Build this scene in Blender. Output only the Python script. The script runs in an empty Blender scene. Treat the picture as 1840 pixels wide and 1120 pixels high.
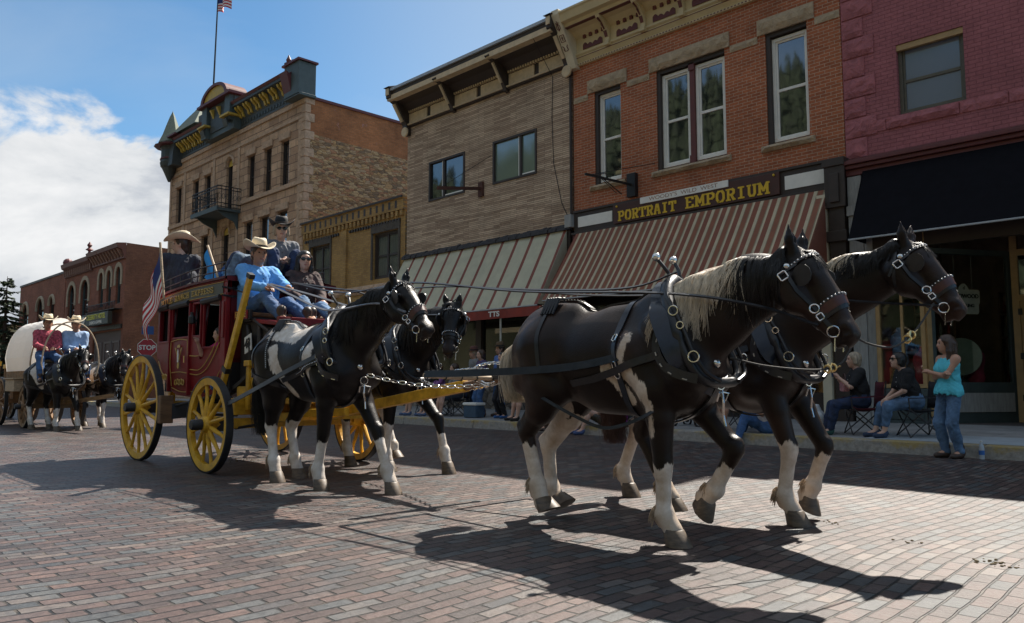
import bpy, bmesh, math, random
import numpy as np
from mathutils import Vector, Matrix
from mathutils.bvhtree import BVHTree
R = math.radians
PI = math.pi
random.seed(7)
rng = np.random.RandomState(7)
sc = bpy.context.scene
COL = sc.collection

# ------------------------------------------------------------------ camera
cam_d = bpy.data.cameras.new('camera')
cam = bpy.data.objects.new('camera', cam_d)
COL.objects.link(cam)
cam_d.sensor_width = 36.0
cam_d.lens = 1415.0 / 1840.0 * 36.0
cam_d.clip_end = 3000
cam_d.clip_start = 0.05
th = R(44.5); pt = math.atan(130 / 1415.0)
fwd = Vector((-math.cos(th) * math.cos(pt), math.sin(th) * math.cos(pt), math.sin(pt)))
cam.location = (0, 0, 1.03)
cam.rotation_euler = fwd.to_track_quat('-Z', 'Y').to_euler()
sc.camera = cam

# ------------------------------------------------------------------ world, sun, exposure
SUN = Vector((-0.17, 0.82, 1.0)).normalized()
elev = math.asin(SUN.z)
azim = math.atan2(SUN.x, SUN.y)
w = bpy.data.worlds.new('World'); sc.world = w; w.use_nodes = True
nt = w.node_tree; nt.nodes.clear()
def N(nt, t, **k):
    n = nt.nodes.new(t)
    for a, b in k.items():
        if a.startswith('i_'):
            n.inputs[a[2:].replace('_', ' ')].default_value = b
        elif a[0] == 'n' and a[1:].isdigit():
            n.inputs[int(a[1:])].default_value = b
        else:
            setattr(n, a, b)
    return n
def L(nt, a, b): nt.links.new(a, b)
def ramp(nt, stops, interp='LINEAR'):
    n = nt.nodes.new('ShaderNodeValToRGB')
    n.color_ramp.interpolation = interp
    el = n.color_ramp.elements
    while len(el) > 1: el.remove(el[-1])
    el[0].position = stops[0][0]; el[0].color = tuple(stops[0][1]) + (1,)
    for p, c in stops[1:]:
        e = el.new(p); e.color = tuple(c) + (1,)
    return n
sky = N(nt, 'ShaderNodeTexSky', sky_type='NISHITA', sun_disc=False, sun_elevation=elev, sun_rotation=azim,
        altitude=1400, air_density=1.0, dust_density=0.25, ozone_density=1.5)
tc = N(nt, 'ShaderNodeTexCoord')
mp = N(nt, 'ShaderNodeMapping'); mp.inputs['Scale'].default_value = (1, 1, 1.9)
L(nt, tc.outputs['Generated'], mp.inputs['Vector'])
nz = N(nt, 'ShaderNodeTexNoise', i_Scale=4.2, i_Detail=10.0, i_Roughness=0.58, i_Distortion=0.35)
mp.inputs['Location'].default_value = (3.3, 1.7, 0.35)
L(nt, mp.outputs[0], nz.inputs['Vector'])
sep = N(nt, 'ShaderNodeSeparateXYZ'); L(nt, tc.outputs['Generated'], sep.inputs[0])
# cumulus bank low over the west end of the street
CL = Vector((-0.945, 0.25, 0.20)).normalized()
dv = N(nt, 'ShaderNodeVectorMath', operation='DOT_PRODUCT'); L(nt, tc.outputs['Generated'], dv.inputs[0]); dv.inputs[1].default_value = CL
bank = N(nt, 'ShaderNodeMapRange', interpolation_type='SMOOTHSTEP', n1=0.90, n2=0.995, n3=-0.10, n4=0.12); L(nt, dv.outputs['Value'], bank.inputs[0])
zf = N(nt, 'ShaderNodeMapRange', n1=0.16, n2=0.38, n3=0.14, n4=-0.20); L(nt, sep.outputs['Z'], zf.inputs[0])
a1 = N(nt, 'ShaderNodeMath', operation='ADD'); L(nt, nz.outputs['Fac'], a1.inputs[0]); L(nt, bank.outputs[0], a1.inputs[1])
a2 = N(nt, 'ShaderNodeMath', operation='ADD'); L(nt, a1.outputs[0], a2.inputs[0]); L(nt, zf.outputs[0], a2.inputs[1])
dens = N(nt, 'ShaderNodeMapRange', interpolation_type='SMOOTHSTEP', n1=0.53, n2=0.63, n3=0.0, n4=0.97); L(nt, a2.outputs[0], dens.inputs[0])
# cloud brightness: second noise, offset, gives lit tops and grey bases
mp2 = N(nt, 'ShaderNodeMapping'); mp2.inputs['Scale'].default_value = (1, 1, 2.2); mp2.inputs['Location'].default_value = (3.3, 1.7, 0.44)
L(nt, tc.outputs['Generated'], mp2.inputs['Vector'])
nz2 = N(nt, 'ShaderNodeTexNoise', i_Scale=3.4, i_Detail=7.0, i_Roughness=0.6, i_Distortion=0.3); L(nt, mp2.outputs[0], nz2.inputs['Vector'])
cc = ramp(nt, [(0.36, (6.2, 6.2, 6.2)), (0.47, (5.2, 5.3, 5.4)), (0.55, (3.7, 3.9, 4.25)), (0.64, (2.5, 2.8, 3.3))])
L(nt, nz2.outputs['Fac'], cc.inputs[0])
# thin high veil
mp3 = N(nt, 'ShaderNodeMapping'); mp3.inputs['Scale'].default_value = (1.2, 1.2, 3.0); mp3.inputs['Location'].default_value = (0.3, 5.1, 0)
L(nt, tc.outputs['Generated'], mp3.inputs['Vector'])
nz3 = N(nt, 'ShaderNodeTexNoise', i_Scale=1.7, i_Detail=6.0, i_Roughness=0.5, i_Distortion=0.6); L(nt, mp3.outputs[0], nz3.inputs['Vector'])
CR = Vector((-0.35, 0.85, 0.45)).normalized()
dr = N(nt, 'ShaderNodeVectorMath', operation='DOT_PRODUCT'); L(nt, tc.outputs['Generated'], dr.inputs[0]); dr.inputs[1].default_value = CR
vr = N(nt, 'ShaderNodeMapRange', interpolation_type='SMOOTHSTEP', n1=0.78, n2=1.0, n3=0.0, n4=0.40); L(nt, dr.outputs['Value'], vr.inputs[0])
v3 = N(nt, 'ShaderNodeMapRange', n1=0.46, n2=0.72, n3=0.0, n4=0.26); L(nt, nz3.outputs['Fac'], v3.inputs[0])
va = N(nt, 'ShaderNodeMath', operation='ADD', use_clamp=True); L(nt, vr.outputs[0], va.inputs[0]); L(nt, v3.outputs[0], va.inputs[1])
hz = N(nt, 'ShaderNodeMapRange', n1=0.0, n2=0.22, n3=0.35, n4=0.0); L(nt, sep.outputs['Z'], hz.inputs[0])
va1 = N(nt, 'ShaderNodeMath', operation='ADD', use_clamp=True); L(nt, va.outputs[0], va1.inputs[0]); L(nt, hz.outputs[0], va1.inputs[1])
oh = N(nt, 'ShaderNodeMapRange', interpolation_type='SMOOTHSTEP', n1=0.46, n2=0.66, n3=0.0, n4=0.5); L(nt, sep.outputs['Z'], oh.inputs[0])   # unseen white veil overhead, added to whiten and lift the fill light
va2 = N(nt, 'ShaderNodeMath', operation='ADD', use_clamp=True); L(nt, va1.outputs[0], va2.inputs[0]); L(nt, oh.outputs[0], va2.inputs[1])
tn = N(nt, 'ShaderNodeMix', data_type='RGBA', blend_type='MULTIPLY', n0=1.0); L(nt, sky.outputs[0], tn.inputs[6]); tn.inputs[7].default_value = (.72, .98, 1.02, 1)
gm = N(nt, 'ShaderNodeMix', data_type='RGBA'); L(nt, va2.outputs[0], gm.inputs[0]); L(nt, tn.outputs[2], gm.inputs[6]); gm.inputs[7].default_value = (5.0, 5.3, 5.4, 1)
m1 = N(nt, 'ShaderNodeMix', data_type='RGBA'); L(nt, dens.outputs[0], m1.inputs[0]); L(nt, gm.outputs[2], m1.inputs[6]); L(nt, cc.outputs[0], m1.inputs[7])
bg = N(nt, 'ShaderNodeBackground', i_Strength=0.078); L(nt, m1.outputs[2], bg.inputs[0])
wo = N(nt, 'ShaderNodeOutputWorld'); L(nt, bg.outputs[0], wo.inputs[0])

sun_d = bpy.data.lights.new('sun', 'SUN'); sun_d.energy = 5.0; sun_d.angle = R(0.53); sun_d.color = (1.0, 0.93, 0.83)
sun = bpy.data.objects.new('sun', sun_d); COL.objects.link(sun)
sun.rotation_euler = SUN.to_track_quat('Z', 'Y').to_euler()
sun.location = (0, 0, 40)
sc.view_settings.view_transform = 'Standard'; sc.view_settings.look = 'None'
sc.view_settings.exposure = 0.92; sc.view_settings.gamma = 1
sc.cycles.max_bounces = 6; sc.cycles.diffuse_bounces = 3; sc.cycles.glossy_bounces = 3; sc.cycles.transmission_bounces = 4
sc.cycles.use_denoising = True

# ------------------------------------------------------------------ materials
MATS = {}
def newmat(name):
    m = bpy.data.materials.new(name); m.use_nodes = True
    t = m.node_tree; t.nodes.clear()
    o = t.nodes.new('ShaderNodeOutputMaterial'); b = t.nodes.new('ShaderNodeBsdfPrincipled')
    t.links.new(b.outputs[0], o.inputs[0])
    MATS[name] = m
    return m, t, b
def objvec(t, scale=(1, 1, 1), axes=None):
    c = t.nodes.new('ShaderNodeTexCoord')
    src = c.outputs['Object']
    if axes:
        s = t.nodes.new('ShaderNodeSeparateXYZ'); t.links.new(src, s.inputs[0])
        q = t.nodes.new('ShaderNodeCombineXYZ')
        for i, a in enumerate(axes):
            t.links.new(s.outputs['XYZ'.index(a)], q.inputs[i])
        src = q.outputs[0]
    m = t.nodes.new('ShaderNodeMapping'); m.inputs['Scale'].default_value = scale
    t.links.new(src, m.inputs[0])
    return m.outputs[0]
def bump(t, b, h, strength=0.3, dist=0.02):
    n = t.nodes.new('ShaderNodeBump'); n.inputs['Strength'].default_value = strength; n.inputs['Distance'].default_value = dist
    t.links.new(h, n.inputs['Height']); t.links.new(n.outputs[0], b.inputs['Normal'])
def mat(name, c, rough=0.6, metal=0.0, var=0.15, scale=6.0, bmp=0.0, stretch=(1, 1, 1), c2=None, spec=0.5, coat=0.0, sheen=0.0):
    if name in MATS: return MATS[name]
    m, t, b = newmat(name)
    v = objvec(t, stretch)
    n = N(t, 'ShaderNodeTexNoise', i_Scale=scale, i_Detail=6.0, i_Roughness=0.6); t.links.new(v, n.inputs['Vector'])
    lo = tuple(x * (1 - var) for x in c); hi = tuple(min(1, x * (1 + var)) for x in (c2 or c))
    r = ramp(t, [(0.32, lo), (0.68, hi)]); t.links.new(n.outputs['Fac'], r.inputs[0])
    t.links.new(r.outputs[0], b.inputs['Base Color'])
    rr = N(t, 'ShaderNodeMapRange', n1=0.3, n2=0.7, n3=max(0.02, rough - 0.08), n4=min(1, rough + 0.08)); t.links.new(n.outputs['Fac'], rr.inputs[0])
    t.links.new(rr.outputs[0], b.inputs['Roughness'])
    b.inputs['Metallic'].default_value = metal
    b.inputs['Specular IOR Level'].default_value = spec
    b.inputs['Coat Weight'].default_value = coat
    b.inputs['Sheen Weight'].default_value = sheen
    if bmp: bump(t, b, n.outputs['Fac'], bmp)
    return m
def brick(name, c1, c2, mortar, bw=0.21, rh=0.075, ms=0.009, axes='XZY', dirt=0.35, bstr=0.5, bdist=0.012, offset=0.5, rough=0.88, squash=1.0, c3=None, stain=None):
    if name in MATS: return MATS[name]
    m, t, b = newmat(name)
    v = objvec(t, axes=axes)
    nd = N(t, 'ShaderNodeTexNoise', i_Scale=2.2, i_Detail=3.0); t.links.new(v, nd.inputs['Vector'])
    ad = N(t, 'ShaderNodeVectorMath', operation='MULTIPLY_ADD'); t.links.new(nd.outputs['Color'], ad.inputs[0]); ad.inputs[1].default_value = (ms * .8,) * 3; t.links.new(v, ad.inputs[2])
    bt = N(t, 'ShaderNodeTexBrick', offset=offset, squash=squash, i_Scale=1.0, i_Mortar_Size=ms, i_Mortar_Smooth=0.25, i_Bias=-0.1, i_Brick_Width=bw, i_Row_Height=rh)
    t.links.new(ad.outputs[0], bt.inputs['Vector'])
    bt.inputs['Color1'].default_value = c1 + (1,); bt.inputs['Color2'].default_value = c2 + (1,); bt.inputs['Mortar'].default_value = mortar + (1,)
    n = N(t, 'ShaderNodeTexNoise', i_Scale=0.7, i_Detail=8.0, i_Roughness=0.65); t.links.new(v, n.inputs['Vector'])
    r = ramp(t, [(0.3, (1 - dirt,) * 3), (0.6, (1, 1, 1)), (0.8, (1 + dirt * .4,) * 3)]); t.links.new(n.outputs['Fac'], r.inputs[0])
    mx = N(t, 'ShaderNodeMix', data_type='RGBA', blend_type='MULTIPLY'); mx.inputs[0].default_value = 1
    t.links.new(bt.outputs['Color'], mx.inputs[6]); t.links.new(r.outputs[0], mx.inputs[7])
    out = mx.outputs[2]
    nf = N(t, 'ShaderNodeTexNoise', i_Scale=14.0, i_Detail=5.0, i_Roughness=0.7); t.links.new(v, nf.inputs['Vector'])
    r2 = ramp(t, [(0.3, (0.78,) * 3), (0.7, (1.15,) * 3)]); t.links.new(nf.outputs['Fac'], r2.inputs[0])
    mx2 = N(t, 'ShaderNodeMix', data_type='RGBA', blend_type='MULTIPLY'); mx2.inputs[0].default_value = 1
    t.links.new(out, mx2.inputs[6]); t.links.new(r2.outputs[0], mx2.inputs[7]); out = mx2.outputs[2]
    if stain:
        ns = N(t, 'ShaderNodeTexNoise', i_Scale=stain[1], i_Detail=9.0, i_Roughness=0.75); t.links.new(v, ns.inputs['Vector'])
        rs = ramp(t, [(stain[2], (0, 0, 0)), (stain[2] + 0.03, (1, 1, 1))]); t.links.new(ns.outputs['Fac'], rs.inputs[0])
        m3 = N(t, 'ShaderNodeMix', data_type='RGBA'); t.links.new(rs.outputs[0], m3.inputs[0]); t.links.new(out, m3.inputs[6]); m3.inputs[7].default_value = stain[0] + (1,)
        out = m3.outputs[2]
    t.links.new(out, b.inputs['Base Color'])
    b.inputs['Roughness'].default_value = rough
    h = N(t, 'ShaderNodeMath', operation='MULTIPLY_ADD'); t.links.new(bt.outputs['Fac'], h.inputs[0]); h.inputs[1].default_value = -1.0
    hm = N(t, 'ShaderNodeMath', operation='MULTIPLY'); t.links.new(nf.outputs['Fac'], hm.inputs[0]); hm.inputs[1].default_value = 0.6
    t.links.new(hm.outputs[0], h.inputs[2])
    bump(t, b, h.outputs[0], bstr, bdist)
    return m
def rubble(name, cols, axes='XZY', sc_=3.2, zs=2.0, bstr=0.9):
    if name in MATS: return MATS[name]
    m, t, b = newmat(name)
    v = objvec(t, scale=(1, zs, 1), axes=axes)
    nd = N(t, 'ShaderNodeTexNoise', i_Scale=3.0, i_Detail=4.0); t.links.new(v, nd.inputs['Vector'])
    ad = N(t, 'ShaderNodeVectorMath', operation='MULTIPLY_ADD'); t.links.new(nd.outputs['Color'], ad.inputs[0]); ad.inputs[1].default_value = (.25,) * 3; t.links.new(v, ad.inputs[2])
    vo = N(t, 'ShaderNodeTexVoronoi', i_Scale=sc_, feature='F1', i_Randomness=0.9); t.links.new(ad.outputs[0], vo.inputs['Vector'])
    ve = N(t, 'ShaderNodeTexVoronoi', i_Scale=sc_, feature='DISTANCE_TO_EDGE', i_Randomness=0.9); t.links.new(ad.outputs[0], ve.inputs['Vector'])
    sp = N(t, 'ShaderNodeSeparateColor'); t.links.new(vo.outputs['Color'], sp.inputs[0])
    r = ramp(t, [(i / len(cols), c) for i, c in enumerate(cols)], 'CONSTANT'); t.links.new(sp.outputs[0], r.inputs[0])
    nf = N(t, 'ShaderNodeTexNoise', i_Scale=9.0, i_Detail=7.0, i_Roughness=0.7); t.links.new(v, nf.inputs['Vector'])
    r2 = ramp(t, [(0.3, (0.6,) * 3), (0.7, (1.25,) * 3)]); t.links.new(nf.outputs['Fac'], r2.inputs[0])
    mx = N(t, 'ShaderNodeMix', data_type='RGBA', blend_type='MULTIPLY'); mx.inputs[0].default_value = 1
    t.links.new(r.outputs[0], mx.inputs[6]); t.links.new(r2.outputs[0], mx.inputs[7])
    re = ramp(t, [(0.02, (0.55, 0.50, 0.46)), (0.06, (1, 1, 1))]); t.links.new(ve.outputs['Distance'], re.inputs[0])
    m2 = N(t, 'ShaderNodeMix', data_type='RGBA', blend_type='MULTIPLY'); m2.inputs[0].default_value = 1
    t.links.new(mx.outputs[2], m2.inputs[6]); t.links.new(re.outputs[0], m2.inputs[7])
    t.links.new(m2.outputs[2], b.inputs['Base Color']); b.inputs['Roughness'].default_value = 0.9
    h = N(t, 'ShaderNodeMath', operation='MINIMUM'); t.links.new(ve.outputs['Distance'], h.inputs[0]); h.inputs[1].default_value = 0.15
    h2 = N(t, 'ShaderNodeMath', operation='MULTIPLY_ADD'); t.links.new(nf.outputs['Fac'], h2.inputs[0]); h2.inputs[1].default_value = 0.12; t.links.new(h.outputs[0], h2.inputs[2])
    bump(t, b, h2.outputs[0], bstr, 0.25)
    return m
def rock(name, c, var=0.25):
    if name in MATS: return MATS[name]
    m, t, b = newmat(name)
    v = objvec(t)
    n = N(t, 'ShaderNodeTexNoise', i_Scale=5.0, i_Detail=9.0, i_Roughness=0.62, i_Distortion=0.7); t.links.new(v, n.inputs['Vector'])
    r = ramp(t, [(0.3, tuple(x * (1 - var) for x in c)), (0.7, tuple(x * (1 + var) for x in c))]); t.links.new(n.outputs['Fac'], r.inputs[0])
    t.links.new(r.outputs[0], b.inputs['Base Color']); b.inputs['Roughness'].default_value = 0.9
    bump(t, b, n.outputs['Fac'], 1.0, 0.09)
    return m
def glass(name, c=(0.012, 0.014, 0.016), rough=0.03, spec=0.9, wob=0.007):
    if name in MATS: return MATS[name]
    m, t, b = newmat(name)
    b.inputs['Base Color'].default_value = c + (1,)
    b.inputs['Roughness'].default_value = rough; b.inputs['Specular IOR Level'].default_value = spec; b.inputs['IOR'].default_value = 2.1
    v = objvec(t); n = N(t, 'ShaderNodeTexNoise', i_Scale=1.3, i_Detail=2.0); t.links.new(v, n.inputs['Vector'])
    bump(t, b, n.outputs['Fac'], wob, 0.2)
    return m

# ------------------------------------------------------------------ object helpers
def org(p):
    while p is not None and p.parent is not None: p = p.parent
    return p.location.copy() if p is not None else Vector((0, 0, 0))
def T(name, label, cat, loc=(0, 0, 0), rz=0.0, group=None, scale=1.0):
    o = bpy.data.objects.new(name, None); COL.objects.link(o)
    o.empty_display_size = 0.2
    o.location = loc; o.rotation_euler = (0, 0, rz); o.scale = (scale,) * 3
    o['label'] = label; o['category'] = cat
    if group: o['group'] = group
    return o
def tag(o, label=None, cat=None, group=None, kind=None):
    if label: o['label'] = label
    if cat: o['category'] = cat
    if group: o['group'] = group
    if kind: o['kind'] = kind
    return o
SPLIT = {'bracket', 'buckle', 'lintel', 'sill', 'belt_course', 'window_casing', 'window_surround', 'fascia_panel', 'awning_side', 'hinge', 'pilaster', 'pilaster_', 'shop_window', 'window', 'stall_riser', 'sign_knob', 'pavilion_bracket', 'finial', 'chain', 'hoop', 'shutter', 'corbel_ornament', 'dark_trim', 'side_rail', 'globe'}
class MB:
    def __init__(s): s.v = []; s.f = []; s.m = []; s.cur = 0
    def add(s, vs, fs):
        n = len(s.v); s.v.extend([tuple(p) for p in vs]); s.f.extend([tuple(i + n for i in q) for q in fs]); s.m.extend([s.cur] * len(fs)); return s
    def box(s, x0, x1, y0, y1, z0, z1, M=None):
        vs = [Vector((x, y, z)) for z in (z0, z1) for y in (y0, y1) for x in (x0, x1)]
        if M is not None: vs = [M @ p for p in vs]
        return s.add(vs, [(0, 2, 3, 1), (4, 5, 7, 6), (0, 1, 5, 4), (2, 6, 7, 3), (0, 4, 6, 2), (1, 3, 7, 5)])
    def beam(s, a, b, w, h=None, up=(0, 0, 1)):
        h = h or w; a = Vector(a); b = Vector(b); d = (b - a).normalized(); u = Vector(up)
        if abs(d.dot(u)) > 0.98: u = Vector((1, 0, 0))
        r = d.cross(u).normalized() * w / 2; u = r.cross(d).normalized() * h / 2
        vs = [p + i * r + j * u for p in (a, b) for i, j in ((-1, -1), (1, -1), (1, 1), (-1, 1))]
        return s.add(vs, [(3, 2, 1, 0), (4, 5, 6, 7), (0, 1, 5, 4), (1, 2, 6, 5), (2, 3, 7, 6), (3, 0, 4, 7)])
    def tube(s, pts, r, n=8, caps=True, closed=False, flat=1.0):
        pts = [Vector(p) for p in pts]; k = len(pts)
        rs = r if isinstance(r, (list, tuple)) else [r] * k
        prev = None; vs = []; fs = []
        for i, p in enumerate(pts):
            if closed: d = pts[(i + 1) % k] - pts[i - 1]
            else: d = (pts[min(i + 1, k - 1)] - pts[max(i - 1, 0)])
            if d.length < 1e-9: d = Vector((0, 0, 1))
            d.normalize()
            if prev is None:
                u = Vector((0, 0, 1)) if abs(d.z) < 0.9 else Vector((1, 0, 0))
                u = (u - d * u.dot(d)).normalized()
            else:
                u = prev - d * prev.dot(d)
                u = u.normalized() if u.length > 1e-6 else d.orthogonal().normalized()
            prev = u; v = d.cross(u)
            for j in range(n):
                a = 2 * PI * j / n
                vs.append(p + (u * math.cos(a) + v * math.sin(a) * flat) * rs[i])
        m = k if closed else k - 1
        for i in range(m):
            for j in range(n):
                a = i * n + j; b = i * n + (j + 1) % n; c = ((i + 1) % k) * n + (j + 1) % n; d_ = ((i + 1) % k) * n + j
                fs.append((a, b, c, d_))
        if caps and not closed:
            fs.append(tuple(range(n - 1, -1, -1))); fs.append(tuple((k - 1) * n + j for j in range(n)))
        return s.add(vs, fs)
    def ribbon(s, pts, nrm, w, t=0.006):
        pts = [Vector(p) for p in pts]; k = len(pts); vs = []; fs = []
        for i, p in enumerate(pts):
            d = (pts[min(i + 1, k - 1)] - pts[max(i - 1, 0)])
            d = d.normalized() if d.length > 1e-9 else Vector((1, 0, 0))
            n = Vector(nrm[i]); n = (n - d * n.dot(d))
            n = n.normalized() if n.length > 1e-6 else d.orthogonal().normalized()
            sd = d.cross(n) * w / 2
            vs += [p - sd, p + sd, p + sd + n * t, p - sd + n * t]
        for i in range(k - 1):
            for j in range(4):
                a = i * 4 + j; b = i * 4 + (j + 1) % 4
                fs.append((a, b, b + 4, a + 4))
        fs.append((3, 2, 1, 0)); fs.append(tuple(4 * (k - 1) + j for j in range(4)))
        return s.add(vs, fs)
    def lathe(s, prof, c=(0, 0, 0), axis='Z', n=24, M=None):
        ring_ = len(prof) > 3 and prof[0] == prof[-1]
        # prof: (r, h)
        vs = []; fs = []; k = len(prof); c = Vector(c)
        for r, h in prof:
            for j in range(n):
                a = 2 * PI * j / n; x, y = r * math.cos(a), r * math.sin(a)
                p = Vector((x, y, h)) if axis == 'Z' else (Vector((x, h, y)) if axis == 'Y' else Vector((h, x, y)))
                vs.append((M @ p if M is not None else p) + c)
        for i in range(k - 1):
            for j in range(n):
                fs.append((i * n + j, i * n + (j + 1) % n, (i + 1) * n + (j + 1) % n, (i + 1) * n + j))
        if prof[0][0] > 1e-6 and not ring_: fs.append(tuple(range(n - 1, -1, -1)))
        if prof[-1][0] > 1e-6 and not ring_: fs.append(tuple((k - 1) * n + j for j in range(n)))
        return s.add(vs, fs)
    def sph(s, c, r, n=10, sx=1, sy=1, sz=1):
        m = max(4, n // 2 + 1)
        prof = [(math.sin(PI * i / m), -math.cos(PI * i / m)) for i in range(m + 1)]
        vs = []; fs = []
        for a, h in prof:
            for j in range(n):
                q = 2 * PI * j / n
                vs.append((c[0] + r * sx * a * math.cos(q), c[1] + r * sy * a * math.sin(q), c[2] + r * sz * h))
        for i in range(m):
            for j in range(n):
                fs.append((i * n + j, i * n + (j + 1) % n, (i + 1) * n + (j + 1) % n, (i + 1) * n + j))
        return s.add(vs, fs)
    def prism(s, poly, a0, a1, plane='XZ'):
        # poly in plane, extruded along the remaining axis a0..a1
        def P(u, v, q):
            return {'XZ': (u, q, v), 'YZ': (q, u, v), 'XY': (u, v, q)}[plane]
        n = len(poly)
        vs = [P(u, v, a0) for u, v in poly] + [P(u, v, a1) for u, v in poly]
        fs = [tuple(range(n)), tuple(range(2 * n - 1, n - 1, -1))] + [(i, i + n, (i + 1) % n + n, (i + 1) % n) for i in range(n)]
        return s.add(vs, fs)
    def build(s, name, m, parent=None, smooth=False, rel=True, bevel=0.0, sub=0, auto=True):
        if name in SPLIT and not isinstance(m, (list, tuple)) and parent is not None:
            par = list(range(len(s.v)))
            def fd(i):
                while par[i] != i: par[i] = par[par[i]]; i = par[i]
                return i
            for f in s.f:
                for q in f[1:]: par[fd(q)] = fd(f[0])
            gr = {}
            for f in s.f: gr.setdefault(fd(f[0]), []).append(f)
            if 1 < len(gr) <= 60:
                for fs in gr.values():
                    k = MB(); mp_ = {}
                    for f in fs:
                        for i in f:
                            if i not in mp_: mp_[i] = len(k.v); k.v.append(s.v[i])
                        k.f.append(tuple(mp_[i] for i in f)); k.m.append(0)
                    o = k.build_(name, m, parent, smooth, rel, bevel, auto)
                return o
        return s.build_(name, m, parent, smooth, rel, bevel, auto)
    def build_(s, name, m, parent=None, smooth=False, rel=True, bevel=0.0, auto=True):
        me = bpy.data.meshes.new(name)
        o_ = org(parent) if (rel and parent is not None) else Vector((0, 0, 0))
        me.from_pydata([(p[0] - o_.x, p[1] - o_.y, p[2] - o_.z) for p in s.v], [], s.f)
        ms = m if isinstance(m, (list, tuple)) else [m]
        for q in ms: me.materials.append(q)
        if len(ms) > 1: me.polygons.foreach_set('material_index', s.m)
        bm = bmesh.new(); bm.from_mesh(me); bmesh.ops.recalc_face_normals(bm, faces=bm.faces)
        bm.to_mesh(me); bm.free()
        if smooth: me.polygons.foreach_set('use_smooth', [True] * len(me.polygons))
        me.update()
        ob = bpy.data.objects.new(name, me); COL.objects.link(ob)
        if parent is not None: ob.parent = parent
        if smooth and auto:
            md = ob.modifiers.new('wn', 'WEIGHTED_NORMAL') if False else None
            me.set_sharp_from_angle(angle=R(38))
        if bevel:
            b = ob.modifiers.new('bevel', 'BEVEL'); b.width = bevel; b.segments = 2; b.limit_method = 'ANGLE'; b.angle_limit = R(40)
        return ob
def lerp(a, b, t): return a + (b - a) * t
def resample(pts, step):
    pts = [Vector(p) for p in pts]; out = []
    for a, b in zip(pts, pts[1:]):
        n = max(1, int((b - a).length / step))
        for i in range(n): out.append(a.lerp(b, i / n))
    out.append(pts[-1]); return out
def catmull(pts, n=6):
    pts = [Vector(p) for p in pts]; P = [pts[0] * 2 - pts[1]] + pts + [pts[-1] * 2 - pts[-2]]; out = []
    for i in range(1, len(P) - 2):
        a, b, c, d = P[i - 1:i + 3]
        for j in range(n):
            t = j / n
            out.append(0.5 * ((2 * b) + (c - a) * t + (2 * a - 5 * b + 4 * c - d) * t * t + (3 * b - a - 3 * c + d) * t ** 3))
    out.append(pts[-1]); return out
def sag(a, b, drop, n=10):
    a = Vector(a); b = Vector(b)
    return [a.lerp(b, i / n) - Vector((0, 0, drop * 4 * (i / n) * (1 - i / n))) for i in range(n + 1)]

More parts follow.
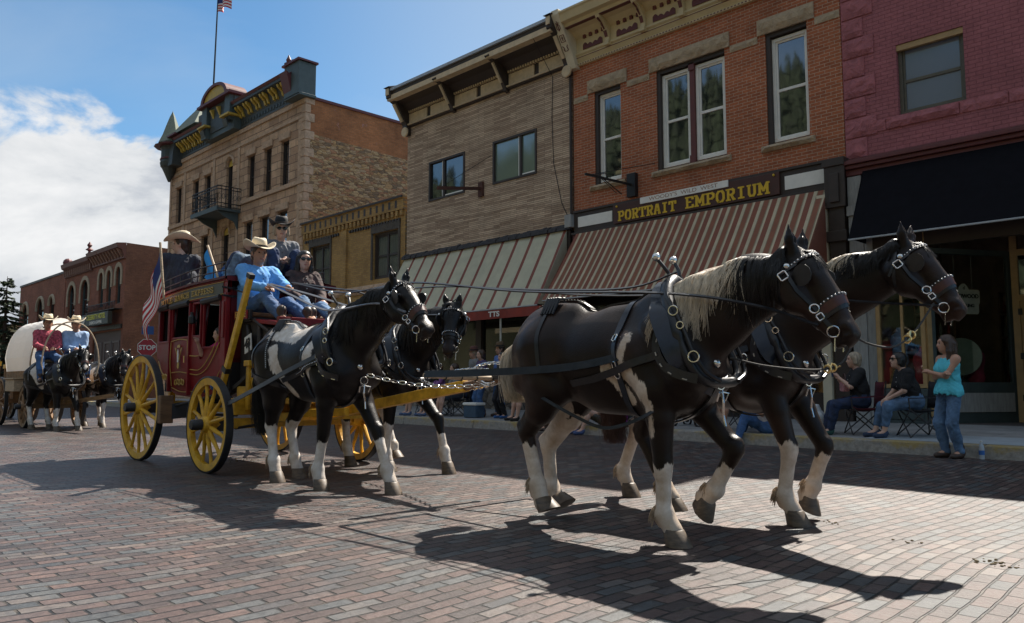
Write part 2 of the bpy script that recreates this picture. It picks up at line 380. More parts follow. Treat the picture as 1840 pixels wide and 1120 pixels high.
# ------------------------------------------------------------------ implicit surfaces (one continuous skin)
def rc(a, b, ra, rb=None, k=0.04, sy=1.0, sub=False): return ('c', tuple(a), tuple(b), ra, ra if rb is None else rb, k, sy, sub)
def el(c, r, k=0.05, sub=False): return ('e', tuple(c), tuple(r), 0, 0, k, 1.0, sub)
def surfnet(prims, vox, noise=None):
    lo = np.array([1e9] * 3); hi = -lo
    for p in prims:
        if p[7]: continue
        if p[0] == 'c': pts = [(np.array(p[1]), p[3]), (np.array(p[2]), p[4])]
        else: pts = [(np.array(p[1]), np.array(p[2]))]
        for c, r in pts: lo = np.minimum(lo, c - r); hi = np.maximum(hi, c + r)
    lo -= vox * 3 + .012; hi += vox * 3 + .012
    n = np.ceil((hi - lo) / vox).astype(int) + 1
    ax = [lo[i] + vox * np.arange(n[i]) for i in range(3)]
    f = np.full(n, 0.5, dtype=np.float32)
    for p in prims:
        k = p[5]; m = k + vox * 2
        if p[0] == 'c':
            a = np.array(p[1]); b = np.array(p[2]); l2 = np.minimum(a - p[3], b - p[4]) - m; h2 = np.maximum(a + p[3], b + p[4]) + m
        else:
            a = np.array(p[1]); r = np.array(p[2]); l2 = a - r - m; h2 = a + r + m
        i0 = np.clip(np.floor((l2 - lo) / vox).astype(int), 0, n - 1); i1 = np.clip(np.ceil((h2 - lo) / vox).astype(int) + 1, 1, n)
        X = ax[0][i0[0]:i1[0], None, None]; Y = ax[1][None, i0[1]:i1[1], None]; Z = ax[2][None, None, i0[2]:i1[2]]
        if X.size == 0 or Y.size == 0 or Z.size == 0: continue
        if p[0] == 'c':
            ba = b - a; L2 = max(1e-9, float(ba @ ba))
            h = np.clip(((X - a[0]) * ba[0] + (Y - a[1]) * ba[1] + (Z - a[2]) * ba[2]) / L2, 0, 1)
            sy = p[6]
            d = np.sqrt((X - a[0] - h * ba[0]) ** 2 + ((Y - a[1] - h * ba[1]) / sy) ** 2 + (Z - a[2] - h * ba[2]) ** 2) - (p[3] + (p[4] - p[3]) * h)
            if sy != 1.0: d = d * min(1, sy ** 0.5)
        else:
            q0 = np.sqrt(((X - a[0]) / r[0]) ** 2 + ((Y - a[1]) / r[1]) ** 2 + ((Z - a[2]) / r[2]) ** 2)
            q1 = np.sqrt(((X - a[0]) / r[0] ** 2) ** 2 + ((Y - a[1]) / r[1] ** 2) ** 2 + ((Z - a[2]) / r[2] ** 2) ** 2) + 1e-6
            d = q0 * (q0 - 1) / q1
        g = f[i0[0]:i1[0], i0[1]:i1[1], i0[2]:i1[2]]
        if p[7]:
            hh = np.maximum(k - np.abs(g + d), 0) / max(k, 1e-6)
            r_ = np.maximum(g, -d) + hh * hh * k * 0.25
        else:
            hh = np.maximum(k - np.abs(g - d), 0) / max(k, 1e-6)
            r_ = np.minimum(g, d) - hh * hh * k * 0.25
        f[i0[0]:i1[0], i0[1]:i1[1], i0[2]:i1[2]] = r_
    if noise is not None:
        f = f + noise(ax[0][:, None, None], ax[1][None, :, None], ax[2][None, None, :]).astype(np.float32)
    s = f < 0
    # cells with sign change
    c = [s[i:n[0] - 1 + i, j:n[1] - 1 + j, k_:n[2] - 1 + k_] for i in (0, 1) for j in (0, 1) for k_ in (0, 1)]
    anyc = np.logical_or.reduce(c); allc = np.logical_and.reduce(c)
    act = anyc & ~allc
    idx = np.argwhere(act)
    vid = np.full(act.shape, -1, dtype=np.int64); vid[act] = np.arange(len(idx))
    acc = np.zeros((len(idx), 3)); cnt = np.zeros(len(idx))
    cor = [(i, j, k_) for i in (0, 1) for j in (0, 1) for k_ in (0, 1)]
    for p_ in cor:
        for d_ in range(3):
            if p_[d_]: continue
            q_ = list(p_); q_[d_] = 1
            fa = f[idx[:, 0] + p_[0], idx[:, 1] + p_[1], idx[:, 2] + p_[2]]; fb = f[idx[:, 0] + q_[0], idx[:, 1] + q_[1], idx[:, 2] + q_[2]]
            mk = (fa < 0) != (fb < 0)
            t = np.where(mk, fa / np.where(fa == fb, 1, fa - fb), 0)
            P = np.array(p_, dtype=float)[None, :].repeat(len(idx), 0); P[:, d_] += t
            acc[mk] += P[mk]; cnt[mk] += 1
    V = lo + vox * (idx + acc / np.maximum(cnt, 1)[:, None])
    F = []
    for d_ in range(3):
        e = [1, 2] if d_ == 0 else ([2, 0] if d_ == 1 else [0, 1])
        sl0 = [slice(None)] * 3; sl1 = [slice(None)] * 3
        sl0[d_] = slice(0, n[d_] - 1); sl1[d_] = slice(1, n[d_])
        for q in e: sl0[q] = slice(1, n[q] - 1); sl1[q] = slice(1, n[q] - 1)
        A = s[tuple(sl0)]; B = s[tuple(sl1)]
        for sign in (0, 1):
            mm = (A & ~B) if sign == 0 else (~A & B)
            w_ = np.argwhere(mm)
            if not len(w_): continue
            for q in e: w_[:, q] += 1
            def g(o1, o2):
                u = w_.copy(); u[:, e[0]] -= o1; u[:, e[1]] -= o2
                return vid[u[:, 0], u[:, 1], u[:, 2]]
            quad = np.stack([g(1, 1), g(0, 1), g(0, 0), g(1, 0)], 1)
            F.append(quad if sign == 0 else quad[:, ::-1])
    F = np.concatenate(F)
    F = F[(F >= 0).all(1)]
    return V, F
def meshobj(name, V, F, mats, parent=None, smooth=True, attr=None):
    me = bpy.data.meshes.new(name)
    me.vertices.add(len(V)); me.vertices.foreach_set('co', np.asarray(V, dtype=np.float32).ravel())
    me.loops.add(len(F) * 4); me.loops.foreach_set('vertex_index', np.asarray(F, dtype=np.int32).ravel())
    me.polygons.add(len(F)); me.polygons.foreach_set('loop_start', np.arange(0, len(F) * 4, 4, dtype=np.int32))
    me.polygons.foreach_set('loop_total', np.full(len(F), 4, dtype=np.int32))
    me.update(calc_edges=True); me.validate()
    if smooth: me.polygons.foreach_set('use_smooth', [True] * len(me.polygons))
    for m in (mats if isinstance(mats, (list, tuple)) else [mats]): me.materials.append(m)
    for an, av in (attr or {}).items():
        a = me.attributes.new(an, 'FLOAT', 'POINT'); a.data.foreach_set('value', np.asarray(av, dtype=np.float32))
    ob = bpy.data.objects.new(name, me); COL.objects.link(ob)
    if parent is not None: ob.parent = parent
    return ob
def copy_tree(o, parent=None):
    c = o.copy(); COL.objects.link(c)
    if parent is not None: c.parent = parent
    for ch in list(o.children): copy_tree(ch, c)
    return c

# ------------------------------------------------------------------ lettering
GL = {
 'A': [[(0.12, 0), (0.42, 1), (0.58, 1), (0.88, 0)], [(0.25, .36), (0.75, .36)], [(0, 0), (.3, 0)], [(.7, 0), (1, 0)]],
 'C': [[(.92, .72), (.9, .9), (.6, 1), (.3, .92), (.12, .7), (.12, .3), (.3, .08), (.6, 0), (.92, .2)]],
 'E': [[(.2, 0), (.2, 1)], [(0, 1), (.9, 1), (.9, .8)], [(0, 0), (.92, 0), (.92, .22)], [(.2, .52), (.65, .52)]],
 'H': [[(.2, 0), (.2, 1)], [(.8, 0), (.8, 1)], [(.2, .5), (.8, .5)], [(0, 0), (.38, 0)], [(.62, 0), (1, 0)], [(0, 1), (.38, 1)], [(.62, 1), (1, 1)]],
 'I': [[(.5, 0), (.5, 1)], [(.2, 0), (.8, 0)], [(.2, 1), (.8, 1)]],
 'L': [[(.2, 0), (.2, 1)], [(0, 1), (.45, 1)], [(0, 0), (.92, 0), (.92, .26)]],
 'M': [[(.14, 0), (.14, 1), (.5, .3), (.86, 1), (.86, 0)], [(-.04, 0), (.32, 0)], [(.68, 0), (1.04, 0)], [(-.04, 1), (.14, 1)], [(.86, 1), (1.04, 1)]],
 'N': [[(.18, 0), (.18, 1), (.82, 0), (.82, 1)], [(0, 0), (.36, 0)], [(.64, 1), (1, 1)], [(0, 1), (.18, 1)]],
 'O': [[(.3, 0), (.1, .25), (.1, .75), (.3, 1), (.7, 1), (.9, .75), (.9, .25), (.7, 0), (.3, 0)]],
 'P': [[(.22, 0), (.22, 1)], [(0, 0), (.46, 0)], [(0, 1), (.7, 1), (.9, .85), (.9, .6), (.7, .46), (.22, .46)]],
 'R': [[(.22, 0), (.22, 1)], [(0, 0), (.44, 0)], [(0, 1), (.7, 1), (.88, .86), (.88, .64), (.7, .5), (.22, .5)], [(.55, .5), (.85, 0), (1, 0)]],
 'S': [[(.88, .78), (.7, 1), (.28, 1), (.1, .8), (.2, .58), (.8, .42), (.9, .2), (.72, 0), (.28, 0), (.1, .22)]],
 'T': [[(.5, 0), (.5, 1)], [(.25, 0), (.75, 0)], [(.03, .76), (.03, 1), (.97, 1), (.97, .76)]],
 'U': [[(.18, 1), (.18, .22), (.35, 0), (.65, 0), (.82, .22), (.82, 1)], [(0, 1), (.36, 1)], [(.64, 1), (1, 1)]],
 'X': [[(.1, 0), (.9, 1)], [(.1, 1), (.9, 0)], [(0, 0), (.28, 0)], [(.72, 0), (1, 0)], [(0, 1), (.28, 1)], [(.72, 1), (1, 1)]],
}
def slab(mb, text, x0, x1, z0, z1, y, th=0.16, dep=0.012, gap=0.22, spacew=0.7):
    """slab-serif letters in the XZ plane facing -Y, drawn as strokes"""
    n = sum(spacew if c == ' ' else (1.15 if c in 'MW' else 1.0) for c in text) + gap * (len(text) - 1)
    u = (x1 - x0) / n; h = z1 - z0; t = th * h; x = x0; kk = 0
    for ch in text:
        if ch == ' ': x += (spacew + gap) * u; continue
        wd = u * (1.15 if ch in 'MW' else 1.0)
        for pl in GL[ch]:
            for (a, b), (c, d) in zip(pl, pl[1:]):
                ax_, az, bx, bz = x + a * wd, z0 + t / 2 + b * (h - t), x + c * wd, z0 + t / 2 + d * (h - t)
                dx, dz = bx - ax_, bz - az; ln = math.hypot(dx, dz) or 1; dx /= ln; dz /= ln
                e = t * .42; ax_ -= dx * e * .5; az -= dz * e * .5; bx += dx * e * .5; bz += dz * e * .5
                tt = t * (0.62 if abs(dx) > 0.95 else 1.0) / 2
                kk += 1; yy = y - dep - (kk % 7) * 0.0006
                mb.prism([(ax_ + dz * tt, az - dx * tt), (bx + dz * tt, bz - dx * tt), (bx - dz * tt, bz + dx * tt), (ax_ - dz * tt, az + dx * tt)], yy, y)
        x += wd + gap * u
def text(name, s, size, m, parent, origin, u=(1, 0, 0), v=(0, 0, 1), ext=0.004, bold=0.0, align='CENTER', sx=1.0, rel=True):
    cu = bpy.data.curves.new(name, 'FONT'); cu.body = s; cu.size = size; cu.extrude = ext; cu.offset = bold
    cu.align_x = align; cu.align_y = 'CENTER'
    tmp = bpy.data.objects.new('tmp', cu)
    me = bpy.data.meshes.new_from_object(tmp)
    U = Vector(u).normalized(); V = Vector(v).normalized(); W = U.cross(V)
    o_ = org(parent) if (rel and parent is not None) else Vector((0, 0, 0))
    for q in me.vertices:
        c = q.co.copy(); q.co = Vector(origin) - o_ + U * c.x * sx + V * c.y + W * c.z
    bpy.data.objects.remove(tmp); bpy.data.curves.remove(cu)
    me.name = name; me.materials.clear(); me.materials.append(m)
    ob = bpy.data.objects.new(name, me); COL.objects.link(ob)
    if parent is not None: ob.parent = parent
    return ob

# ------------------------------------------------------------------ street surface
def paving():
    m, t, b = newmat('brick_paving')
    c = t.nodes.new('ShaderNodeTexCoord'); s = t.nodes.new('ShaderNodeSeparateXYZ'); t.links.new(c.outputs['Object'], s.inputs[0])
    q = t.nodes.new('ShaderNodeCombineXYZ'); t.links.new(s.outputs['Y'], q.inputs[0]); t.links.new(s.outputs['X'], q.inputs[1])
    n1 = N(t, 'ShaderNodeTexNoise', i_Scale=0.22, i_Detail=2.0); t.links.new(q.outputs[0], n1.inputs['Vector'])
    n2 = N(t, 'ShaderNodeTexNoise', i_Scale=4.5, i_Detail=3.0); t.links.new(q.outputs[0], n2.inputs['Vector'])
    a = N(t, 'ShaderNodeVectorMath', operation='MULTIPLY_ADD'); t.links.new(n1.outputs['Color'], a.inputs[0]); a.inputs[1].default_value = (0.5, 0.75, 0); t.links.new(q.outputs[0], a.inputs[2])
    a2 = N(t, 'ShaderNodeVectorMath', operation='MULTIPLY_ADD'); t.links.new(n2.outputs['Color'], a2.inputs[0]); a2.inputs[1].default_value = (0.030, 0.022, 0); t.links.new(a.outputs[0], a2.inputs[2])
    BW, RH = 0.212, 0.094
    bt = N(t, 'ShaderNodeTexBrick', offset=0.5, i_Scale=1.0, i_Mortar_Size=0.0084, i_Mortar_Smooth=0.5, i_Brick_Width=BW, i_Row_Height=RH)
    t.links.new(a2.outputs[0], bt.inputs['Vector'])
    sp = t.nodes.new('ShaderNodeSeparateXYZ'); t.links.new(a2.outputs[0], sp.inputs[0])
    def mth(op, x, y=None):
        k = N(t, 'ShaderNodeMath', operation=op)
        for i, z in enumerate((x, y)):
            if z is None: continue
            if isinstance(z, (int, float)): k.inputs[i].default_value = z
            else: t.links.new(z, k.inputs[i])
        return k.outputs[0]
    row = mth('FLOOR', mth('DIVIDE', sp.outputs['Y'], RH))
    odd = mth('FLOORED_MODULO', row, 2.0)
    off = mth('MULTIPLY', mth('SUBTRACT', 1.0, odd), 0.5)
    colm = mth('FLOOR', mth('ADD', mth('DIVIDE', sp.outputs['X'], BW), off))
    cb = t.nodes.new('ShaderNodeCombineXYZ'); t.links.new(row, cb.inputs[0]); t.links.new(colm, cb.inputs[1])
    wn = N(t, 'ShaderNodeTexWhiteNoise', noise_dimensions='2D'); t.links.new(cb.outputs[0], wn.inputs['Vector'])
    npz = N(t, 'ShaderNodeTexNoise', i_Scale=0.5, i_Detail=5.0, i_Roughness=0.6); t.links.new(q.outputs[0], npz.inputs['Vector'])
    mixv = mth('ADD', mth('MULTIPLY', wn.outputs['Value'], 0.86), mth('MULTIPLY', mth('SUBTRACT', npz.outputs['Fac'], 0.36), 0.9))
    r = ramp(t, [(0.05, (0.034, 0.028, 0.028)), (0.22, (0.094, 0.058, 0.050)), (0.40, (0.052, 0.040, 0.038)), (0.58, (0.122, 0.078, 0.066)), (0.74, (0.050, 0.054, 0.058)), (0.88, (0.084, 0.086, 0.086)), (1.0, (0.150, 0.115, 0.098))])
    t.links.new(mixv, r.inputs[0])
    nf = N(t, 'ShaderNodeTexNoise', i_Scale=26.0, i_Detail=8.0, i_Roughness=0.72); t.links.new(q.outputs[0], nf.inputs['Vector'])
    r2 = ramp(t, [(0.28, (0.55,) * 3), (0.5, (1.0,) * 3), (0.75, (1.45,) * 3)]); t.links.new(nf.outputs['Fac'], r2.inputs[0])
    mx = N(t, 'ShaderNodeMix', data_type='RGBA', blend_type='MULTIPLY'); mx.inputs[0].default_value = 1; t.links.new(r.outputs[0], mx.inputs[6]); t.links.new(r2.outputs[0], mx.inputs[7])
    # dusty wheel tracks and stains with their own shape
    ns = N(t, 'ShaderNodeTexNoise', i_Scale=1.1, i_Detail=8.0, i_Roughness=0.7); t.links.new(q.outputs[0], ns.inputs['Vector'])
    rs = ramp(t, [(0.30, (0.55, 0.54, 0.55)), (0.42, (.85, .84, .84)), (0.55, (1, 1, 1)), (0.72, (1.35, 1.27, 1.15))]); t.links.new(ns.outputs['Fac'], rs.inputs[0])
    mx2 = N(t, 'ShaderNodeMix', data_type='RGBA', blend_type='MULTIPLY'); mx2.inputs[0].default_value = 1; t.links.new(mx.outputs[2], mx2.inputs[6]); t.links.new(rs.outputs[0], mx2.inputs[7])
    # joints: dark with sandy bits
    nj = N(t, 'ShaderNodeTexNoise', i_Scale=7.0, i_Detail=4.0); t.links.new(q.outputs[0], nj.inputs['Vector'])
    rj = ramp(t, [(0.50, (0.008, 0.007, 0.0065)), (0.72, (0.12, 0.095, 0.07))]); t.links.new(nj.outputs['Fac'], rj.inputs[0])
    m3 = N(t, 'ShaderNodeMix', data_type='RGBA'); t.links.new(bt.outputs['Fac'], m3.inputs[0]); t.links.new(mx2.outputs[2], m3.inputs[6]); t.links.new(rj.outputs[0], m3.inputs[7])
    t.links.new(m3.outputs[2], b.inputs['Base Color'])
    rr = N(t, 'ShaderNodeMapRange', n1=0.3, n2=0.7, n3=0.36, n4=0.66); t.links.new(nf.outputs['Fac'], rr.inputs[0]); t.links.new(rr.outputs[0], b.inputs['Roughness'])
    h = mth('ADD', mth('MULTIPLY', bt.outputs['Fac'], -1.0), mth('ADD', mth('MULTIPLY', nf.outputs['Fac'], 0.35), mth('MULTIPLY', wn.outputs['Value'], 0.35)))
    bump(t, b, h, 1.0, 0.022)
    return m
asphalt = mat('asphalt', (0.05, 0.05, 0.052), 0.9, var=0.3, scale=9)
g = MB(); g.add([(-900, -700, -.03), (700, -700, -.03), (700, 700, -.03), (-900, 700, -.03)], [(0, 1, 2, 3)])
tag(g.build('ground', mat('dirt', (0.11, 0.10, 0.085), 0.95, var=0.3, scale=.4)), kind='structure')
g = MB()
nx, ny = 40, 8
for i in range(nx):
    for j in range(ny):
        x0, x1 = lerp(-130, 40, i / nx), lerp(-130, 40, (i + 1) / nx); y0, y1 = lerp(-9, 12.36, j / ny), lerp(-9, 12.36, (j + 1) / ny)
        g.add([(x0, y0, 0), (x1, y0, 0), (x1, y1, 0), (x0, y1, 0)], [(0, 1, 2, 3)])
g.add([(-48.6, 12.36, 0), (-42.6, 12.36, 0), (-42.6, 60, 0), (-48.6, 60, 0)], [(0, 1, 2, 3)])
tag(g.build('road', paving()), kind='structure')

def kerbmat():
    m, t, b = newmat('kerb_stone')
    v = objvec(t)
    n = N(t, 'ShaderNodeTexNoise', i_Scale=2.6, i_Detail=9.0, i_Roughness=0.75); t.links.new(v, n.inputs['Vector'])
    n2 = N(t, 'ShaderNodeTexNoise', i_Scale=18.0, i_Detail=6.0, i_Roughness=0.7); t.links.new(v, n2.inputs['Vector'])
    r0 = ramp(t, [(0.3, (0.20, 0.18, 0.155)), (0.7, (0.36, 0.34, 0.30))]); t.links.new(n2.outputs['Fac'], r0.inputs[0])
    s = t.nodes.new('ShaderNodeSeparateXYZ'); t.links.new(v, s.inputs[0])
    zz = N(t, 'ShaderNodeMapRange', n1=0.02, n2=0.17, n3=-0.10, n4=0.12); t.links.new(s.outputs['Z'], zz.inputs[0])
    ad = N(t, 'ShaderNodeMath', operation='ADD'); t.links.new(n.outputs['Fac'], ad.inputs[0]); t.links.new(zz.outputs[0], ad.inputs[1])
    rm = ramp(t, [(0.53, (0, 0, 0)), (0.68, (0.7,) * 3)]); t.links.new(ad.outputs[0], rm.inputs[0])
    mx = N(t, 'ShaderNodeMix', data_type='RGBA'); t.links.new(rm.outputs[0], mx.inputs[0]); t.links.new(r0.outputs[0], mx.inputs[6]); mx.inputs[7].default_value = (0.36, 0.25, 0.05, 1)
    t.links.new(mx.outputs[2], b.inputs['Base Color']); b.inputs['Roughness'].default_value = 0.85
    bump(t, b, n2.outputs['Fac'], 0.6)
    return m
km = kerbmat()
conc = mat('concrete', (0.27, 0.265, 0.26), 0.85, var=0.22, scale=2.5, bmp=0.1)
conc_p = mat('concrete_patch', (0.33, 0.37, 0.40), 0.8, var=0.1, scale=5)
def kerb_run(x0, x1):
    mb = MB(); x = x0
    while x < x1 - .01:
        L_ = min(2.4 + (hash(round(x)) % 5) * 0.1, x1 - x)
        mb.prism([(12.36, -.02), (12.40, .175), (12.60, .186), (12.60, -.02)], x + .008, x + L_ - .008, 'YZ')
        x += L_
    return mb.build('kerb', km, bevel=0.012)
def walk_run(x0, x1):
    mb = MB(); x = x0
    while x < x1 - .01:
        L_ = min(1.85, x1 - x)
        for y0, y1 in ((12.605, 14.25), (14.258, 16.0)):
            z = lambda y: .18 + (y - 12.6) * .034
            mb.prism([(y0, -.02), (y0, z(y0)), (y1, z(y1)), (y1, -.02)], x + .004, x + L_ - .004, 'YZ')
        x += L_
    return mb.build('pavement', conc)
for a, b_ in ((-42.4, 12), (-90, -48.8)):
    tag(kerb_run(a, b_), kind='structure'); tag(walk_run(a, b_), kind='structure')
g = MB(); g.add([(-5.0, 12.62, .186), (-2.4, 12.62, .186), (-2.4, 13.7, .226), (-5.0, 13.7, .226)], [(0, 1, 2, 3)])
tag(g.build('pavement_patch', conc_p), kind='structure')
# the valley side across the street, only mirrored in the upper windows
def hills():
    mb = MB(); nx_, ny_ = 90, 26; V = []
    for j in range(ny_ + 1):
        for i in range(nx_ + 1):
            x = lerp(-220, 200, i / nx_); f = j / ny_; y = -34 - f * 90
            h = 62 * (f ** 0.85) + 4 * math.sin(x * .05) * f + 2.5 * math.sin(x * .13 + 2) * f
            V.append((x, y, h - .5))
    for j in range(ny_):
        for i in range(nx_):
            a = j * (nx_ + 1) + i; mb.f.append((a, a + 1, a + nx_ + 2, a + nx_ + 1)); mb.m.append(0)
    mb.v = V
    return mb.build('hills', mat('hillside', (0.10, 0.095, 0.05), 0.95, var=0.5, scale=.15), smooth=True, auto=False)
tag(hills(), kind='structure')
def forest():
    mb = MB()
    for _ in range(4200):
        x = random.uniform(-190, 170); f = random.random() ** .8; y = -36 - f * 86
        h0 = 62 * (f ** 0.85) + 4 * math.sin(x * .05) * f + 2.5 * math.sin(x * .13 + 2) * f - .7
        H = random.uniform(5, 10); r = H * .2
        for k in range(3):
            z0 = h0 + H * (.12 + .27 * k); rr = r * (1 - .28 * k); a0 = random.random() * 6
            n = 6; vs = [(x + rr * random.uniform(.7, 1.2) * math.cos(a0 + 2 * PI * q / n), y + rr * random.uniform(.7, 1.2) * math.sin(a0 + 2 * PI * q / n), z0) for q in range(n)] + [(x, y, z0 + H * .42)]
            mb.add(vs, [(q, (q + 1) % n, n) for q in range(n)])
    return mb.build('far_forest', mat('pine_far', (0.028, 0.04, 0.018), 0.95, var=0.5, scale=.4))
tag(forest(), kind='stuff')

# ------------------------------------------------------------------ buildings
M_ = {}
M_['red_brick'] = brick('red_brick', (0.50, 0.150, 0.062), (0.36, 0.105, 0.045), (0.52, 0.36, 0.25), bw=0.225, rh=0.072, ms=0.0075)
M_['maroon'] = brick('maroon_paint', (0.42, 0.145, 0.16), (0.385, 0.13, 0.145), (0.28, 0.092, 0.105), bw=0.24, rh=0.078, ms=0.008, dirt=0.3, bstr=0.6, stain=((0.50, 0.36, 0.30), 7.0, 0.735))
M_['tan_stone'] = brick('stacked_stone', (0.72, 0.54, 0.38), (0.36, 0.24, 0.16), (0.18, 0.12, 0.085), bw=0.7, rh=0.055, ms=0.005, dirt=0.3, bstr=0.9, offset=0.37)
M_['yellow_brick'] = brick('yellow_brick', (0.52, 0.31, 0.10), (0.40, 0.225, 0.075), (0.30, 0.22, 0.13), bw=0.22, rh=0.072, ms=0.006)
M_['stone'] = brick('pink_stone', (0.74, 0.48, 0.30), (0.48, 0.29, 0.18), (0.28, 0.18, 0.12), bw=0.78, rh=0.34, ms=0.016, dirt=0.4, bstr=1.0, bdist=0.07, offset=0.43)
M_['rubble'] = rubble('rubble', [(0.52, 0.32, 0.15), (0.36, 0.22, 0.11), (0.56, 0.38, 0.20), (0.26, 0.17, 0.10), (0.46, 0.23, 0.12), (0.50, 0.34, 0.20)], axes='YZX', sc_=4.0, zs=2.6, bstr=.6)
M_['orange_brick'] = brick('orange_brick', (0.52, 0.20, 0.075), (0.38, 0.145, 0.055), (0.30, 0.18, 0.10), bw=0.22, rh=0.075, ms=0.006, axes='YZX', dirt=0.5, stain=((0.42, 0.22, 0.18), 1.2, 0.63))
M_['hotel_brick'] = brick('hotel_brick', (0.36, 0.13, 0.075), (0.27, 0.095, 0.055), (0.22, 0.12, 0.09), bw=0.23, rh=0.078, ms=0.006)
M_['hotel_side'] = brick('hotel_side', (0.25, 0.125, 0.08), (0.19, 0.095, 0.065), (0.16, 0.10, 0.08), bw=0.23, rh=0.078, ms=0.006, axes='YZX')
M_['side_brick'] = brick('side_brick', (0.25, 0.10, 0.06), (0.19, 0.08, 0.05), (0.22, 0.15, 0.1), axes='YZX')
cream = mat('cream_paint', (0.60, 0.48, 0.27), 0.55, var=0.08, scale=3)
cream2 = mat('pale_cream_paint', (0.66, 0.58, 0.42), 0.55, var=0.08, scale=3)
maroon_p = mat('maroon_trim', (0.13, 0.035, 0.03), 0.5, var=0.12)
dkred = mat('dark_red_trim', (0.13, 0.035, 0.035), 0.55, var=0.15)
dkbrown = mat('dark_brown_paint', (0.045, 0.032, 0.026), 0.55, var=0.2)
blackm = mat('black_iron', (0.012, 0.012, 0.013), 0.5, var=0.3)
white_p = mat('white_paint', (0.82, 0.80, 0.74), 0.5, var=0.06)
limest = rock('rough_limestone', (0.47, 0.36, 0.24))
maroon_rock = rock('painted_rock', (0.40, 0.138, 0.152), 0.22)
stone_trim = rock('pink_stone_trim', (0.54, 0.37, 0.25))
dkstone = rock('dark_stone', (0.10, 0.085, 0.07))
greenp = mat('dark_green_paint', (0.055, 0.075, 0.075), 0.5, var=0.15)
tealp = mat('teal_grey_paint', (0.075, 0.10, 0.10), 0.55, var=0.15)
mustard = mat('mustard_paint', (0.55, 0.37, 0.06), 0.55, var=0.12)
lead = mat('lead_flashing', (0.42, 0.44, 0.46), 0.5, var=0.15, metal=.2)
gl = glass('window_glass'); gl_s = glass('shop_window_glass', (0.01, 0.01, 0.011), 0.12, 0.22); gl_g = glass('greenish_glass', (0.16, 0.21, 0.17), 0.06, 0.8)
curtain = mat('curtain', (0.22, 0.21, 0.19), 0.9, var=0.25, scale=3, stretch=(8, 8, .3))
tanp = mat('tan_paint', (0.42, 0.27, 0.12), 0.5, var=0.12)
greyp = mat('weathered_grey_paint', (0.33, 0.33, 0.32), 0.7, var=0.2, scale=8, stretch=(3, 3, .5))
asph_roof = mat('tar_roof', (0.04, 0.04, 0.04), 0.9)
FY = 16.0
def wallh(mb, x0, x1, z0, z1, holes, Y=FY, dep=0.24):
    xs = sorted({x0, x1, *[h[0] for h in holes], *[h[1] for h in holes]}); zs = sorted({z0, z1, *[h[2] for h in holes], *[h[3] for h in holes]})
    for a, b in zip(xs, xs[1:]):
        for c, d in zip(zs, zs[1:]):
            mx, mz = (a + b) / 2, (c + d) / 2
            if any(h[0] < mx < h[1] and h[2] < mz < h[3] for h in holes): continue
            mb.add([(a, Y, c), (b, Y, c), (b, Y, d), (a, Y, d)], [(0, 1, 2, 3)])
    for h in holes:
        a, b, c, d = h
        mb.add([(a, Y, c), (a, Y + dep, c), (a, Y + dep, d), (a, Y, d)], [(0, 1, 2, 3)]); mb.add([(b, Y, c), (b, Y, d), (b, Y + dep, d), (b, Y + dep, c)], [(0, 1, 2, 3)])
        mb.add([(a, Y, d), (a, Y + dep, d), (b, Y + dep, d), (b, Y, d)], [(0, 1, 2, 3)]); mb.add([(a, Y, c), (b, Y, c), (b, Y + dep, c), (a, Y + dep, c)], [(0, 1, 2, 3)])
def shell(mb, x0, x1, z1, depth, Y=FY, side_l=True, side_r=True, zroof=None):
    zr = zroof or z1 - .3
    mb.add([(x0, Y + depth, 0), (x1, Y + depth, 0), (x1, Y + depth, z1), (x0, Y + depth, z1)], [(0, 1, 2, 3)])
    if side_l: mb.add([(x0, Y, 0), (x0, Y, z1), (x0, Y + depth, z1), (x0, Y + depth, 0)], [(0, 1, 2, 3)])
    if side_r: mb.add([(x1, Y, 0), (x1, Y + depth, 0), (x1, Y + depth, z1), (x1, Y, z1)], [(0, 1, 2, 3)])
def roofp(parent, x0, x1, zr, depth, Y=FY):
    mb = MB(); mb.box(x0 + .05, x1 - .05, Y + .3, Y + depth - .02, zr - .15, zr); return mb.build('roof', asph_roof, parent)
def frame(mb, x0, x1, z0, z1, y0, y1, w):
    mb.box(x0, x1, y0, y1, z0, z0 + w); mb.box(x0, x1, y0, y1, z1 - w, z1); mb.box(x0, x0 + w, y0, y1, z0 + w, z1 - w); mb.box(x1 - w, x1, y0, y1, z0 + w, z1 - w)
def sash(parent, x0, x1, z0, z1, Y, fm, gm, w=0.06, rail=None, mull=(), inner=True, mid_mat=None):
    """double-hung window: frame > pane"""
    mb = MB(); frame(mb, x0, x1, z0, z1, Y, Y + .12, w)
    if inner: frame(mb, x0 + w, x1 - w, z0 + w, z1 - w, Y + .04, Y + .10, w * .6)
    if rail: mb.box(x0 + w * 1.6, x1 - w * 1.6, Y + .035, Y + .085, rail - w * .45, rail + w * .45)
    for m_ in mull: mb.box(m_ - w * .5, m_ + w * .5, Y + .02, Y + .09, z0 + w, z1 - w)
    f = mb.build('window', fm, parent, bevel=.004)
    p = MB(); p.box(x0 + w * .5, x1 - w * .5, Y + .066, Y + .078, z0 + w * .5, z1 - w * .5); p.build('pane', gm, f)
    return f
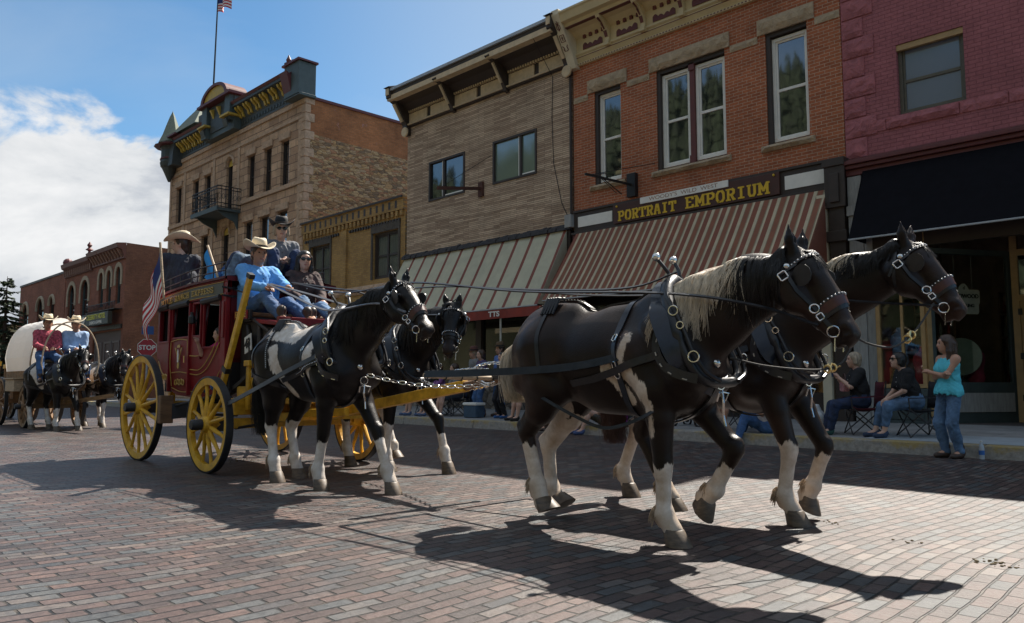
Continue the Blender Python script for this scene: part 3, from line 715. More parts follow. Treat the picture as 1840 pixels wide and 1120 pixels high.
def rough_block(mb, x0, x1, z0, z1, Y, proud, seed=0, n=6):
    """quarry-faced stone bar with an uneven front"""
    r = random.Random(seed); nx = max(2, int((x1 - x0) / .12)); nz = max(2, int((z1 - z0) / .09)); V = []
    for j in range(nz + 1):
        for i in range(nx + 1):
            e = 0 if i in (0, nx) or j in (0, nz) else r.uniform(.4, 1)
            V.append((lerp(x0, x1, i / nx), Y - proud * (.35 + .65 * e), lerp(z0, z1, j / nz)))
    F = [(j * (nx + 1) + i, j * (nx + 1) + i + 1, (j + 1) * (nx + 1) + i + 1, (j + 1) * (nx + 1) + i) for j in range(nz) for i in range(nx)]
    mb.add(V, F)
    y = Y - proud * .35
    mb.add([(x0, y, z0), (x0, Y, z0), (x0, Y, z1), (x0, y, z1)], [(0, 1, 2, 3)]); mb.add([(x1, y, z0), (x1, y, z1), (x1, Y, z1), (x1, Y, z0)], [(0, 1, 2, 3)])
    mb.add([(x0, y, z0), (x1, y, z0), (x1, Y, z0), (x0, Y, z0)], [(0, 1, 2, 3)]); mb.add([(x0, y, z1), (x0, Y, z1), (x1, Y, z1), (x1, y, z1)], [(0, 1, 2, 3)])
def awning(parent, x0, x1, top, bot, stripes, name='awning', side=True, side_mat=None, xb0=None, xb1=None):
    """sloped canvas from (y,z) top to (y,z) bot; stripes: list of (x fraction start, end, material index)"""
    mats, segs = stripes
    mb = MB()
    for (a, b, k) in segs:
        mb.cur = k; A, B = lerp(x0, x1, a), lerp(x0, x1, b); n = 10
        for q in range(n):
            t0, t1 = q / n, (q + 1) / n
            P = lambda t, x: (x, lerp(top[0], bot[0], t), lerp(top[1], bot[1], t) - .04 * math.sin(PI * t) )
            p = [P(t0, A), P(t0, B), P(t1, B), P(t1, A)]
            dn = (0, .012, -.012)
            mb.add([*p, *[(v[0], v[1] + dn[1], v[2] + dn[2]) for v in p]], [(0, 1, 2, 3), (7, 6, 5, 4)] + [(0, 4, 5, 1), (2, 6, 7, 3)])
        # valance strip
        mb.add([(A, bot[0], bot[1]), (B, bot[0], bot[1]), (B, bot[0] - .004, bot[1] - .05), (A, bot[0] - .004, bot[1] - .05)], [(0, 1, 2, 3)])
    o = mb.build(name, mats, parent)
    if side:
        s = MB()
        for x in (x0 + .004, x1 - .004):
            s.prism([(top[0], top[1]), (bot[0] + .01, bot[1]), (top[0] + .0, bot[1])], x - .003, x + .003, 'YZ')
        s.build('awning_side', side_mat or mats[0], o)
    bar = MB(); bar.tube([(x0, bot[0], bot[1] - .03), (x1, bot[0], bot[1] - .03)], .02, 6); bar.build('awning_bar', lead, o)
    return o
def text_xz(name, s, size, m, parent, x, y, z, **k): return text(name, s, size, m, parent, (x, y, z), (1, 0, 0), (0, 0, 1), **k)

# ---- maroon painted building (right)
B = T('maroon_building', 'maroon painted brick building with a black awning at the right', 'building', (-2, 16, 0))
mb = MB(); wallh(mb, -6.48, 5.0, 5.2, 9.6, [(-5.42, -4.22, 6.3, 7.72), (-2.6, -1.4, 6.3, 7.72), (.3, 1.5, 6.3, 7.72)]); shell(mb, -6.48, 5.0, 9.6, 14); mb.build('wall', M_['maroon'], B)
roofp(B, -6.48, 5, 9.3, 14)
mb = MB(); z = 5.6; k = 0
while z < 9.5:
    wd = .62 if k % 2 else .42
    rough_block(mb, -6.46, -6.46 + wd, z + .01, z + .40, FY, .07, k); z += .42; k += 1
x = -6.46
mb.build('corner_stones', maroon_rock, B)
mb = MB(); x = -6.46; k = 50
while x < 5:
    ww = 1.32 if abs(x + 5.48) < .3 else .8
    rough_block(mb, x + .01, x + ww - .01, 6.06, 6.28, FY, .10 if ww > 1 else .05, k); x += ww; k += 1
mb.build('sill_course', maroon_rock, B)
bz = mat('bronze_frame', (0.11, 0.10, 0.075), 0.5)
for x0 in (-5.42, -2.6, .3):
    f = sash(B, x0, x0 + 1.2, 6.3, 7.72, FY + .1, bz, glass('hazy_glass', (0.15, 0.18, 0.27), 0.12, 0.8), .07, rail=6.98)
    q = MB(); q.box(x0, x0 + 1.2, FY + .02, FY + .1, 7.6, 7.715); q.build('head_trim', tanp, f)
mb = MB()
for i, (z0, z1, p) in enumerate(((5.22, 5.34, .16), (5.345, 5.42, .24), (5.425, 5.5, .30), (5.505, 5.56, .18))): mb.box(-6.44, 5, FY - p, FY - .003, z0, z1)
mb.build('cornice', dkred, B, bevel=.01)
mb = MB(); mb.box(-6.2, 5, FY - .06, FY - .002, 5.02, 5.21); mb.build('fascia', greyp, B)
black_c = mat('black_canvas', (0.009, 0.009, 0.012), 0.9, var=0.2, spec=.08)
awning(B, -6.1, 5.0, (FY - .13, 5.33), (15.02, 3.80), ([black_c], [(i / 8, (i + 1) / 8, 0) for i in range(8)]), side_mat=black_c)
# painted pilaster between the two shops
mb = MB(); mb.box(-6.78, -6.46, FY - .24, FY + .1, .28, 5.42); mb.box(-6.83, -6.41, FY - .30, FY - .241, 4.6, 5.45); mb.box(-6.83, -6.41, FY - .30, FY - .241, 3.9, 4.12); mb.box(-6.86, -6.40, FY - .33, FY + .1, 5.45, 5.62); mb.box(-6.72, -6.52, FY - .345, FY - .301, 4.7, 5.3)
pil = mb.build('pilaster', dkbrown, B, bevel=.012)
mb = MB(); cx = -6.62
for s_ in (-1, 1):
    mb.tube(catmull([(cx, FY - .25, 3.0), (cx + s_ * .07, FY - .25, 3.12), (cx + s_ * .02, FY - .25, 3.3), (cx + s_ * .08, FY - .25, 3.42), (cx + s_ * .03, FY - .25, 3.5)], 4), .009, 5)
mb.tube([(cx, FY - .25, 2.9), (cx, FY - .25, 3.6)], .009, 5); mb.build('scroll_ornament', white_p, pil)
mb = MB(); mb.box(-6.42, -6.14, FY - .16, FY + .1, .28, 5.2); mb.box(-6.44, -6.12, FY - .2, FY - .16, 4.4, 4.6); mb.build('pilaster', greyp, B, bevel=.01)
# shopfront of the maroon building
mb = MB()
mb.box(-6.13, -5.98, 15.86, 16.02, .28, 4.9)
for i in range(6): mb.box(-6.13 + .012 + i * .022, -6.13 + .018 + i * .022, 15.852, 15.862, .9, 3.6)
mb.build('shopfront_post', greyp, B)
sh_gl_m, t_, b_ = newmat('shop_glass')
t_.nodes.remove(b_); o_ = [n for n in t_.nodes if n.type == 'OUTPUT_MATERIAL'][0]
mxs = N(t_, 'ShaderNodeMixShader'); lf = N(t_, 'ShaderNodeLayerWeight', i_Blend=.5); lp_ = N(t_, 'ShaderNodeMath', operation='POWER', n1=4.0); t_.links.new(lf.outputs['Facing'], lp_.inputs[0]); lw = N(t_, 'ShaderNodeMath', operation='MULTIPLY_ADD', n1=.5, n2=.03); t_.links.new(lp_.outputs[0], lw.inputs[0]); tr = N(t_, 'ShaderNodeBsdfTransparent'); tr.inputs[0].default_value = (.86, .88, .87, 1); gs = N(t_, 'ShaderNodeBsdfGlossy', i_Roughness=0.02)
t_.links.new(lw.outputs[0], mxs.inputs[0]); t_.links.new(tr.outputs[0], mxs.inputs[1]); t_.links.new(gs.outputs[0], mxs.inputs[2]); t_.links.new(mxs.outputs[0], o_.inputs[0])
mb = MB(); frame(mb, -5.97, -5.08, .95, 3.62, 15.84, 15.95, .075); mb.box(-5.52, -5.47, 15.86, 15.93, 1.0, 3.55)
fr = mb.build('shop_window', tanp, B, bevel=.006)
mb = MB(); mb.box(-5.92, -5.12, 15.89, 15.9, 1.0, 3.57); mb.build('pane', sh_gl_m, fr)
mb = MB(); mb.box(-6.0, -5.05, 15.8, 15.98, .26, .94); mb.box(-5.9, -5.15, 15.785, 15.8, .36, .84); mb.build('stall_riser', greenp, B, bevel=.008)
# angled bay running back to the recessed door
P0 = Vector((-5.04, 15.86, 0)); P1 = Vector((-4.02, 17.55, 0)); 
def qbox(mb, P0, P1, t0, t1, z0, z1, th, off=0):
    d = (P1 - P0); n = Vector((d.y, -d.x, 0)).normalized()
    a = P0 + d * t0 + n * off; b = P0 + d * t1 + n * off
    vs = [a, b, b - n * th, a - n * th]
    mb.add([(v.x, v.y, z0) for v in vs] + [(v.x, v.y, z1) for v in vs], [(0, 1, 2, 3), (7, 6, 5, 4), (0, 4, 5, 1), (1, 5, 6, 2), (2, 6, 7, 3), (3, 7, 4, 0)])
mb = MB(); qbox(mb, P0, P1, 0, .05, .26, 4.6, .09); mb.build('tan_post', tanp, B)
mb = MB()
for a in ((.05, 1, .95, 1.06), (.05, 1, 3.5, 3.6), (.05, .09, 1.06, 3.5), (.955, 1, 1.06, 3.5)): qbox(mb, P0, P1, a[0], a[1], a[2], a[3], .08)
fr = mb.build('shop_window', greenp, B)
mb = MB(); qbox(mb, P0, P1, .06, .98, 1.0, 3.55, .008, -.03); mb.build('pane', sh_gl_m, fr)
mb = MB(); qbox(mb, P0, P1, .05, 1, .24, .95, .1); ris = mb.build('stall_riser', greenp, B)
mb = MB(); qbox(mb, P0, P1, .1, .95, .50, .86, .02, .021); mb.build('riser_panel', greyp, ris)
# tan door at the back of the recess, more shopfront beyond
mb = MB(); mb.box(-4.02, -3.90, 17.5, 17.62, .3, 4.6); mb.box(-3.0, -2.88, 17.5, 17.62, .3, 4.6); mb.box(-3.9, -3.0, 17.5, 17.6, 2.62, 2.74); mb.box(-3.9, -3.0, 17.5, 17.6, 3.5, 3.62)
df = mb.build('door_frame', tanp, B)
mb = MB(); frame(mb, -3.9, -3.0, .32, 2.62, 17.53, 17.58, .13); mb.box(-3.77, -3.13, 17.535, 17.575, .45, 1.2); dr_ = mb.build('door', tanp, B, bevel=.006)
mb = MB(); mb.box(-3.8, -3.1, 17.55, 17.56, 1.2, 2.5); mb.box(-3.9, -3.0, 17.55, 17.56, 2.74, 3.5); mb.build('door_glass', gl, dr_)
mb = MB()
for z_ in (.7, 1.5, 2.35): mb.box(-3.93, -3.87, 17.49, 17.53, z_, z_ + .12)
mb.build('hinge', blackm, dr_)
mb = MB(); mb.box(-2.88, 5, 15.86, 15.98, .26, .95); mb.build('stall_riser', greenp, B)
mb = MB(); mb.box(-2.88, 5, 15.9, 15.95, .95, 3.6); mb.build('shop_window', gl_s, B)
mb = MB(); mb.box(-2.88, -2.86, 15.9, 17.5, .3, 4.6); mb.build('recess_wall', greenp, B)
# dim interior: floor, back wall, soffit
dark_int = mat('interior_wall', (0.42, 0.32, 0.26), 0.9, var=0.3, scale=2)
mb = MB(); mb.box(-6.4, 5.0, 21.4, 21.5, 0, 5.0); mb.box(-6.45, -6.4, 16.05, 21.4, 0, 5.0); mb.box(-6.4, 5, 16.05, 21.4, .18, .24)
mb.build('interior', dark_int, B)
mb = MB(); mb.box(-6.4, 5.0, 15.9, 21.4, 4.62, 4.7); mb.box(-6.1, -2.9, 15.87, 15.98, 3.64, 5.0); mb.build('soffit', dkbrown, B)
# recess floor
mb = MB(); mb.box(-5.02, -2.9, 16.0, 17.6, .1, .295); mb.build('entry_floor', mat('entry_slab', (0.10, 0.085, 0.08), 0.8), B)
# hanging shop sign in the window
S = T('window_sign', 'pale wooden sign with dark lettering hanging in the dark shop window', 'sign', (-4.55, 16.95, 2.3))
mb = MB(); zc = 2.62
d = (P1 - P0).normalized(); n_ = Vector((d.y, -d.x, 0)); O = P0 + (P1 - P0) * .46 - n_ * .06
def wsp(u, v, o=0): q = O + d * u + n_ * o; return (q.x, q.y, v)
poly = [(-.34, 2.36), (.30, 2.36), (.33, 2.40), (.33, 2.55), (.36, 2.58), (.36, 2.80), (.33, 2.83), (.12, 2.83), (.08, 2.9), (.03, 2.94), (-.03, 2.94), (-.08, 2.9), (-.12, 2.83), (-.34, 2.83), (-.37, 2.80), (-.37, 2.58), (-.34, 2.55)]
vs = [wsp(u, v, 0) for u, v in poly] + [wsp(u, v, -.02) for u, v in poly]; k = len(poly)
mb.add(vs, [tuple(range(k)), tuple(range(2 * k - 1, k - 1, -1))] + [(i, i + k, (i + 1) % k + k, (i + 1) % k) for i in range(k)])
sg = mb.build('board', mat('sign_board', (0.66, 0.64, 0.56), 0.7), S)
text('lettering', 'DEADWOOD', .108, blackm, S, wsp(0, 2.70, .006), (d.x, d.y, 0), (0, 0, 1), bold=.003)
text('lettering', 'DISTILLING', .088, blackm, S, wsp(0, 2.52, .006), (d.x, d.y, 0), (0, 0, 1), bold=.002)
text('lettering', 'CO', .055, blackm, S, wsp(0, 2.42, .006), (d.x, d.y, 0), (0, 0, 1))
text('lettering', 'd', .10, blackm, S, wsp(0, 2.86, .006), (d.x, d.y, 0), (0, 0, 1))
mb = MB(); mb.tube([wsp(-.2, 2.83, -.01), wsp(-.2, 3.5, -.01)], .004, 5); mb.tube([wsp(.2, 2.83, -.01), wsp(.2, 3.5, -.01)], .004, 5); mb.build('chain', lead, S)
# things standing in the window
woodm = mat('barrel_wood', (0.22, 0.12, 0.06), 0.6, stretch=(1, 1, .15), scale=9)
Bq = T('barrel', 'wooden barrel standing upright inside the dark shop window', 'barrel', (-5.0, 17.35, .24))
mb = MB(); mb.lathe([(.24, 0), (.29, .2), (.31, .45), (.29, .7), (.24, .9)], (-5.0, 17.35, .26)); mb.build('staves', woodm, Bq, smooth=True)
mb = MB()
for z_ in (.06, .25, .65, .84): mb.lathe([(.262 + .05 * math.sin(z_ * PI / .9), 0), (.262 + .05 * math.sin(z_ * PI / .9), .04)], (-5.0, 17.35, .24 + z_))
mb.build('hoop', lead, Bq)
def shelf_unit(x0, x1, y, n, lab):
    q = T('display_shelf', lab, 'shelf', ((x0 + x1) / 2, y, .24)); mb = MB()
    for i in range(n): mb.box(x0, x1, y, y + .3, .5 + i * .5, .53 + i * .5)
    mb.box(x0, x0 + .03, y, y + .3, .24, .5 + n * .5); mb.box(x1 - .03, x1, y, y + .3, .24, .5 + n * .5); mb.build('boards', woodm, q)
    cols_ = [mat('bottle_a', (.35, .14, .04), .15), mat('bottle_b', (.30, .30, .27), .15), mat('bottle_c', (.06, .12, .07), .15), mat('bottle_d', (.25, .03, .03), .2)]
    for i in range(n):
        x = x0 + .08
        while x < x1 - .06:
            b = MB(); b.lathe([(.035, 0), (.035, .17), (.014, .22), (.014, .28)], (x, y + .12, .532 + i * .5), n=8)
            kc = random.randrange(4); o = b.build('bottle', cols_[kc], None, smooth=True); pl_ = ('behind the narrow tan shop window' if y < 18.5 else 'deep inside the dark shop'); hue = ('amber', 'clear grey', 'green', 'red')[kc]; tag(o, hue + ' bottle in the rows on the shelves ' + pl_, 'bottle', hue + ' bottles ' + pl_)
            x += random.uniform(.11, .17)
shelf_unit(-5.95, -5.15, 17.9, 5, 'wooden display shelf of bottles seen through the narrow tan shop window')
shelf_unit(-4.7, -3.6, 19.3, 5, 'wooden display shelf of bottles deep inside the dark shop')

def disp(name, lab, x, y, z, r, m, kind):
    q = T(name, lab, name.replace('_', ' '), (x, y, .24)); mb = MB()
    if kind == 'disc': mb.lathe([(0, 0), (r, 0), (r, .04), (0, .04)], (x, y, z), axis='Y', n=24); mb.build('disc', m, q); 
    if kind == 'frame': frame(mb, x - r, x + r, z - r * 1.2, z + r * 1.2, y, y + .03, .03); mb.build('frame', tanp, q); mb = MB(); mb.box(x - r + .03, x + r - .03, y + .01, y + .02, z - r * 1.2 + .03, z + r * 1.2 - .03); mb.build('picture', m, q)
    if kind == 'form': mb.lathe([(.10, 0), (.16, .12), (.13, .3), (.17, .5), (.15, .62), (.06, .7), (.05, .78), (0, .8)], (x, y, z), n=16); mb.build('torso', m, q, smooth=True)
    mb = MB(); mb.tube([(x, y + .05, .24), (x, y + .05, z)], .02, 8); mb.lathe([(.14, 0), (.14, .03), (0, .03)], (x, y + .05, .24), n=12); mb.build('stand', blackm, q)
disp('display_disc', 'round pale green disc standing in the angled shop window behind the aqua top', -4.75, 16.75, 1.55, .36, mat('disc_green', (.12, .15, .10), .6), 'disc')
disp('dress_form', 'red dress form behind the narrow tan shop window', -5.3, 16.3, .95, .2, mat('dress_red', (.40, .04, .05), .8, var=.4), 'form')
disp('dress_form', 'white and blue dress form behind the narrow tan shop window', -5.72, 16.35, 1.35, .2, mat('dress_blue', (.25, .38, .60), .8, var=.5, scale=12), 'form')
disp('picture_frame', 'gold framed picture low behind the narrow tan shop window', -5.75, 16.2, 1.2, .13, mat('picture_ochre', (.45, .30, .14), .6, var=.6, scale=15), 'frame')
disp('dress_form', 'maroon dress form at the foot of the angled shop window', -4.6, 17.1, 1.0, .2, mat('dress_maroon', (.28, .03, .06), .8, var=.4), 'form')
# ---- red brick building (PORTRAIT EMPORIUM)
B = T('red_brick_building', 'red brick building with a cream cornice and the long emporium sign', 'building', (-10, 16, 0))
mb = MB(); XL, XR = -13.86, -6.49
wins = [(-13.12, -12.24, 6.28, 8.85), (-11.12, -9.2, 6.28, 8.85), (-8.18, -7.22, 6.28, 8.85)]
wallh(mb, XL, XR, 5.1, 9.72, wins, dep=.3); shell(mb, XL, XR, 10.6, 16); mb.build('wall', M_['red_brick'], B); roofp(B, XL, XR, 10.3, 16)
for (a, b, c, d_), mul in zip(wins, ((), (), ())):
    mb = MB(); mb.box(a, a + .1, FY + .03, FY + .28, c, d_); mb.box(a + .1, b, FY + .03, FY + .28, d_ - .1, d_); mb.build('window_casing', dkbrown, B)
sash(B, -13.02, -12.26, 6.36, 8.75, FY + .12, white_p, gl, .07, rail=7.52)
sash(B, -11.02, -10.2, 6.36, 8.72, FY + .12, white_p, gl, .075, rail=7.52)
sash(B, -10.06, -9.24, 6.36, 8.72, FY + .12, white_p, gl, .075, rail=7.52)
mb = MB(); mb.box(-10.195, -10.065, FY + .06, FY + .25, 6.3, 8.8); mb.box(-10.21, -10.05, FY + .03, FY + .06, 6.3, 6.5); mb.box(-10.21, -10.05, FY + .03, FY + .06, 8.6, 8.78); mb.build('mullion', maroon_p, B)
sash(B, -8.08, -7.24, 6.36, 8.72, FY + .12, white_p, gl, .07, rail=7.52)
mb = MB()
for i, (a, b) in enumerate(((-13.33, -12.03), (-11.31, -9.06), (-8.35, -7.04))): rough_block(mb, a, b, 8.84, 9.2, FY, .13, 100 + i)
mb.build('lintel', limest, B)
mb = MB()
for i, (a, b) in enumerate(((-13.84, -13.34), (-12.02, -11.32), (-9.05, -8.36), (-7.03, -6.5))): rough_block(mb, a, b, 8.68, 8.84, FY, .06, 120 + i)
mb.build('belt_course', limest, B)
mb = MB()
for i, (a, b) in enumerate(((-13.27, -12.09), (-11.27, -9.08), (-8.32, -7.1))): rough_block(mb, a, b, 6.14, 6.28, FY, .16, 140 + i)
mb.build('sill', limest, B)
# cream pressed-metal cornice
mb = MB()
def crn(mb, x0, x1, rows):
    for z0, z1, p in rows: mb.box(x0, x1, FY - p, FY - .002, z0, z1)
mb.prism([(FY - .003, 9.70), (FY - .09, 9.70), (FY - .09, 9.76), (FY - .06, 9.78), (FY - .13, 9.88), (FY - .13, 9.93), (FY - .18, 9.97), (FY - .18, 10.02), (FY - .12, 10.03), (FY - .16, 10.42), (FY - .34, 10.56), (FY - .62, 10.62), (FY - .64, 10.70), (FY - .78, 10.72), (FY - .84, 10.90), (FY - .88, 10.93), (FY - .88, 10.98), (FY - .003, 11.0)], XL + .02, XR - .02, 'YZ')
cor = mb.build('cornice', cream, B)
mb = MB(); mb.box(XL + .02, XR - .02, FY - .62, FY - .35, 10.595, 10.612); mb.build('soffit_band', maroon_p, cor)
mb = MB(); mb.box(XL + .02, XR - .02, FY - .142, FY - .131, 9.885, 9.90)
nd = int((XR - XL) / .09)
for i in range(nd): mb.box(XL + .05 + i * .09, XL + .09 + i * .09, FY - .098, FY - .091, 9.715, 9.745)
npan = 6; pw = (XR - XL - .5) / npan
for i in range(npan):
    x0 = XL + .28 + i * pw
    yy = FY - .175
    for j in range(4): mb.box(x0 + .24 + j * .21, x0 + .33 + j * .21, FY - .205, FY - .16, 10.36, 10.47)
    pts = [(x0 + .2, 10.07), (x0 + pw - .28, 10.07)]
    m__ = 12; arc = []
    for q in range(4 * 6 + 1):
        u = q / 24; arc.append((lerp(x0 + pw - .28, x0 + .2, u), 10.17 + .06 * abs(math.sin(u * PI * 4)) + .03 * math.cos(u * 2 * PI)))
    mb.prism(pts + arc, FY - .152, FY - .125, 'XZ')
mb.build('maroon_inlay', maroon_p, cor)
mb = MB(); mi = MB()
for i in range(1, npan + 1):
    x0 = XL + .28 + i * pw - .13
    prof = [(FY - .1, 9.93), (FY - .24, 9.95), (FY - .22, 10.1), (FY - .30, 10.3), (FY - .44, 10.46), (FY - .60, 10.54), (FY - .64, 10.61), (FY - .1, 10.61)]
    mb.prism(prof, x0, x0 + .13, 'YZ')
    for (ya, za), (yb, zb) in ((prof[2], prof[3]), (prof[3], prof[4]), (prof[4], prof[5])):
        mi.beam((x0 + .065, ya - .008, lerp(za, zb, .12)), (x0 + .065, yb - .008, lerp(za, zb, .85)), .09, .02, up=(0, -1, .5))
    mb.box(x0 - .02, x0 + .15, FY - .27, FY - .1, 9.9, 9.96)
br = mb.build('bracket', cream, cor, bevel=.006); mi.build('bracket_inlay', maroon_p, cor)
# end corbels of the cornice (cream one here, brown one with rosette on the neighbour)
mb = MB(); x0 = XL - .02
mb.prism([(FY, 9.62), (FY - .16, 9.64), (FY - .32, 9.98), (FY - .9, 10.92), (FY - .9, 11.06), (FY, 11.06)], x0, x0 + .26, 'YZ'); ec = mb.build('end_corbel', cream2, B, bevel=.01)
mb = MB()
def onslope(u, t, o=.012):   # on sloping corbel front between (FY-.32,9.98) and (FY-.9,10.92)
    y = lerp(FY - .32, FY - .9, t); z_ = lerp(9.98, 10.92, t); return Vector((x0 + u, y, z_)) + Vector((0, -.85, -.52)) * o
for c0, c1 in (((.06, .33), (.2, .33)), ((.2, .33), (.2, .5)), ((.2, .5), (.06, .5)), ((.06, .5), (.06, .33)), ((.13, .36), (.13, .47)), ((.1, .43), (.16, .43))):
    mb.beam(onslope(*c0), onslope(*c1), .016, .01, up=(0, -.85, -.52))
for s_ in (-1, 1):
    mb.tube([onslope(.13 + s_ * .0, .62), onslope(.13 + s_ * .05, .66), onslope(.13 + s_ * .06, .72), onslope(.13 + s_ * .02, .76), onslope(.13 + s_ * .05, .82)], .009, 5)
    mb.tube([onslope(.13 + s_ * .02, .1), onslope(.13 + s_ * .07, .13), onslope(.13 + s_ * .05, .2), onslope(.13 + s_ * .09, .24)], .012, 5)
mb.tube([onslope(.13, .6), onslope(.13, .85)], .01, 5); mb.build('corbel_ornament', maroon_p, ec)
# sign band
mb = MB(); mb.box(XL + .05, XR - .32, FY - .07, FY - .002, 5.08, 5.62); mb.box(XL + .02, XR - .3, FY - .16, FY - .002, 5.02, 5.08); mb.box(XL + .05, XR - .3, FY - .11, FY - .002, 5.62, 5.68)
mb.build('fascia', dkbrown, B, bevel=.006)
mb = MB(); mb.box(-13.66, -12.5, FY - .085, FY - .071, 5.22, 5.50); mb.box(-7.78, -6.9, FY - .085, FY - .071, 5.20, 5.50); mb.build('fascia_panel', white_p, B)
mb = MB(); mb.box(-12.42, -7.88, FY - .14, FY - .075, 5.12, 5.62); sg = mb.build('shop_sign', mat('sign_brown', (0.07, 0.025, 0.018), 0.5), B, bevel=.008)
yel = mat('sign_yellow', (0.72, 0.46, 0.03), 0.45, var=0.08)
mb = MB(); slab(mb, 'PORTRAIT', -12.25, -10.52, 5.16, 5.44, FY - .14, th=.2); slab(mb, 'EMPORIUM', -10.24, -8.12, 5.16, 5.46, FY - .14, th=.2); mb.build('lettering', yel, sg)
mb = MB(); mb.box(-11.55, -9.1, FY - .17, FY - .145, 5.50, 5.66); ns = mb.build('name_board', white_p, sg)
text_xz('lettering', "WOODY'S  WILD  WEST", .13, mat('faded_letter', (0.36, 0.22, 0.16), .7), ns, -10.32, FY - .171, 5.58, sx=1.35, ext=.002)
mb = MB()
for x_ in (-12.3, -8.0): mb.sph((x_, FY - .15, 5.56), .03, 8)
mb.build('sign_knob', yel, sg)
# striped awning
cs = [mat('canvas_brown', (0.23, 0.08, 0.05), 0.85, var=.12, scale=3), mat('canvas_tan', (0.52, 0.44, 0.30), 0.85, var=.12, scale=3), mat('canvas_rust', (0.25, 0.095, 0.055), 0.85, var=.12, scale=3), mat('canvas_olive', (0.26, 0.22, 0.14), 0.85, var=.12, scale=3)]
segs = []; n = 17; 
for i in range(n):
    a = i / n; w_ = 1 / n
    segs += [(a, a + w_ * .31, 0), (a + w_ * .31, a + w_ * .49, 1), (a + w_ * .49, a + w_ * .53, 3), (a + w_ * .53, a + w_ * .82, 2), (a + w_ * .82, a + w_ * .88, 3), (a + w_ * .88, a + w_, 1)]
awning(B, XL + .2, -6.82, (FY - .17, 5.03), (14.5, 3.16), (cs, segs), side_mat=cs[0])
# ground floor under the awning
mb = MB(); mb.box(XL + .02, XL + .3, FY - .1, FY + .1, .25, 5.02); mb.box(-10.3, -10.05, FY - .08, FY + .1, .25, 5.02); mb.box(-7.05, -6.8, FY - .1, FY + .1, .25, 5.02); mb.box(XL + .3, -7.05, FY - .06, FY + .1, 3.5, 5.02); mb.build('shopfront_frame', dkred, B)
mb = MB(); mb.box(XL + .3, -7.05, FY - .04, FY + .1, .25, .85); mb.build('stall_riser', dkbrown, B)
mb = MB(); mb.box(XL + .3, -7.05, FY + .0, FY + .02, .85, 3.5); mb.build('shop_window', gl_s, B)
mb = MB(); mb.box(-7.0, -6.82, FY - .3, FY - .12, .28, 4.9); mb.build('pilaster', cream2, B)
# iron sign bracket
S = T('iron_bracket', 'black wrought iron sign bracket projecting from the red brick wall', 'bracket', (-12.4, 16, 6))
mb = MB(); mb.box(-11.98, -11.72, FY - .14, FY - .01, 5.75, 6.35)
mb.beam((-11.86, FY - .12, 6.06), (-11.86, FY - 1.9, 6.0), .05); mb.build('arm', blackm, S)
mb = MB(); mb.tube([(-11.86, FY - 1.6, 6.02), (-12.3, FY - .6, 6.35), (-12.6, FY - .01, 6.4)], .012, 5); mb.tube([(-11.86, FY - 1.7, 6.02), (-11.2, FY - .01, 6.5)], .01, 5); mb.tube([(-11.86, FY - 1.3, 6.0), (-12.4, FY - .01, 5.95)], .01, 5)
mb.tube([(-11.86, FY - .5, 5.75), (-11.86, FY - 1.2, 6.0)], .014, 5); mb.build('stay', blackm, S)
S = T('drain_pipe', 'dark drain pipe running down beside the red brick corner', 'pipe', (-13.9, 15.9, 5))
mb = MB(); mb.tube([(-13.93, FY - .05, 5.2), (-13.93, FY - .05, 9.6)], .035, 8); mb.build('pipe', dkbrown, S)
mb = MB(); mb.box(-14.05, -13.82, FY - .2, FY - .01, 5.25, 5.6); mb.build('meter_box', greyp, S, bevel=.01)

# ---- tan stacked stone building
B = T('tan_stone_building', 'two-storey building faced in thin tan stacked stone with a dark cornice', 'building', (-17.5, 16, 0))
XL, XR = -21.4, -13.95
mb = MB(); w2 = [(-20.2, -18.4, 7.02, 8.35), (-17.1, -15.26, 7.03, 8.36)]
wallh(mb, XL, XR, 5.3, 9.86, w2, dep=.14); shell(mb, XL, XR, 10.2, 16); mb.build('wall', M_['tan_stone'], B); roofp(B, XL, XR, 9.9, 16)
for i, (a, b, c, d_) in enumerate(w2):
    mb = MB(); frame(mb, a, b, c, d_, FY - .03, FY + .1, .07)
    s = lerp(a, b, .42 if i == 0 else .64); mb.box(s - .05, s + .04, FY - .01, FY + .09, c + .07, d_ - .07)
    f = mb.build('window', dkbrown, B, bevel=.004)
    mb = MB(); mb.box(a + .05, b - .05, FY + .04, FY + .05, c + .05, d_ - .05); mb.build('pane', gl if i == 0 else gl_g, f)
    mb = MB(); mb.box(s + .06, b - .07, FY + .01, FY + .02, c + .07, c + .12); mb.box(s - .1, s - .06, FY + .012, FY + .035, c + .07, d_ - .07); mb.build('sash_rail', white_p, f)
# cornice
mb = MB()
mb.prism([(FY - .002, 10.34), (FY - .16, 10.34), (FY - .36, 10.50), (FY - .62, 10.55), (FY - .64, 10.60), (FY - .80, 10.62), (FY - .84, 10.86), (FY - .002, 10.88)], XL - .05, XR + .02, 'YZ')
mb.box(XL, XR, FY - .12, FY - .002, 9.80, 9.9); co = mb.build('cornice', dkbrown, B, bevel=.008)
mb = MB(); mb.box(XL - .05, XR + .02, FY - .86, FY - .60, 10.56, 10.72); mb.box(XL, XR, FY - .16, FY - .121, 9.84, 9.885)
npn = 6; pw = (XR - XL) / npn
for i in range(npn): mb.box(XL + i * pw + .1, XL + (i + 1) * pw - .1, FY - .09, FY - .045, 9.93, 10.24)
mb.build('cornice_panel', mat('tan_trim', (0.62, 0.48, 0.30), .6), co)
mb = MB(); mb.box(XL, XR, FY - .045, FY - .002, 9.9, 10.34); mb.build('frieze', dkbrown, co)
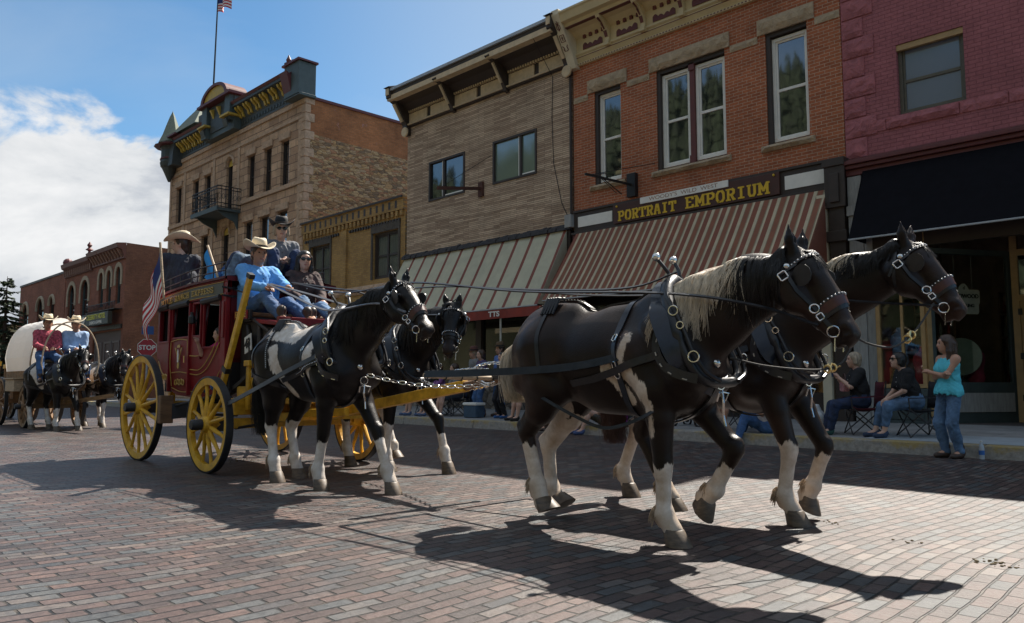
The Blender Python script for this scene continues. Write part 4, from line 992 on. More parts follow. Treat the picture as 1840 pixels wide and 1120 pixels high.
mb = MB(); mb.prism([(FY - .90, 10.86), (FY - .90, 10.95), (FY + .3, 11.02), (FY + .3, 10.88)], XL - .08, XR - .1, 'YZ'); mb.build('gutter', lead, co)
mb = MB(); nd = 70
for i in range(nd): x_ = lerp(XL + .1, XR - .1, i / nd); mb.prism([(FY - .05, 10.27), (FY - .13, 10.27), (FY - .15, 10.335), (FY - .05, 10.335)], x_, x_ + .05, 'YZ')
mb.build('dentil', mat('tan_trim', (0, 0, 0)), co)
mb = MB(); mr = MB()
for x_, wd, big in ((XL - .06, .24, 1), (-18.95, .13, 0), (-16.5, .13, 0), (XR - .10, .2, 1)):
    prof = [(FY - .02, 9.5 if big else 9.72), (FY - .16, 9.5 if big else 9.74), (FY - .2, 9.85), (FY - .62, 10.5), (FY - .9, 10.64), (FY - .92, 10.98 if big else 10.6), (FY - .02, 10.98 if big else 10.6)]
    mb.prism(prof, x_, x_ + wd, 'YZ')
    mr.beam((x_ + wd / 2, FY - .3, 9.95), (x_ + wd / 2, FY - .66, 10.48), wd * .5, .06, up=(0, -1, .4))
    if big:
        mr.lathe([(.0, -.05), (.16, -.05), (.17, -.02), (.17, 0)], (x_ + wd / 2, FY - .16, 9.62), axis='Y', n=16); mr.box(x_ + wd * .15, x_ + wd * .85, FY - .95, FY - .921, 10.72, 10.94)
        mb.prism([(FY - 1.0, 10.98), (FY - .5, 11.16), (FY, 10.98)], x_ - .04, x_ + wd + .04, 'YZ')
mb.build('bracket', dkbrown, co, bevel=.008); mr.build('bracket_inlay', mat('tan_trim', (0, 0, 0)), co)
# rough roll of shingles above the awning and the awning
mb = MB(); x = XL - .05; k = 0
while x < XR - .02:
    ww = random.uniform(.10, .2); h = random.uniform(.12, .17); q = random.uniform(-.02, .02)
    mb.prism([(FY - .002, 5.22), (FY - .18 + q, 5.20), (FY - .16 + q, 5.22 + h * .5), (FY - .002, 5.25 + h)], x, x + ww * .96, 'YZ'); x += ww
mb.build('shingle_strip', mat('slate_dark', (0.045, 0.042, 0.045), .8, var=.4, scale=12), B)
gc = [mat('canvas_sage', (0.52, 0.49, 0.36), 0.85, var=.1, scale=3), mat('canvas_redbrown', (0.24, 0.075, 0.055), 0.85, var=.12, scale=3)]
segs = []; n = 12
for i in range(n): a = i / n; segs += [(a, a + .81 / n, 0), (a + .81 / n, (i + 1) / n, 1)]
awning(B, XL + .02, XR - .1, (FY - .1, 5.2), (14.72, 3.1), (gc, segs), side_mat=gc[0])
# red banner valance with lettering
S = T('red_banner', 'faded red banner with white lettering hung under the sage striped awning', 'banner', (-15.5, 14.66, 2.8))
mb = MB()
for i in range(40):
    x0, x1 = lerp(-19.5, -13.55, i / 40), lerp(-19.5, -13.55, (i + 1) / 40); f = lambda x: 14.68 + .015 * math.sin(x * 9)
    mb.add([(x0, f(x0), 2.80), (x1, f(x1), 2.80), (x1, f(x1), 3.04), (x0, f(x0), 3.04), (x0, f(x0) + .01, 2.80), (x1, f(x1) + .01, 2.80), (x1, f(x1) + .01, 3.04), (x0, f(x0) + .01, 3.04)], [(0, 1, 2, 3), (7, 6, 5, 4), (0, 4, 5, 1), (3, 2, 6, 7)])
mb.build('cloth', mat('red_cloth', (0.26, 0.045, 0.03), .85, var=.25, scale=2), S)
text_xz('lettering', 'TTS', .20, white_p, S, -15.62, 14.655, 2.92, bold=.006, sx=1.3)
# ground floor
stonew = rubble('rubble_front', [(0.20, 0.17, 0.14), (0.13, 0.11, 0.09), (0.26, 0.22, 0.18)], sc_=2.2, zs=1.4)
mb = MB(); mb.box(XL + .01, XR - .01, FY - .06, FY + .1, .25, .95); mb.build('stall_riser', stonew, B)
mb = MB(); mb.box(XL + .01, XR - .01, FY - .02, FY + .1, 3.2, 5.3); mb.box(XL, XL + .3, FY - .06, FY + .1, .95, 5.2); mb.box(XR - .3, XR, FY - .08, FY + .1, .95, 5.2); mb.box(-17.8, -17.55, FY - .06, FY + .1, .95, 5.2); mb.build('shopfront_frame', dkbrown, B)
mb = MB(); mb.box(XL + .3, XR - .3, FY + .04, FY + .06, .95, 3.2); mb.build('shop_window', gl_s, B)
mb = MB(); mb.box(-17.0, -14.6, FY + .0, FY + .035, 2.52, 2.66); mb.build('window_header', cream2, B)
mb = MB(); mb.tube([(-15.45, 14.75, .25), (-15.45, 14.75, 3.05)], .028, 8); tag(mb.build('awning_pole', mat('pole_white', (.5, .47, .4), .6)), 'pale awning pole standing on the pavement under the red banner', 'pole')
S = T('neon_sign', 'small red and blue window sign beside the striped awning', 'sign', (-13.75, 15.5, 2.45))
mb = MB(); mb.box(-14.1, -13.5, 15.5, 15.54, 2.3, 2.75); mb.build('panel', mat('sign_blue', (0.04, 0.07, 0.3), .5), S); mb = MB(); mb.box(-14.03, -13.57, 15.49, 15.499, 2.37, 2.68); mb.build('face', mat('sign_red', (0.35, 0.03, 0.03), .5), S)
# flag pole bracket on the wall
S = T('pole_bracket', 'rusty iron arm sticking out of the tan stone wall below the left window', 'bracket', (-17.6, 16, 7))
mb = MB(); mb.beam((-17.6, FY - .06, 7.0), (-17.6, FY - 1.75, 6.72), .07, .09); mb.box(-17.7, -17.5, FY - .08, FY - .005, 6.75, 7.2); mb.build('arm', mat('rusty_iron', (0.09, 0.035, 0.025), .8, var=.4), S)
mb = MB(); mb.tube([(-17.6, FY - 1.6, 6.78), (-17.2, FY - .01, 7.95)], .008, 5); mb.build('stay', blackm, S)
S = MB(); S.tube([(-14.6, FY - .86, 10.6), (-14.62, FY - .02, 9.7), (-14.65, FY - .02, 8.5), (-14.6, FY - .02, 7.2), (-14.3, FY - .02, 6.0), (-14.02, FY - .02, 5.5)], .009, 5)
tag(S.build('cable', blackm), 'thin black cable running down the tan stone wall', 'cable')

# ---- low yellow brick building
B = T('yellow_brick_building', 'low yellow brick building between the tan stone and the pink stone fronts', 'building', (-25, 16, 0))
XL, XR = -28.3, -21.48
w3 = [(-27.7, -26.25, 4.6, 6.42), (-23.38, -21.85, 4.72, 6.38)]
mb = MB(); wallh(mb, XL, XR, .2, 7.0, w3 + [(-27.6, -22.4, .9, 3.4)]); shell(mb, XL, XR, 7.35, 16); mb.build('wall', M_['yellow_brick'], B); roofp(B, XL, XR, 7.1, 16)
mb = MB(); mb.box(XL, XR, FY - .1, FY - .002, 7.0, 7.38); mb.box(XL - .02, XR, FY - .14, FY + .2, 7.38, 7.45)
x = XL + .1
while x < XR - .2: mb.box(x, x + .13, FY - .09, FY - .003, 6.8, 6.99); x += .26
mb.box(-25.4, -25.05, FY - .08, FY - .003, .3, 6.75); mb.build('corbel_course', M_['yellow_brick'], B)
mb = MB(); mb.box(XL - .02, XR, FY - .17, FY - .141, 7.40, 7.47)
x = XL + .25
while x < XR - .2: mb.box(x, x + .12, FY - .106, FY - .101, 7.08, 7.34); x += .38
for a, b in ((-28.1, -25.6), (-24.9, -21.7)):
    x = a
    while x < b: mb.box(x, x + .09, FY - .06, FY - .003, 6.62, 6.72); x += .17
mb.build('dark_trim', dkbrown, B)
for a, b, c, d_ in w3:
    mb = MB(); mb.box(a - .1, b + .1, FY - .05, FY - .003, d_, d_ + .28); mb.box(a - .1, a, FY - .04, FY - .003, c, d_); mb.box(b, b + .1, FY - .04, FY - .003, c, d_); mb.build('window_surround', dkstone, B)
    f = sash(B, a, b, c, d_, FY + .08, dkbrown, curtain, .09, rail=(c + d_) / 2, mull=((a + b) / 2,))
    mb = MB(); mb.box(a + .1, b - .1, FY + .128, FY + .134, c + .1, d_ - .1); mb.build('pane', sh_gl_m, f)
mb = MB(); rough_block(mb, -28.2, -21.6, 4.25, 4.55, FY, .12, 300); rough_block(mb, -28.2, -21.6, 3.4, 3.7, FY, .16, 301)
arcp = [(-23.9 + 1.6 * math.cos(a), 3.2 + 1.0 * math.sin(a)) for a in [PI * i / 12 for i in range(13)]] + [(-23.9 + 1.25 * math.cos(a), 3.2 + .7 * math.sin(a)) for a in [PI - PI * i / 12 for i in range(13)]]
mb.build('stone_band', stone_trim, B)
mb = MB(); mb.box(-27.6, -22.4, FY + .15, FY + .17, .9, 3.4); mb.build('shop_window', gl_s, B)
mb = MB(); frame(mb, -27.6, -22.4, .9, 3.4, FY + .1, FY + .2, .12); mb.box(-25.1, -24.95, FY + .1, FY + .2, 1, 3.3); mb.build('shopfront_frame', dkbrown, B)

# ---- pink stone building with the ornate cornice
B = T('pink_stone_building', 'tall pink stone building with an ornate green and mustard cornice and iron balcony', 'building', (-35, 16, 0))
XL, XR = -42.4, -28.35
top = [(-41.55, -40.9, 9.38, 11.3), (-39.45, -38.75, 9.38, 11.3), (-38.05, -37.35, 9.38, 11.3), (-35.62, -34.95, 9.0, 11.62), (-33.42, -32.75, 9.38, 11.32), (-31.85, -31.18, 9.38, 11.32), (-30.36, -29.66, 9.38, 11.34)]
mid = [(-41.5, -40.8, 6.1, 8.28), (-40.0, -39.3, 6.1, 8.28), (-38.2, -37.45, 6.1, 8.28), (-35.9, -35.15, 6.0, 8.4), (-33.6, -32.8, 6.1, 8.3), (-32.1, -31.27, 6.1, 8.3), (-30.5, -29.68, 6.1, 8.3)]
mb = MB(); wallh(mb, XL, XR, .2, 12.75, top + mid + [(-41.6, -38.9, .9, 4.6), (-37.6, -33.2, .4, 5.0), (-31.9, -29.2, .9, 4.6)]); mb.add([(XL, FY + 16, 0), (XR, FY + 16, 0), (XR, FY + 16, 12.7), (XL, FY + 16, 12.7)], [(0, 1, 2, 3)]); mb.build('wall', M_['stone'], B)
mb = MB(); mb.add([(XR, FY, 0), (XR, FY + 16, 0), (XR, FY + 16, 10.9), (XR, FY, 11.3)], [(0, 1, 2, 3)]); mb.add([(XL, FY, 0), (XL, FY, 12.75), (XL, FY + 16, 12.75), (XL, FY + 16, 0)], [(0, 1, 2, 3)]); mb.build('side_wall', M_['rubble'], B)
mb = MB()
n = 24
for i in range(n):
    y0, y1 = FY + 16 * i / n, FY + 16 * (i + 1) / n; a = lerp(11.3, 10.9, i / n); b = lerp(11.3, 10.9, (i + 1) / n)
    mb.add([(XR, y0, a), (XR, y1, b), (XR, y1, 12.75), (XR, y0, 12.75)], [(0, 1, 2, 3)])
mb.add([(XR + .006, 22.5, 8.0), (XR + .006, 24.3, 7.9), (XR + .006, 24.4, 11.0), (XR + .006, 22.4, 11.1)], [(0, 1, 2, 3)])
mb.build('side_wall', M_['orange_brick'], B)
mb = MB(); k = 0; z = .3
while z < 12.6:
    d_ = .4 if k % 2 else .22; rough = .04; mb.box(XR - .3, XR + .03, FY - .035, FY + d_, z + .01, z + .36); z += .37; k += 1
mb.build('corner_stones', stone_trim, B, bevel=.02)
mb = MB(); mb.box(XR - .25, XR + .07, FY + .02, FY + 16, 12.75, 12.9); mb.build('coping', dkred, B)
roofp(B, XL, XR, 12.5, 16)
mb = MB()
for z0, z1, p in ((5.3, 5.55, .12), (9.18, 9.36, .08), (5.85, 6.05, .08), (11.95, 12.1, .05), (12.55, 12.74, .07)):
    segs_ = [(XL, XR)]
    if z0 == 9.18: segs_ = [(XL, -36.75), (-34.0, XR)]
    for a, b in segs_: mb.box(a, b, FY - p, FY - .003, z0, z1)
for x_ in (-42.3, -40.45, -36.95, -34.3, -28.75): mb.box(x_ - .11, x_ + .11, FY - .04, FY - .003, 6.06, 11.94)
for a, b, c, d_ in top + mid: mb.box(a - .12, b + .12, FY - .075, FY - .003, d_ + .01, d_ + .3) if d_ != 11.62 else None
mb.build('string_course', stone_trim, B, bevel=.01)
for a, b, c, d_ in top + mid:
    arch = abs(a + 35.62) < .01 or abs(a + 35.9) < .01
    f = sash(B, a, b, c, d_, FY + .12, dkbrown, gl, .06, rail=lerp(c, d_, .5))
    if arch:
        mb = MB(); xc = (a + b) / 2; r = (b - a) / 2; zc = d_ - r
        for s_ in (-1, 1):
            pts = [(xc + s_ * r, d_), (xc + s_ * r, zc)] + [(xc + s_ * r * math.cos(t), zc + r * math.sin(t)) for t in [PI / 2 * i / 8 for i in range(1, 9)]]
            mb.prism(pts, FY + .01, FY + .11, 'XZ')
        mb.build('arch_infill', stone_trim, f)
        mb = MB(); pts = [(xc + r * .9 * math.cos(PI * i / 10), zc + r * .9 * math.sin(PI * i / 10)) for i in range(11)]; mb.prism(pts, FY + .105, FY + .118, 'XZ'); mb.build('fanlight', mustard, f)
        mb = MB(); mb.tube([(xc + (r + .12) * math.cos(PI * i / 12), FY - .02, zc + (r + .12) * math.sin(PI * i / 12)) for i in range(13)], .06, 6); mb.build('arch_moulding', stone_trim, f)
mb = MB(); mb.box(-41.6, -38.9, FY + .15, FY + .18, .9, 4.6); mb.box(-37.6, -33.2, FY + .15, FY + .18, .4, 5); mb.box(-31.9, -29.2, FY + .15, FY + .18, .9, 4.6); mb.build('shop_window', gl_s, B)
# balcony
mb = MB(); mb.box(-36.75, -34.0, 14.9, FY - .005, 8.82, 8.94); mb.box(-36.8, -33.95, 14.85, 14.92, 8.78, 8.98)
for x_ in (-36.5, -34.25): mb.prism([(FY - .01, 8.0), (FY - .01, 8.81), (15.0, 8.81), (15.3, 8.6), (15.8, 8.4)], x_, x_ + .06, 'YZ')
bal = mb.build('balcony', tealp, B)
mb = MB()
def rail(a, b):
    a = Vector(a); b = Vector(b)
    for z_ in (8.98, 9.15, 9.78, 9.92): mb.beam(a + Vector((0, 0, z_)), b + Vector((0, 0, z_)), .035)
    n = max(2, int((b - a).length / .16))
    for i in range(n + 1):
        p = a.lerp(b, i / n); mb.beam(p + Vector((0, 0, 8.94)), p + Vector((0, 0, 9.93)), .02)
        if i < n:
            c_ = a.lerp(b, (i + .5) / n) + Vector((0, 0, 9.46)); d_ = (b - a).normalized()
            mb.tube([c_ + d_ * .065 * math.cos(t) + Vector((0, 0, .12 * math.sin(t))) for t in [2 * PI * q / 8 for q in range(8)]], .01, 4, closed=True)
rail((-36.75, 14.9, 0), (-34.0, 14.9, 0)); rail((-36.75, 14.9, 0), (-36.75, FY, 0)); rail((-34.0, 14.9, 0), (-34.0, FY, 0))
mb.build('railing', blackm, bal)
# cornice with brackets
dkg = mat('dark_green_cornice', (0.055, 0.062, 0.058), .55, var=.2); slate = mat('slate_roof', (0.20, 0.22, 0.17), .8, var=.3, scale=12, stretch=(1, 1, 3))
def cornice_run(x0, x1, z0, zt, nb, pr=.62):
    mb = MB(); mb.prism([(FY - .01, z0), (FY - .1, z0), (FY - .1, z0 + .12), (FY - .06, z0 + .14), (FY - .06, z0 + .55), (FY - .3, zt - .42), (FY - pr, zt - .3), (FY - pr, zt - .12), (FY - .01, zt - .12)], x0, x1, 'YZ')
    x = x0 + .1
    while x < x1 - .2: mb.box(x, x + .16, FY - .09, FY - .061, z0 + .2, z0 + .42); x += .27
    c = mb.build('cornice', dkg, B)
    mb = MB(); mb.prism([(FY - pr - .02, zt - .13), (FY - pr - .12, zt), (FY + .4, zt + .05), (FY + .4, zt - .12)], x0 - .02, x1 + .02, 'YZ'); mb.build('cornice_cap', dkred, c)
    mb = MB(); pr_ = [(FY - .07, zt - .95), (FY - .2, zt - .92), (FY - .26, zt - .7), (FY - .5, zt - .5), (FY - .56, zt - .36), (FY - .07, zt - .36)]
    for i in range(nb):
        x = lerp(x0 + .3, x1 - .4, i / (nb - 1))
        for dx in (-.14, .14): mb.prism(pr_, x + dx - .07, x + dx + .05, 'YZ')
    mb.build('bracket', mustard, c)
cornice_run(-34.15, -29.5, 12.78, 14.35, 6); cornice_run(-40.9, -37.35, 12.76, 14.1, 5)
# right end pier
mb = MB(); mb.box(-29.5, -28.3, FY - .5, FY + .4, 12.9, 14.75); mb.box(-29.42, -28.15, FY - .45, FY + .35, 12.75, 12.9); mb.prism([(-29.5, 14.75), (-28.2, 14.75), (-28.85, 15.0)], FY - .5, FY + .2, 'XZ'); mb.build('end_pier', tealp, B, bevel=.01)
mb = MB(); mb.box(-29.6, -28.2, FY - .6, FY + .45, 14.75, 14.86); mb.prism([(FY - .62, 14.2), (FY - .8, 14.3), (FY - .5, 13.2), (FY - .5, 14.3)], -29.5, -28.9, 'YZ'); mb.lathe([(.22, 0), (.22, .08), (.1, .14), (.13, .3), (.0, .62)], (-29.3, FY - .4, 14.86), n=10); mb.build('pier_cap', dkred, B)
# centre pavilion with round pediment
mb = MB(); mb.box(-37.25, -36.7, FY - .75, FY - .15, 12.8, 14.9); mb.box(-34.75, -34.2, FY - .75, FY + 2.0, 13.3, 14.9); mb.box(-37.3, -34.15, FY - .5, FY + 1.6, 12.76, 14.9); mb.build('pavilion', tealp, B, bevel=.015)
mb = MB(); mb.box(-36.6, -34.85, FY - .56, FY - .505, 13.1, 14.8); mb.box(-34.2, -34.1, FY - .7, FY + 1.9, 13.6, 13.75)
for x_ in (-36.95, -34.5): mb.prism([(FY - .76, 12.9), (FY - .9, 13.3), (FY - .76, 13.5)], x_ - .2, x_ + .2, 'YZ')
mb.build('pavilion_panel', dkg, B)
mb = MB(); mb.box(-37.4, -36.55, FY - .95, FY - .1, 13.52, 13.64); mb.box(-34.9, -34.0, FY - .95, FY - .1, 13.52, 13.64)
for x_ in (-36.3, -35.6): mb.prism([(FY - .57, 14.0), (FY - .8, 14.5), (FY - .57, 14.6)], x_, x_ + .14, 'YZ')
mb.build('pavilion_bracket', mustard, B)
mb = MB(); mb.box(-37.5, -33.95, FY - .95, FY + 2.3, 14.9, 15.06)
pts = [(-35.75 + 1.45 * math.cos(PI * i / 20), 15.06 + 1.0 * math.sin(PI * i / 20)) for i in range(21)]; pin = [(-35.75 + 1.2 * math.cos(PI * i / 20), 15.06 + .82 * math.sin(PI * i / 20)) for i in range(20, -1, -1)]
for i in range(20): mb.prism([pts[i], pts[i + 1], pin[19 - i], pin[20 - i]], FY - .9, FY + .3, 'XZ')
mb.build('pediment', dkred, B)
mb = MB(); mb.prism([(-35.75 + 1.2 * math.cos(PI * i / 20), 15.065 + .82 * math.sin(PI * i / 20)) for i in range(21)], FY - .8, FY - .75, 'XZ'); mb.build('pediment_panel', mustard, B)
# corner turret and little slate roofs
mb = MB(); tc_ = (-42.0, FY - .25, 0)
mb.lathe([(.06, 11.7), (.15, 11.9), (.26, 12.15), (.38, 12.4), (.46, 12.5), (.5, 12.7), (.6, 12.9), (.6, 13.6), (.66, 13.7), (.66, 13.85)], tc_, n=12); mb.box(-41.5, -40.95, FY - .55, FY + .3, 12.4, 14.3); mb.build('turret', dkg, B)
mb = MB(); mb.lathe([(.4, 12.86), (.66, 12.9), (.66, 13.0), (.4, 13.04)], tc_, n=12); mb.lathe([(1.0, 13.84), (1.05, 13.9), (.9, 13.98), (.7, 14.1)], tc_, n=12); mb.box(-41.6, -40.5, FY - .8, FY + .5, 14.3, 14.42); mb.build('turret_band', dkred, B)
mb = MB(); mb.lathe([(.85, 14.08), (.6, 14.7), (.4, 15.4), (.18, 16.1), (.04, 16.45), (0, 16.6)], tc_, n=8); mb.build('turret_roof', slate, B)
def pyr(mb, x0, x1, y0, y1, z0, apex, n=5):
    V = []
    for i in range(n + 1):
        f = i / n; g_ = (1 - f) ** 1.35; c_ = ((x0 + x1) / 2, (y0 + y1) / 2)
        a = [(lerp(c_[0], x, g_), lerp(c_[1], y, g_), lerp(z0, apex, f)) for x, y in ((x0, y0), (x1, y0), (x1, y1), (x0, y1))]; V += a
    F = [(i * 4 + j, i * 4 + (j + 1) % 4, (i + 1) * 4 + (j + 1) % 4, (i + 1) * 4 + j) for i in range(n) for j in range(4)]
    mb.add(V, F)
mb = MB(); pyr(mb, -41.6, -38.2, FY - .7, FY + 2.2, 14.38, 17.4); mb.build('slate_roof', slate, B)
mb = MB(); mb.box(-40.5, -38.3, FY - .3, FY + .5, 14.1, 14.36); mb.box(-38.3, -37.3, FY - .4, FY + 1.2, 14.0, 14.9); mb.build('roof_wall', dkg, B)
for ch in list(B.children) + [q for c_ in B.children for q in c_.children]:
    for v in ch.data.vertices:
        if v.co.z > 12.76: v.co.z = 12.76 + (v.co.z - 12.76) * .74
        if v.co.z > 12.76 and v.co.y < 0: v.co.y *= .8
S = T('flagpole', 'tall dark flagpole on the roof of the pink stone building', 'flagpole', (-39.6, 17.4, 14))
mb = MB(); mb.tube([(-40.35, 17.2, 13.5), (-39.95, 17.2, 24.5)], [.06, .03], 8); mb.build('pole', blackm, S)
mb = MB(); mb.sph((-39.95, 17.2, 24.6), .1, 8); mb.build('finial', mustard, S)
fr_, fw_, fb_ = mat('flag_red', (0.50, 0.02, 0.03), .7, var=.08), mat('flag_white', (0.78, 0.76, 0.74), .7, var=.05), mat('flag_blue', (0.015, 0.03, 0.16), .7, var=.1)
def usflag(fn, nu=26, nv=26):
    """fn(u,v)->point; u along the fly, v downward"""
    mb = MB(); P = [[fn(i / nu, j / nv) for i in range(nu + 1)] for j in range(nv + 1)]
    for j in range(nv):
        for i in range(nu):
            st = int((j + .5) / nv * 13); mb.cur = 2 if (i / nu < .4 and st < 7) else (st % 2)
            a, b, c, d = P[j][i], P[j][i + 1], P[j + 1][i + 1], P[j + 1][i]; mb.add([a, b, c, d], [(0, 1, 2, 3)])
    return mb
S2 = T('roof_flag', 'small stars and stripes flag flying high on the roof flagpole', 'flag', (-40, 17.2, 20))
f_ = lambda u, v: (-40.03 + u * 1.7, 17.2 + .15 * math.sin(u * 7) - u * .1, 21.85 - v * 1.0 - .35 * u + .08 * math.sin(u * 9 + v))
mb = usflag(f_, 20, 13); mb.build('cloth', [fr_, fw_, fb_], S2)

# ---- hotel block beyond the side street
B = T('hotel_building', 'dark red brick hotel with arched windows and a bracketed cornice beyond the side street', 'building', (-54.7, 16, 0))
XL, XR = -60.6, -48.8
wr = [(-53.45, -52.65, 5.8, 8.0), (-52.0, -51.2, 5.8, 8.0), (-50.35, -49.5, 5.8, 8.05)]; wl = [(-59.9, -58.4, 5.3, 7.75), (-57.1, -55.5, 5.3, 7.85)]
mb = MB(); wallh(mb, XL, XR, .2, 9.2, wr + wl + [(-54.2, -49.1, .3, 4.2), (-60.2, -55, .3, 4.2)]); mb.build('wall', M_['hotel_brick'], B)
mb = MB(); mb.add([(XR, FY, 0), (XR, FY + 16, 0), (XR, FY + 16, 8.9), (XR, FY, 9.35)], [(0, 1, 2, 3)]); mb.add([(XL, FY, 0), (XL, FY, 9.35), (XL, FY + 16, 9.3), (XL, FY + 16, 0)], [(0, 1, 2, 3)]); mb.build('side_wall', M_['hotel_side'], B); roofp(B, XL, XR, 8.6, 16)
for a, b, c, d_ in wr + wl:
    f = sash(B, a, b, c, d_, FY + .12, greenp, gl, .07, rail=lerp(c, d_, .5)); xc = (a + b) / 2; r = (b - a) / 2; zc = d_ - r; mb = MB()
    for s_ in (-1, 1): mb.prism([(xc + s_ * r, d_), (xc + s_ * r, zc)] + [(xc + s_ * r * math.cos(t), zc + r * math.sin(t)) for t in [PI / 2 * i / 8 for i in range(1, 9)]], FY + .004, FY + .11, 'XZ')
    mb.build('arch_infill', M_['hotel_brick'], f); mb = MB()
    K = 12; ro, ri = r + .26, r
    for i in range(K):
        t0, t1 = PI * i / K, PI * (i + 1) / K; mb.prism([(xc + ro * math.cos(t0), zc + ro * math.sin(t0)), (xc + ro * math.cos(t1), zc + ro * math.sin(t1)), (xc + ri * math.cos(t1), zc + ri * math.sin(t1)), (xc + ri * math.cos(t0), zc + ri * math.sin(t0))], FY - .06, FY - .004, 'XZ')
    for s_ in (-1, 1): mb.box(xc + s_ * (r + .13) - .13, xc + s_ * (r + .13) + .13, FY - .06, FY - .004, zc - .7, zc)
    mb.build('arch_trim', mat('arch_buff', (0.42, 0.34, 0.24), .8), f)
mb = MB(); mb.prism([(FY - .01, 8.42), (FY - .12, 8.45), (FY - .12, 8.6), (FY - .25, 8.95), (FY - .5, 9.05), (FY - .55, 9.3), (FY - .01, 9.36)], -54.6, XR, 'YZ'); mb.prism([(FY - .01, 8.3), (FY - .12, 8.35), (FY - .14, 8.8), (FY - .35, 8.95), (FY - .4, 9.22), (FY - .01, 9.25)], XL, -54.8, 'YZ'); co = mb.build('cornice', mat('cornice_red', (0.16, 0.07, 0.055), .6), B)
mb = MB()
for i in range(11): mb.prism([(FY - .13, 8.5), (FY - .3, 8.75), (FY - .45, 9.0), (FY - .13, 9.0)], lerp(-54.3, -49.2, i / 10), lerp(-54.3, -49.2, i / 10) + .12, 'YZ')
for i in range(14): mb.box(lerp(XL + .1, -55, i / 13), lerp(XL + .1, -55, i / 13) + .12, FY - .2, FY - .13, 8.4, 8.8)
mb.build('bracket', mat('cornice_buff', (0.30, 0.17, 0.12), .7), co)
mb = MB(); mb.lathe([(.22, 0), (.1, .1), (.08, .22), (.24, .3), (.15, .38), (.08, .46), (.16, .6), (.0, .85)], (-54.7, FY - .3, 9.3), n=12); mb.sph((-60.0, FY - .1, 9.35), .32, 10); mb.build('finial', dkred, co)
mb = MB(); mb.box(-54.2, -49.1, FY + .1, FY + .16, .3, 4.2); mb.box(-60.2, -55, FY + .1, FY + .16, .3, 4.2); sfb = mb.build('shopfront', mat('shopfront_brown', (0.10, 0.06, 0.05), .6), B)
mb = MB()
for x_ in (-53.9, -52.2, -50.8): frame(mb, x_, x_ + 1.25, 1.2, 3.6, FY + .06, FY + .1, .12); mb.box(x_ + .12, x_ + 1.13, FY + .08, FY + .099, 2.3, 2.4)
mb.build('shutter', mat('shutter', (0.16, 0.12, 0.11), .6), sfb)
mb = MB(); mb.box(-54.5, -48.9, FY - .1, FY - .01, 4.3, 4.55); mb.box(-54.3, -49, FY - .5, FY - .01, 5.42, 5.46)
x = -54.3
while x < -49: mb.tube([(x, FY - .45, 5.45), (x + .1, FY - .5, 5.65), (x, FY - .45, 5.85)], .02, 4); x += .25
mb.box(-54.3, -49, FY - .47, FY - .44, 5.85, 5.89); mb.build('iron_cresting', blackm, B)
sgn = MB(); sgn.box(-54.3, -49.3, FY - .7, FY - .45, 4.55, 5.3); sg = sgn.build('hotel_sign', mat('sign_black', (0.02, 0.03, 0.025), .5), B, bevel=.02)
text_xz('lettering', 'CELEBRITY HOTEL', .42, mat('sign_lemon', (0.66, 0.62, 0.05), .5), sg, -51.5, FY - .705, 5.06, bold=.008, ext=.008); text_xz('lettering', 'CASINO & GAMING', .26, white_p, sg, -51.5, FY - .705, 4.72, bold=.004, ext=.008)  # upper line in plain lemon yellow paint, lower line in white
mb = MB(); mb.lathe([(0, -.02), (.27, -.02), (.27, 0)], (-53.85, FY - .702, 4.93), axis='Y', n=16); mb.build('sign_disc', white_p, sg)
text_xz('lettering', 'D', .3, blackm, sg, -53.85, FY - .725, 4.93, bold=.01)
mb = MB(); mb.box(XR + .01, XR + .9, 18.6, 22.0, 6.3, 6.4)
for i in range(14): mb.beam((XR + .88, lerp(18.65, 21.95, i / 13), 6.4), (XR + .88, lerp(18.65, 21.95, i / 13), 7.3), .03)
mb.box(XR + .86, XR + .9, 18.6, 22.0, 7.28, 7.34); mb.build('side_balcony', blackm, B)
# ---- low brick building, and further houses
B = T('low_brick_building', 'plain low brick building with small arched windows at the far left', 'building', (-67, 16, 0))
XL, XR = -73.0, -60.75
wl = [(-72.0, -70.2, 5.0, 7.3), (-67.7, -65.9, 5.0, 7.4), (-64.4, -63.2, 5.1, 7.3)]
mb = MB(); wallh(mb, XL, XR, .2, 8.75, wl); shell(mb, XL, XR, 8.75, 14); mb.build('wall', M_['hotel_brick'], B); roofp(B, XL, XR, 8.5, 14)
for a, b, c, d_ in wl:
    f = sash(B, a, b, c, d_, FY + .12, dkbrown, gl, .09, rail=6.1); xc = (a + b) / 2; r = (b - a) / 2; zc = d_ - r; mb = MB()
    for s_ in (-1, 1): mb.prism([(xc + s_ * r, d_), (xc + s_ * r, zc)] + [(xc + s_ * r * math.cos(t), zc + r * math.sin(t)) for t in [PI / 2 * i / 8 for i in range(1, 9)]], FY + .004, FY + .11, 'XZ')
    mb.build('arch_infill', M_['hotel_brick'], f); mb = MB(); mb.tube([(xc + (r + .1) * math.cos(PI * i / 12), FY - .02, zc + (r + .1) * math.sin(PI * i / 12)) for i in range(13)], .12, 6); mb.build('arch_trim', mat('arch_buff', (0, 0, 0)), f)
mb = MB(); mb.box(XL, XR, FY - .06, FY + .3, 8.75, 8.9); mb.build('coping', dkbrown, B)
B = T('cream_house', 'cream painted house with a brown roof behind the dark spruce at the far left', 'house', (-92, 18, 0))
mb = MB(); wallh(mb, -104, -78, .1, 6.2, [(-84, -82.4, 3.6, 5.6), (-89, -87, 3.6, 5.6), (-95, -93, 3.6, 5.6)], Y=17); shell(mb, -104, -78, 6.2, 12, Y=17); mb.build('wall', mat('cream_wall', (0.60, 0.54, 0.33), .8), B)
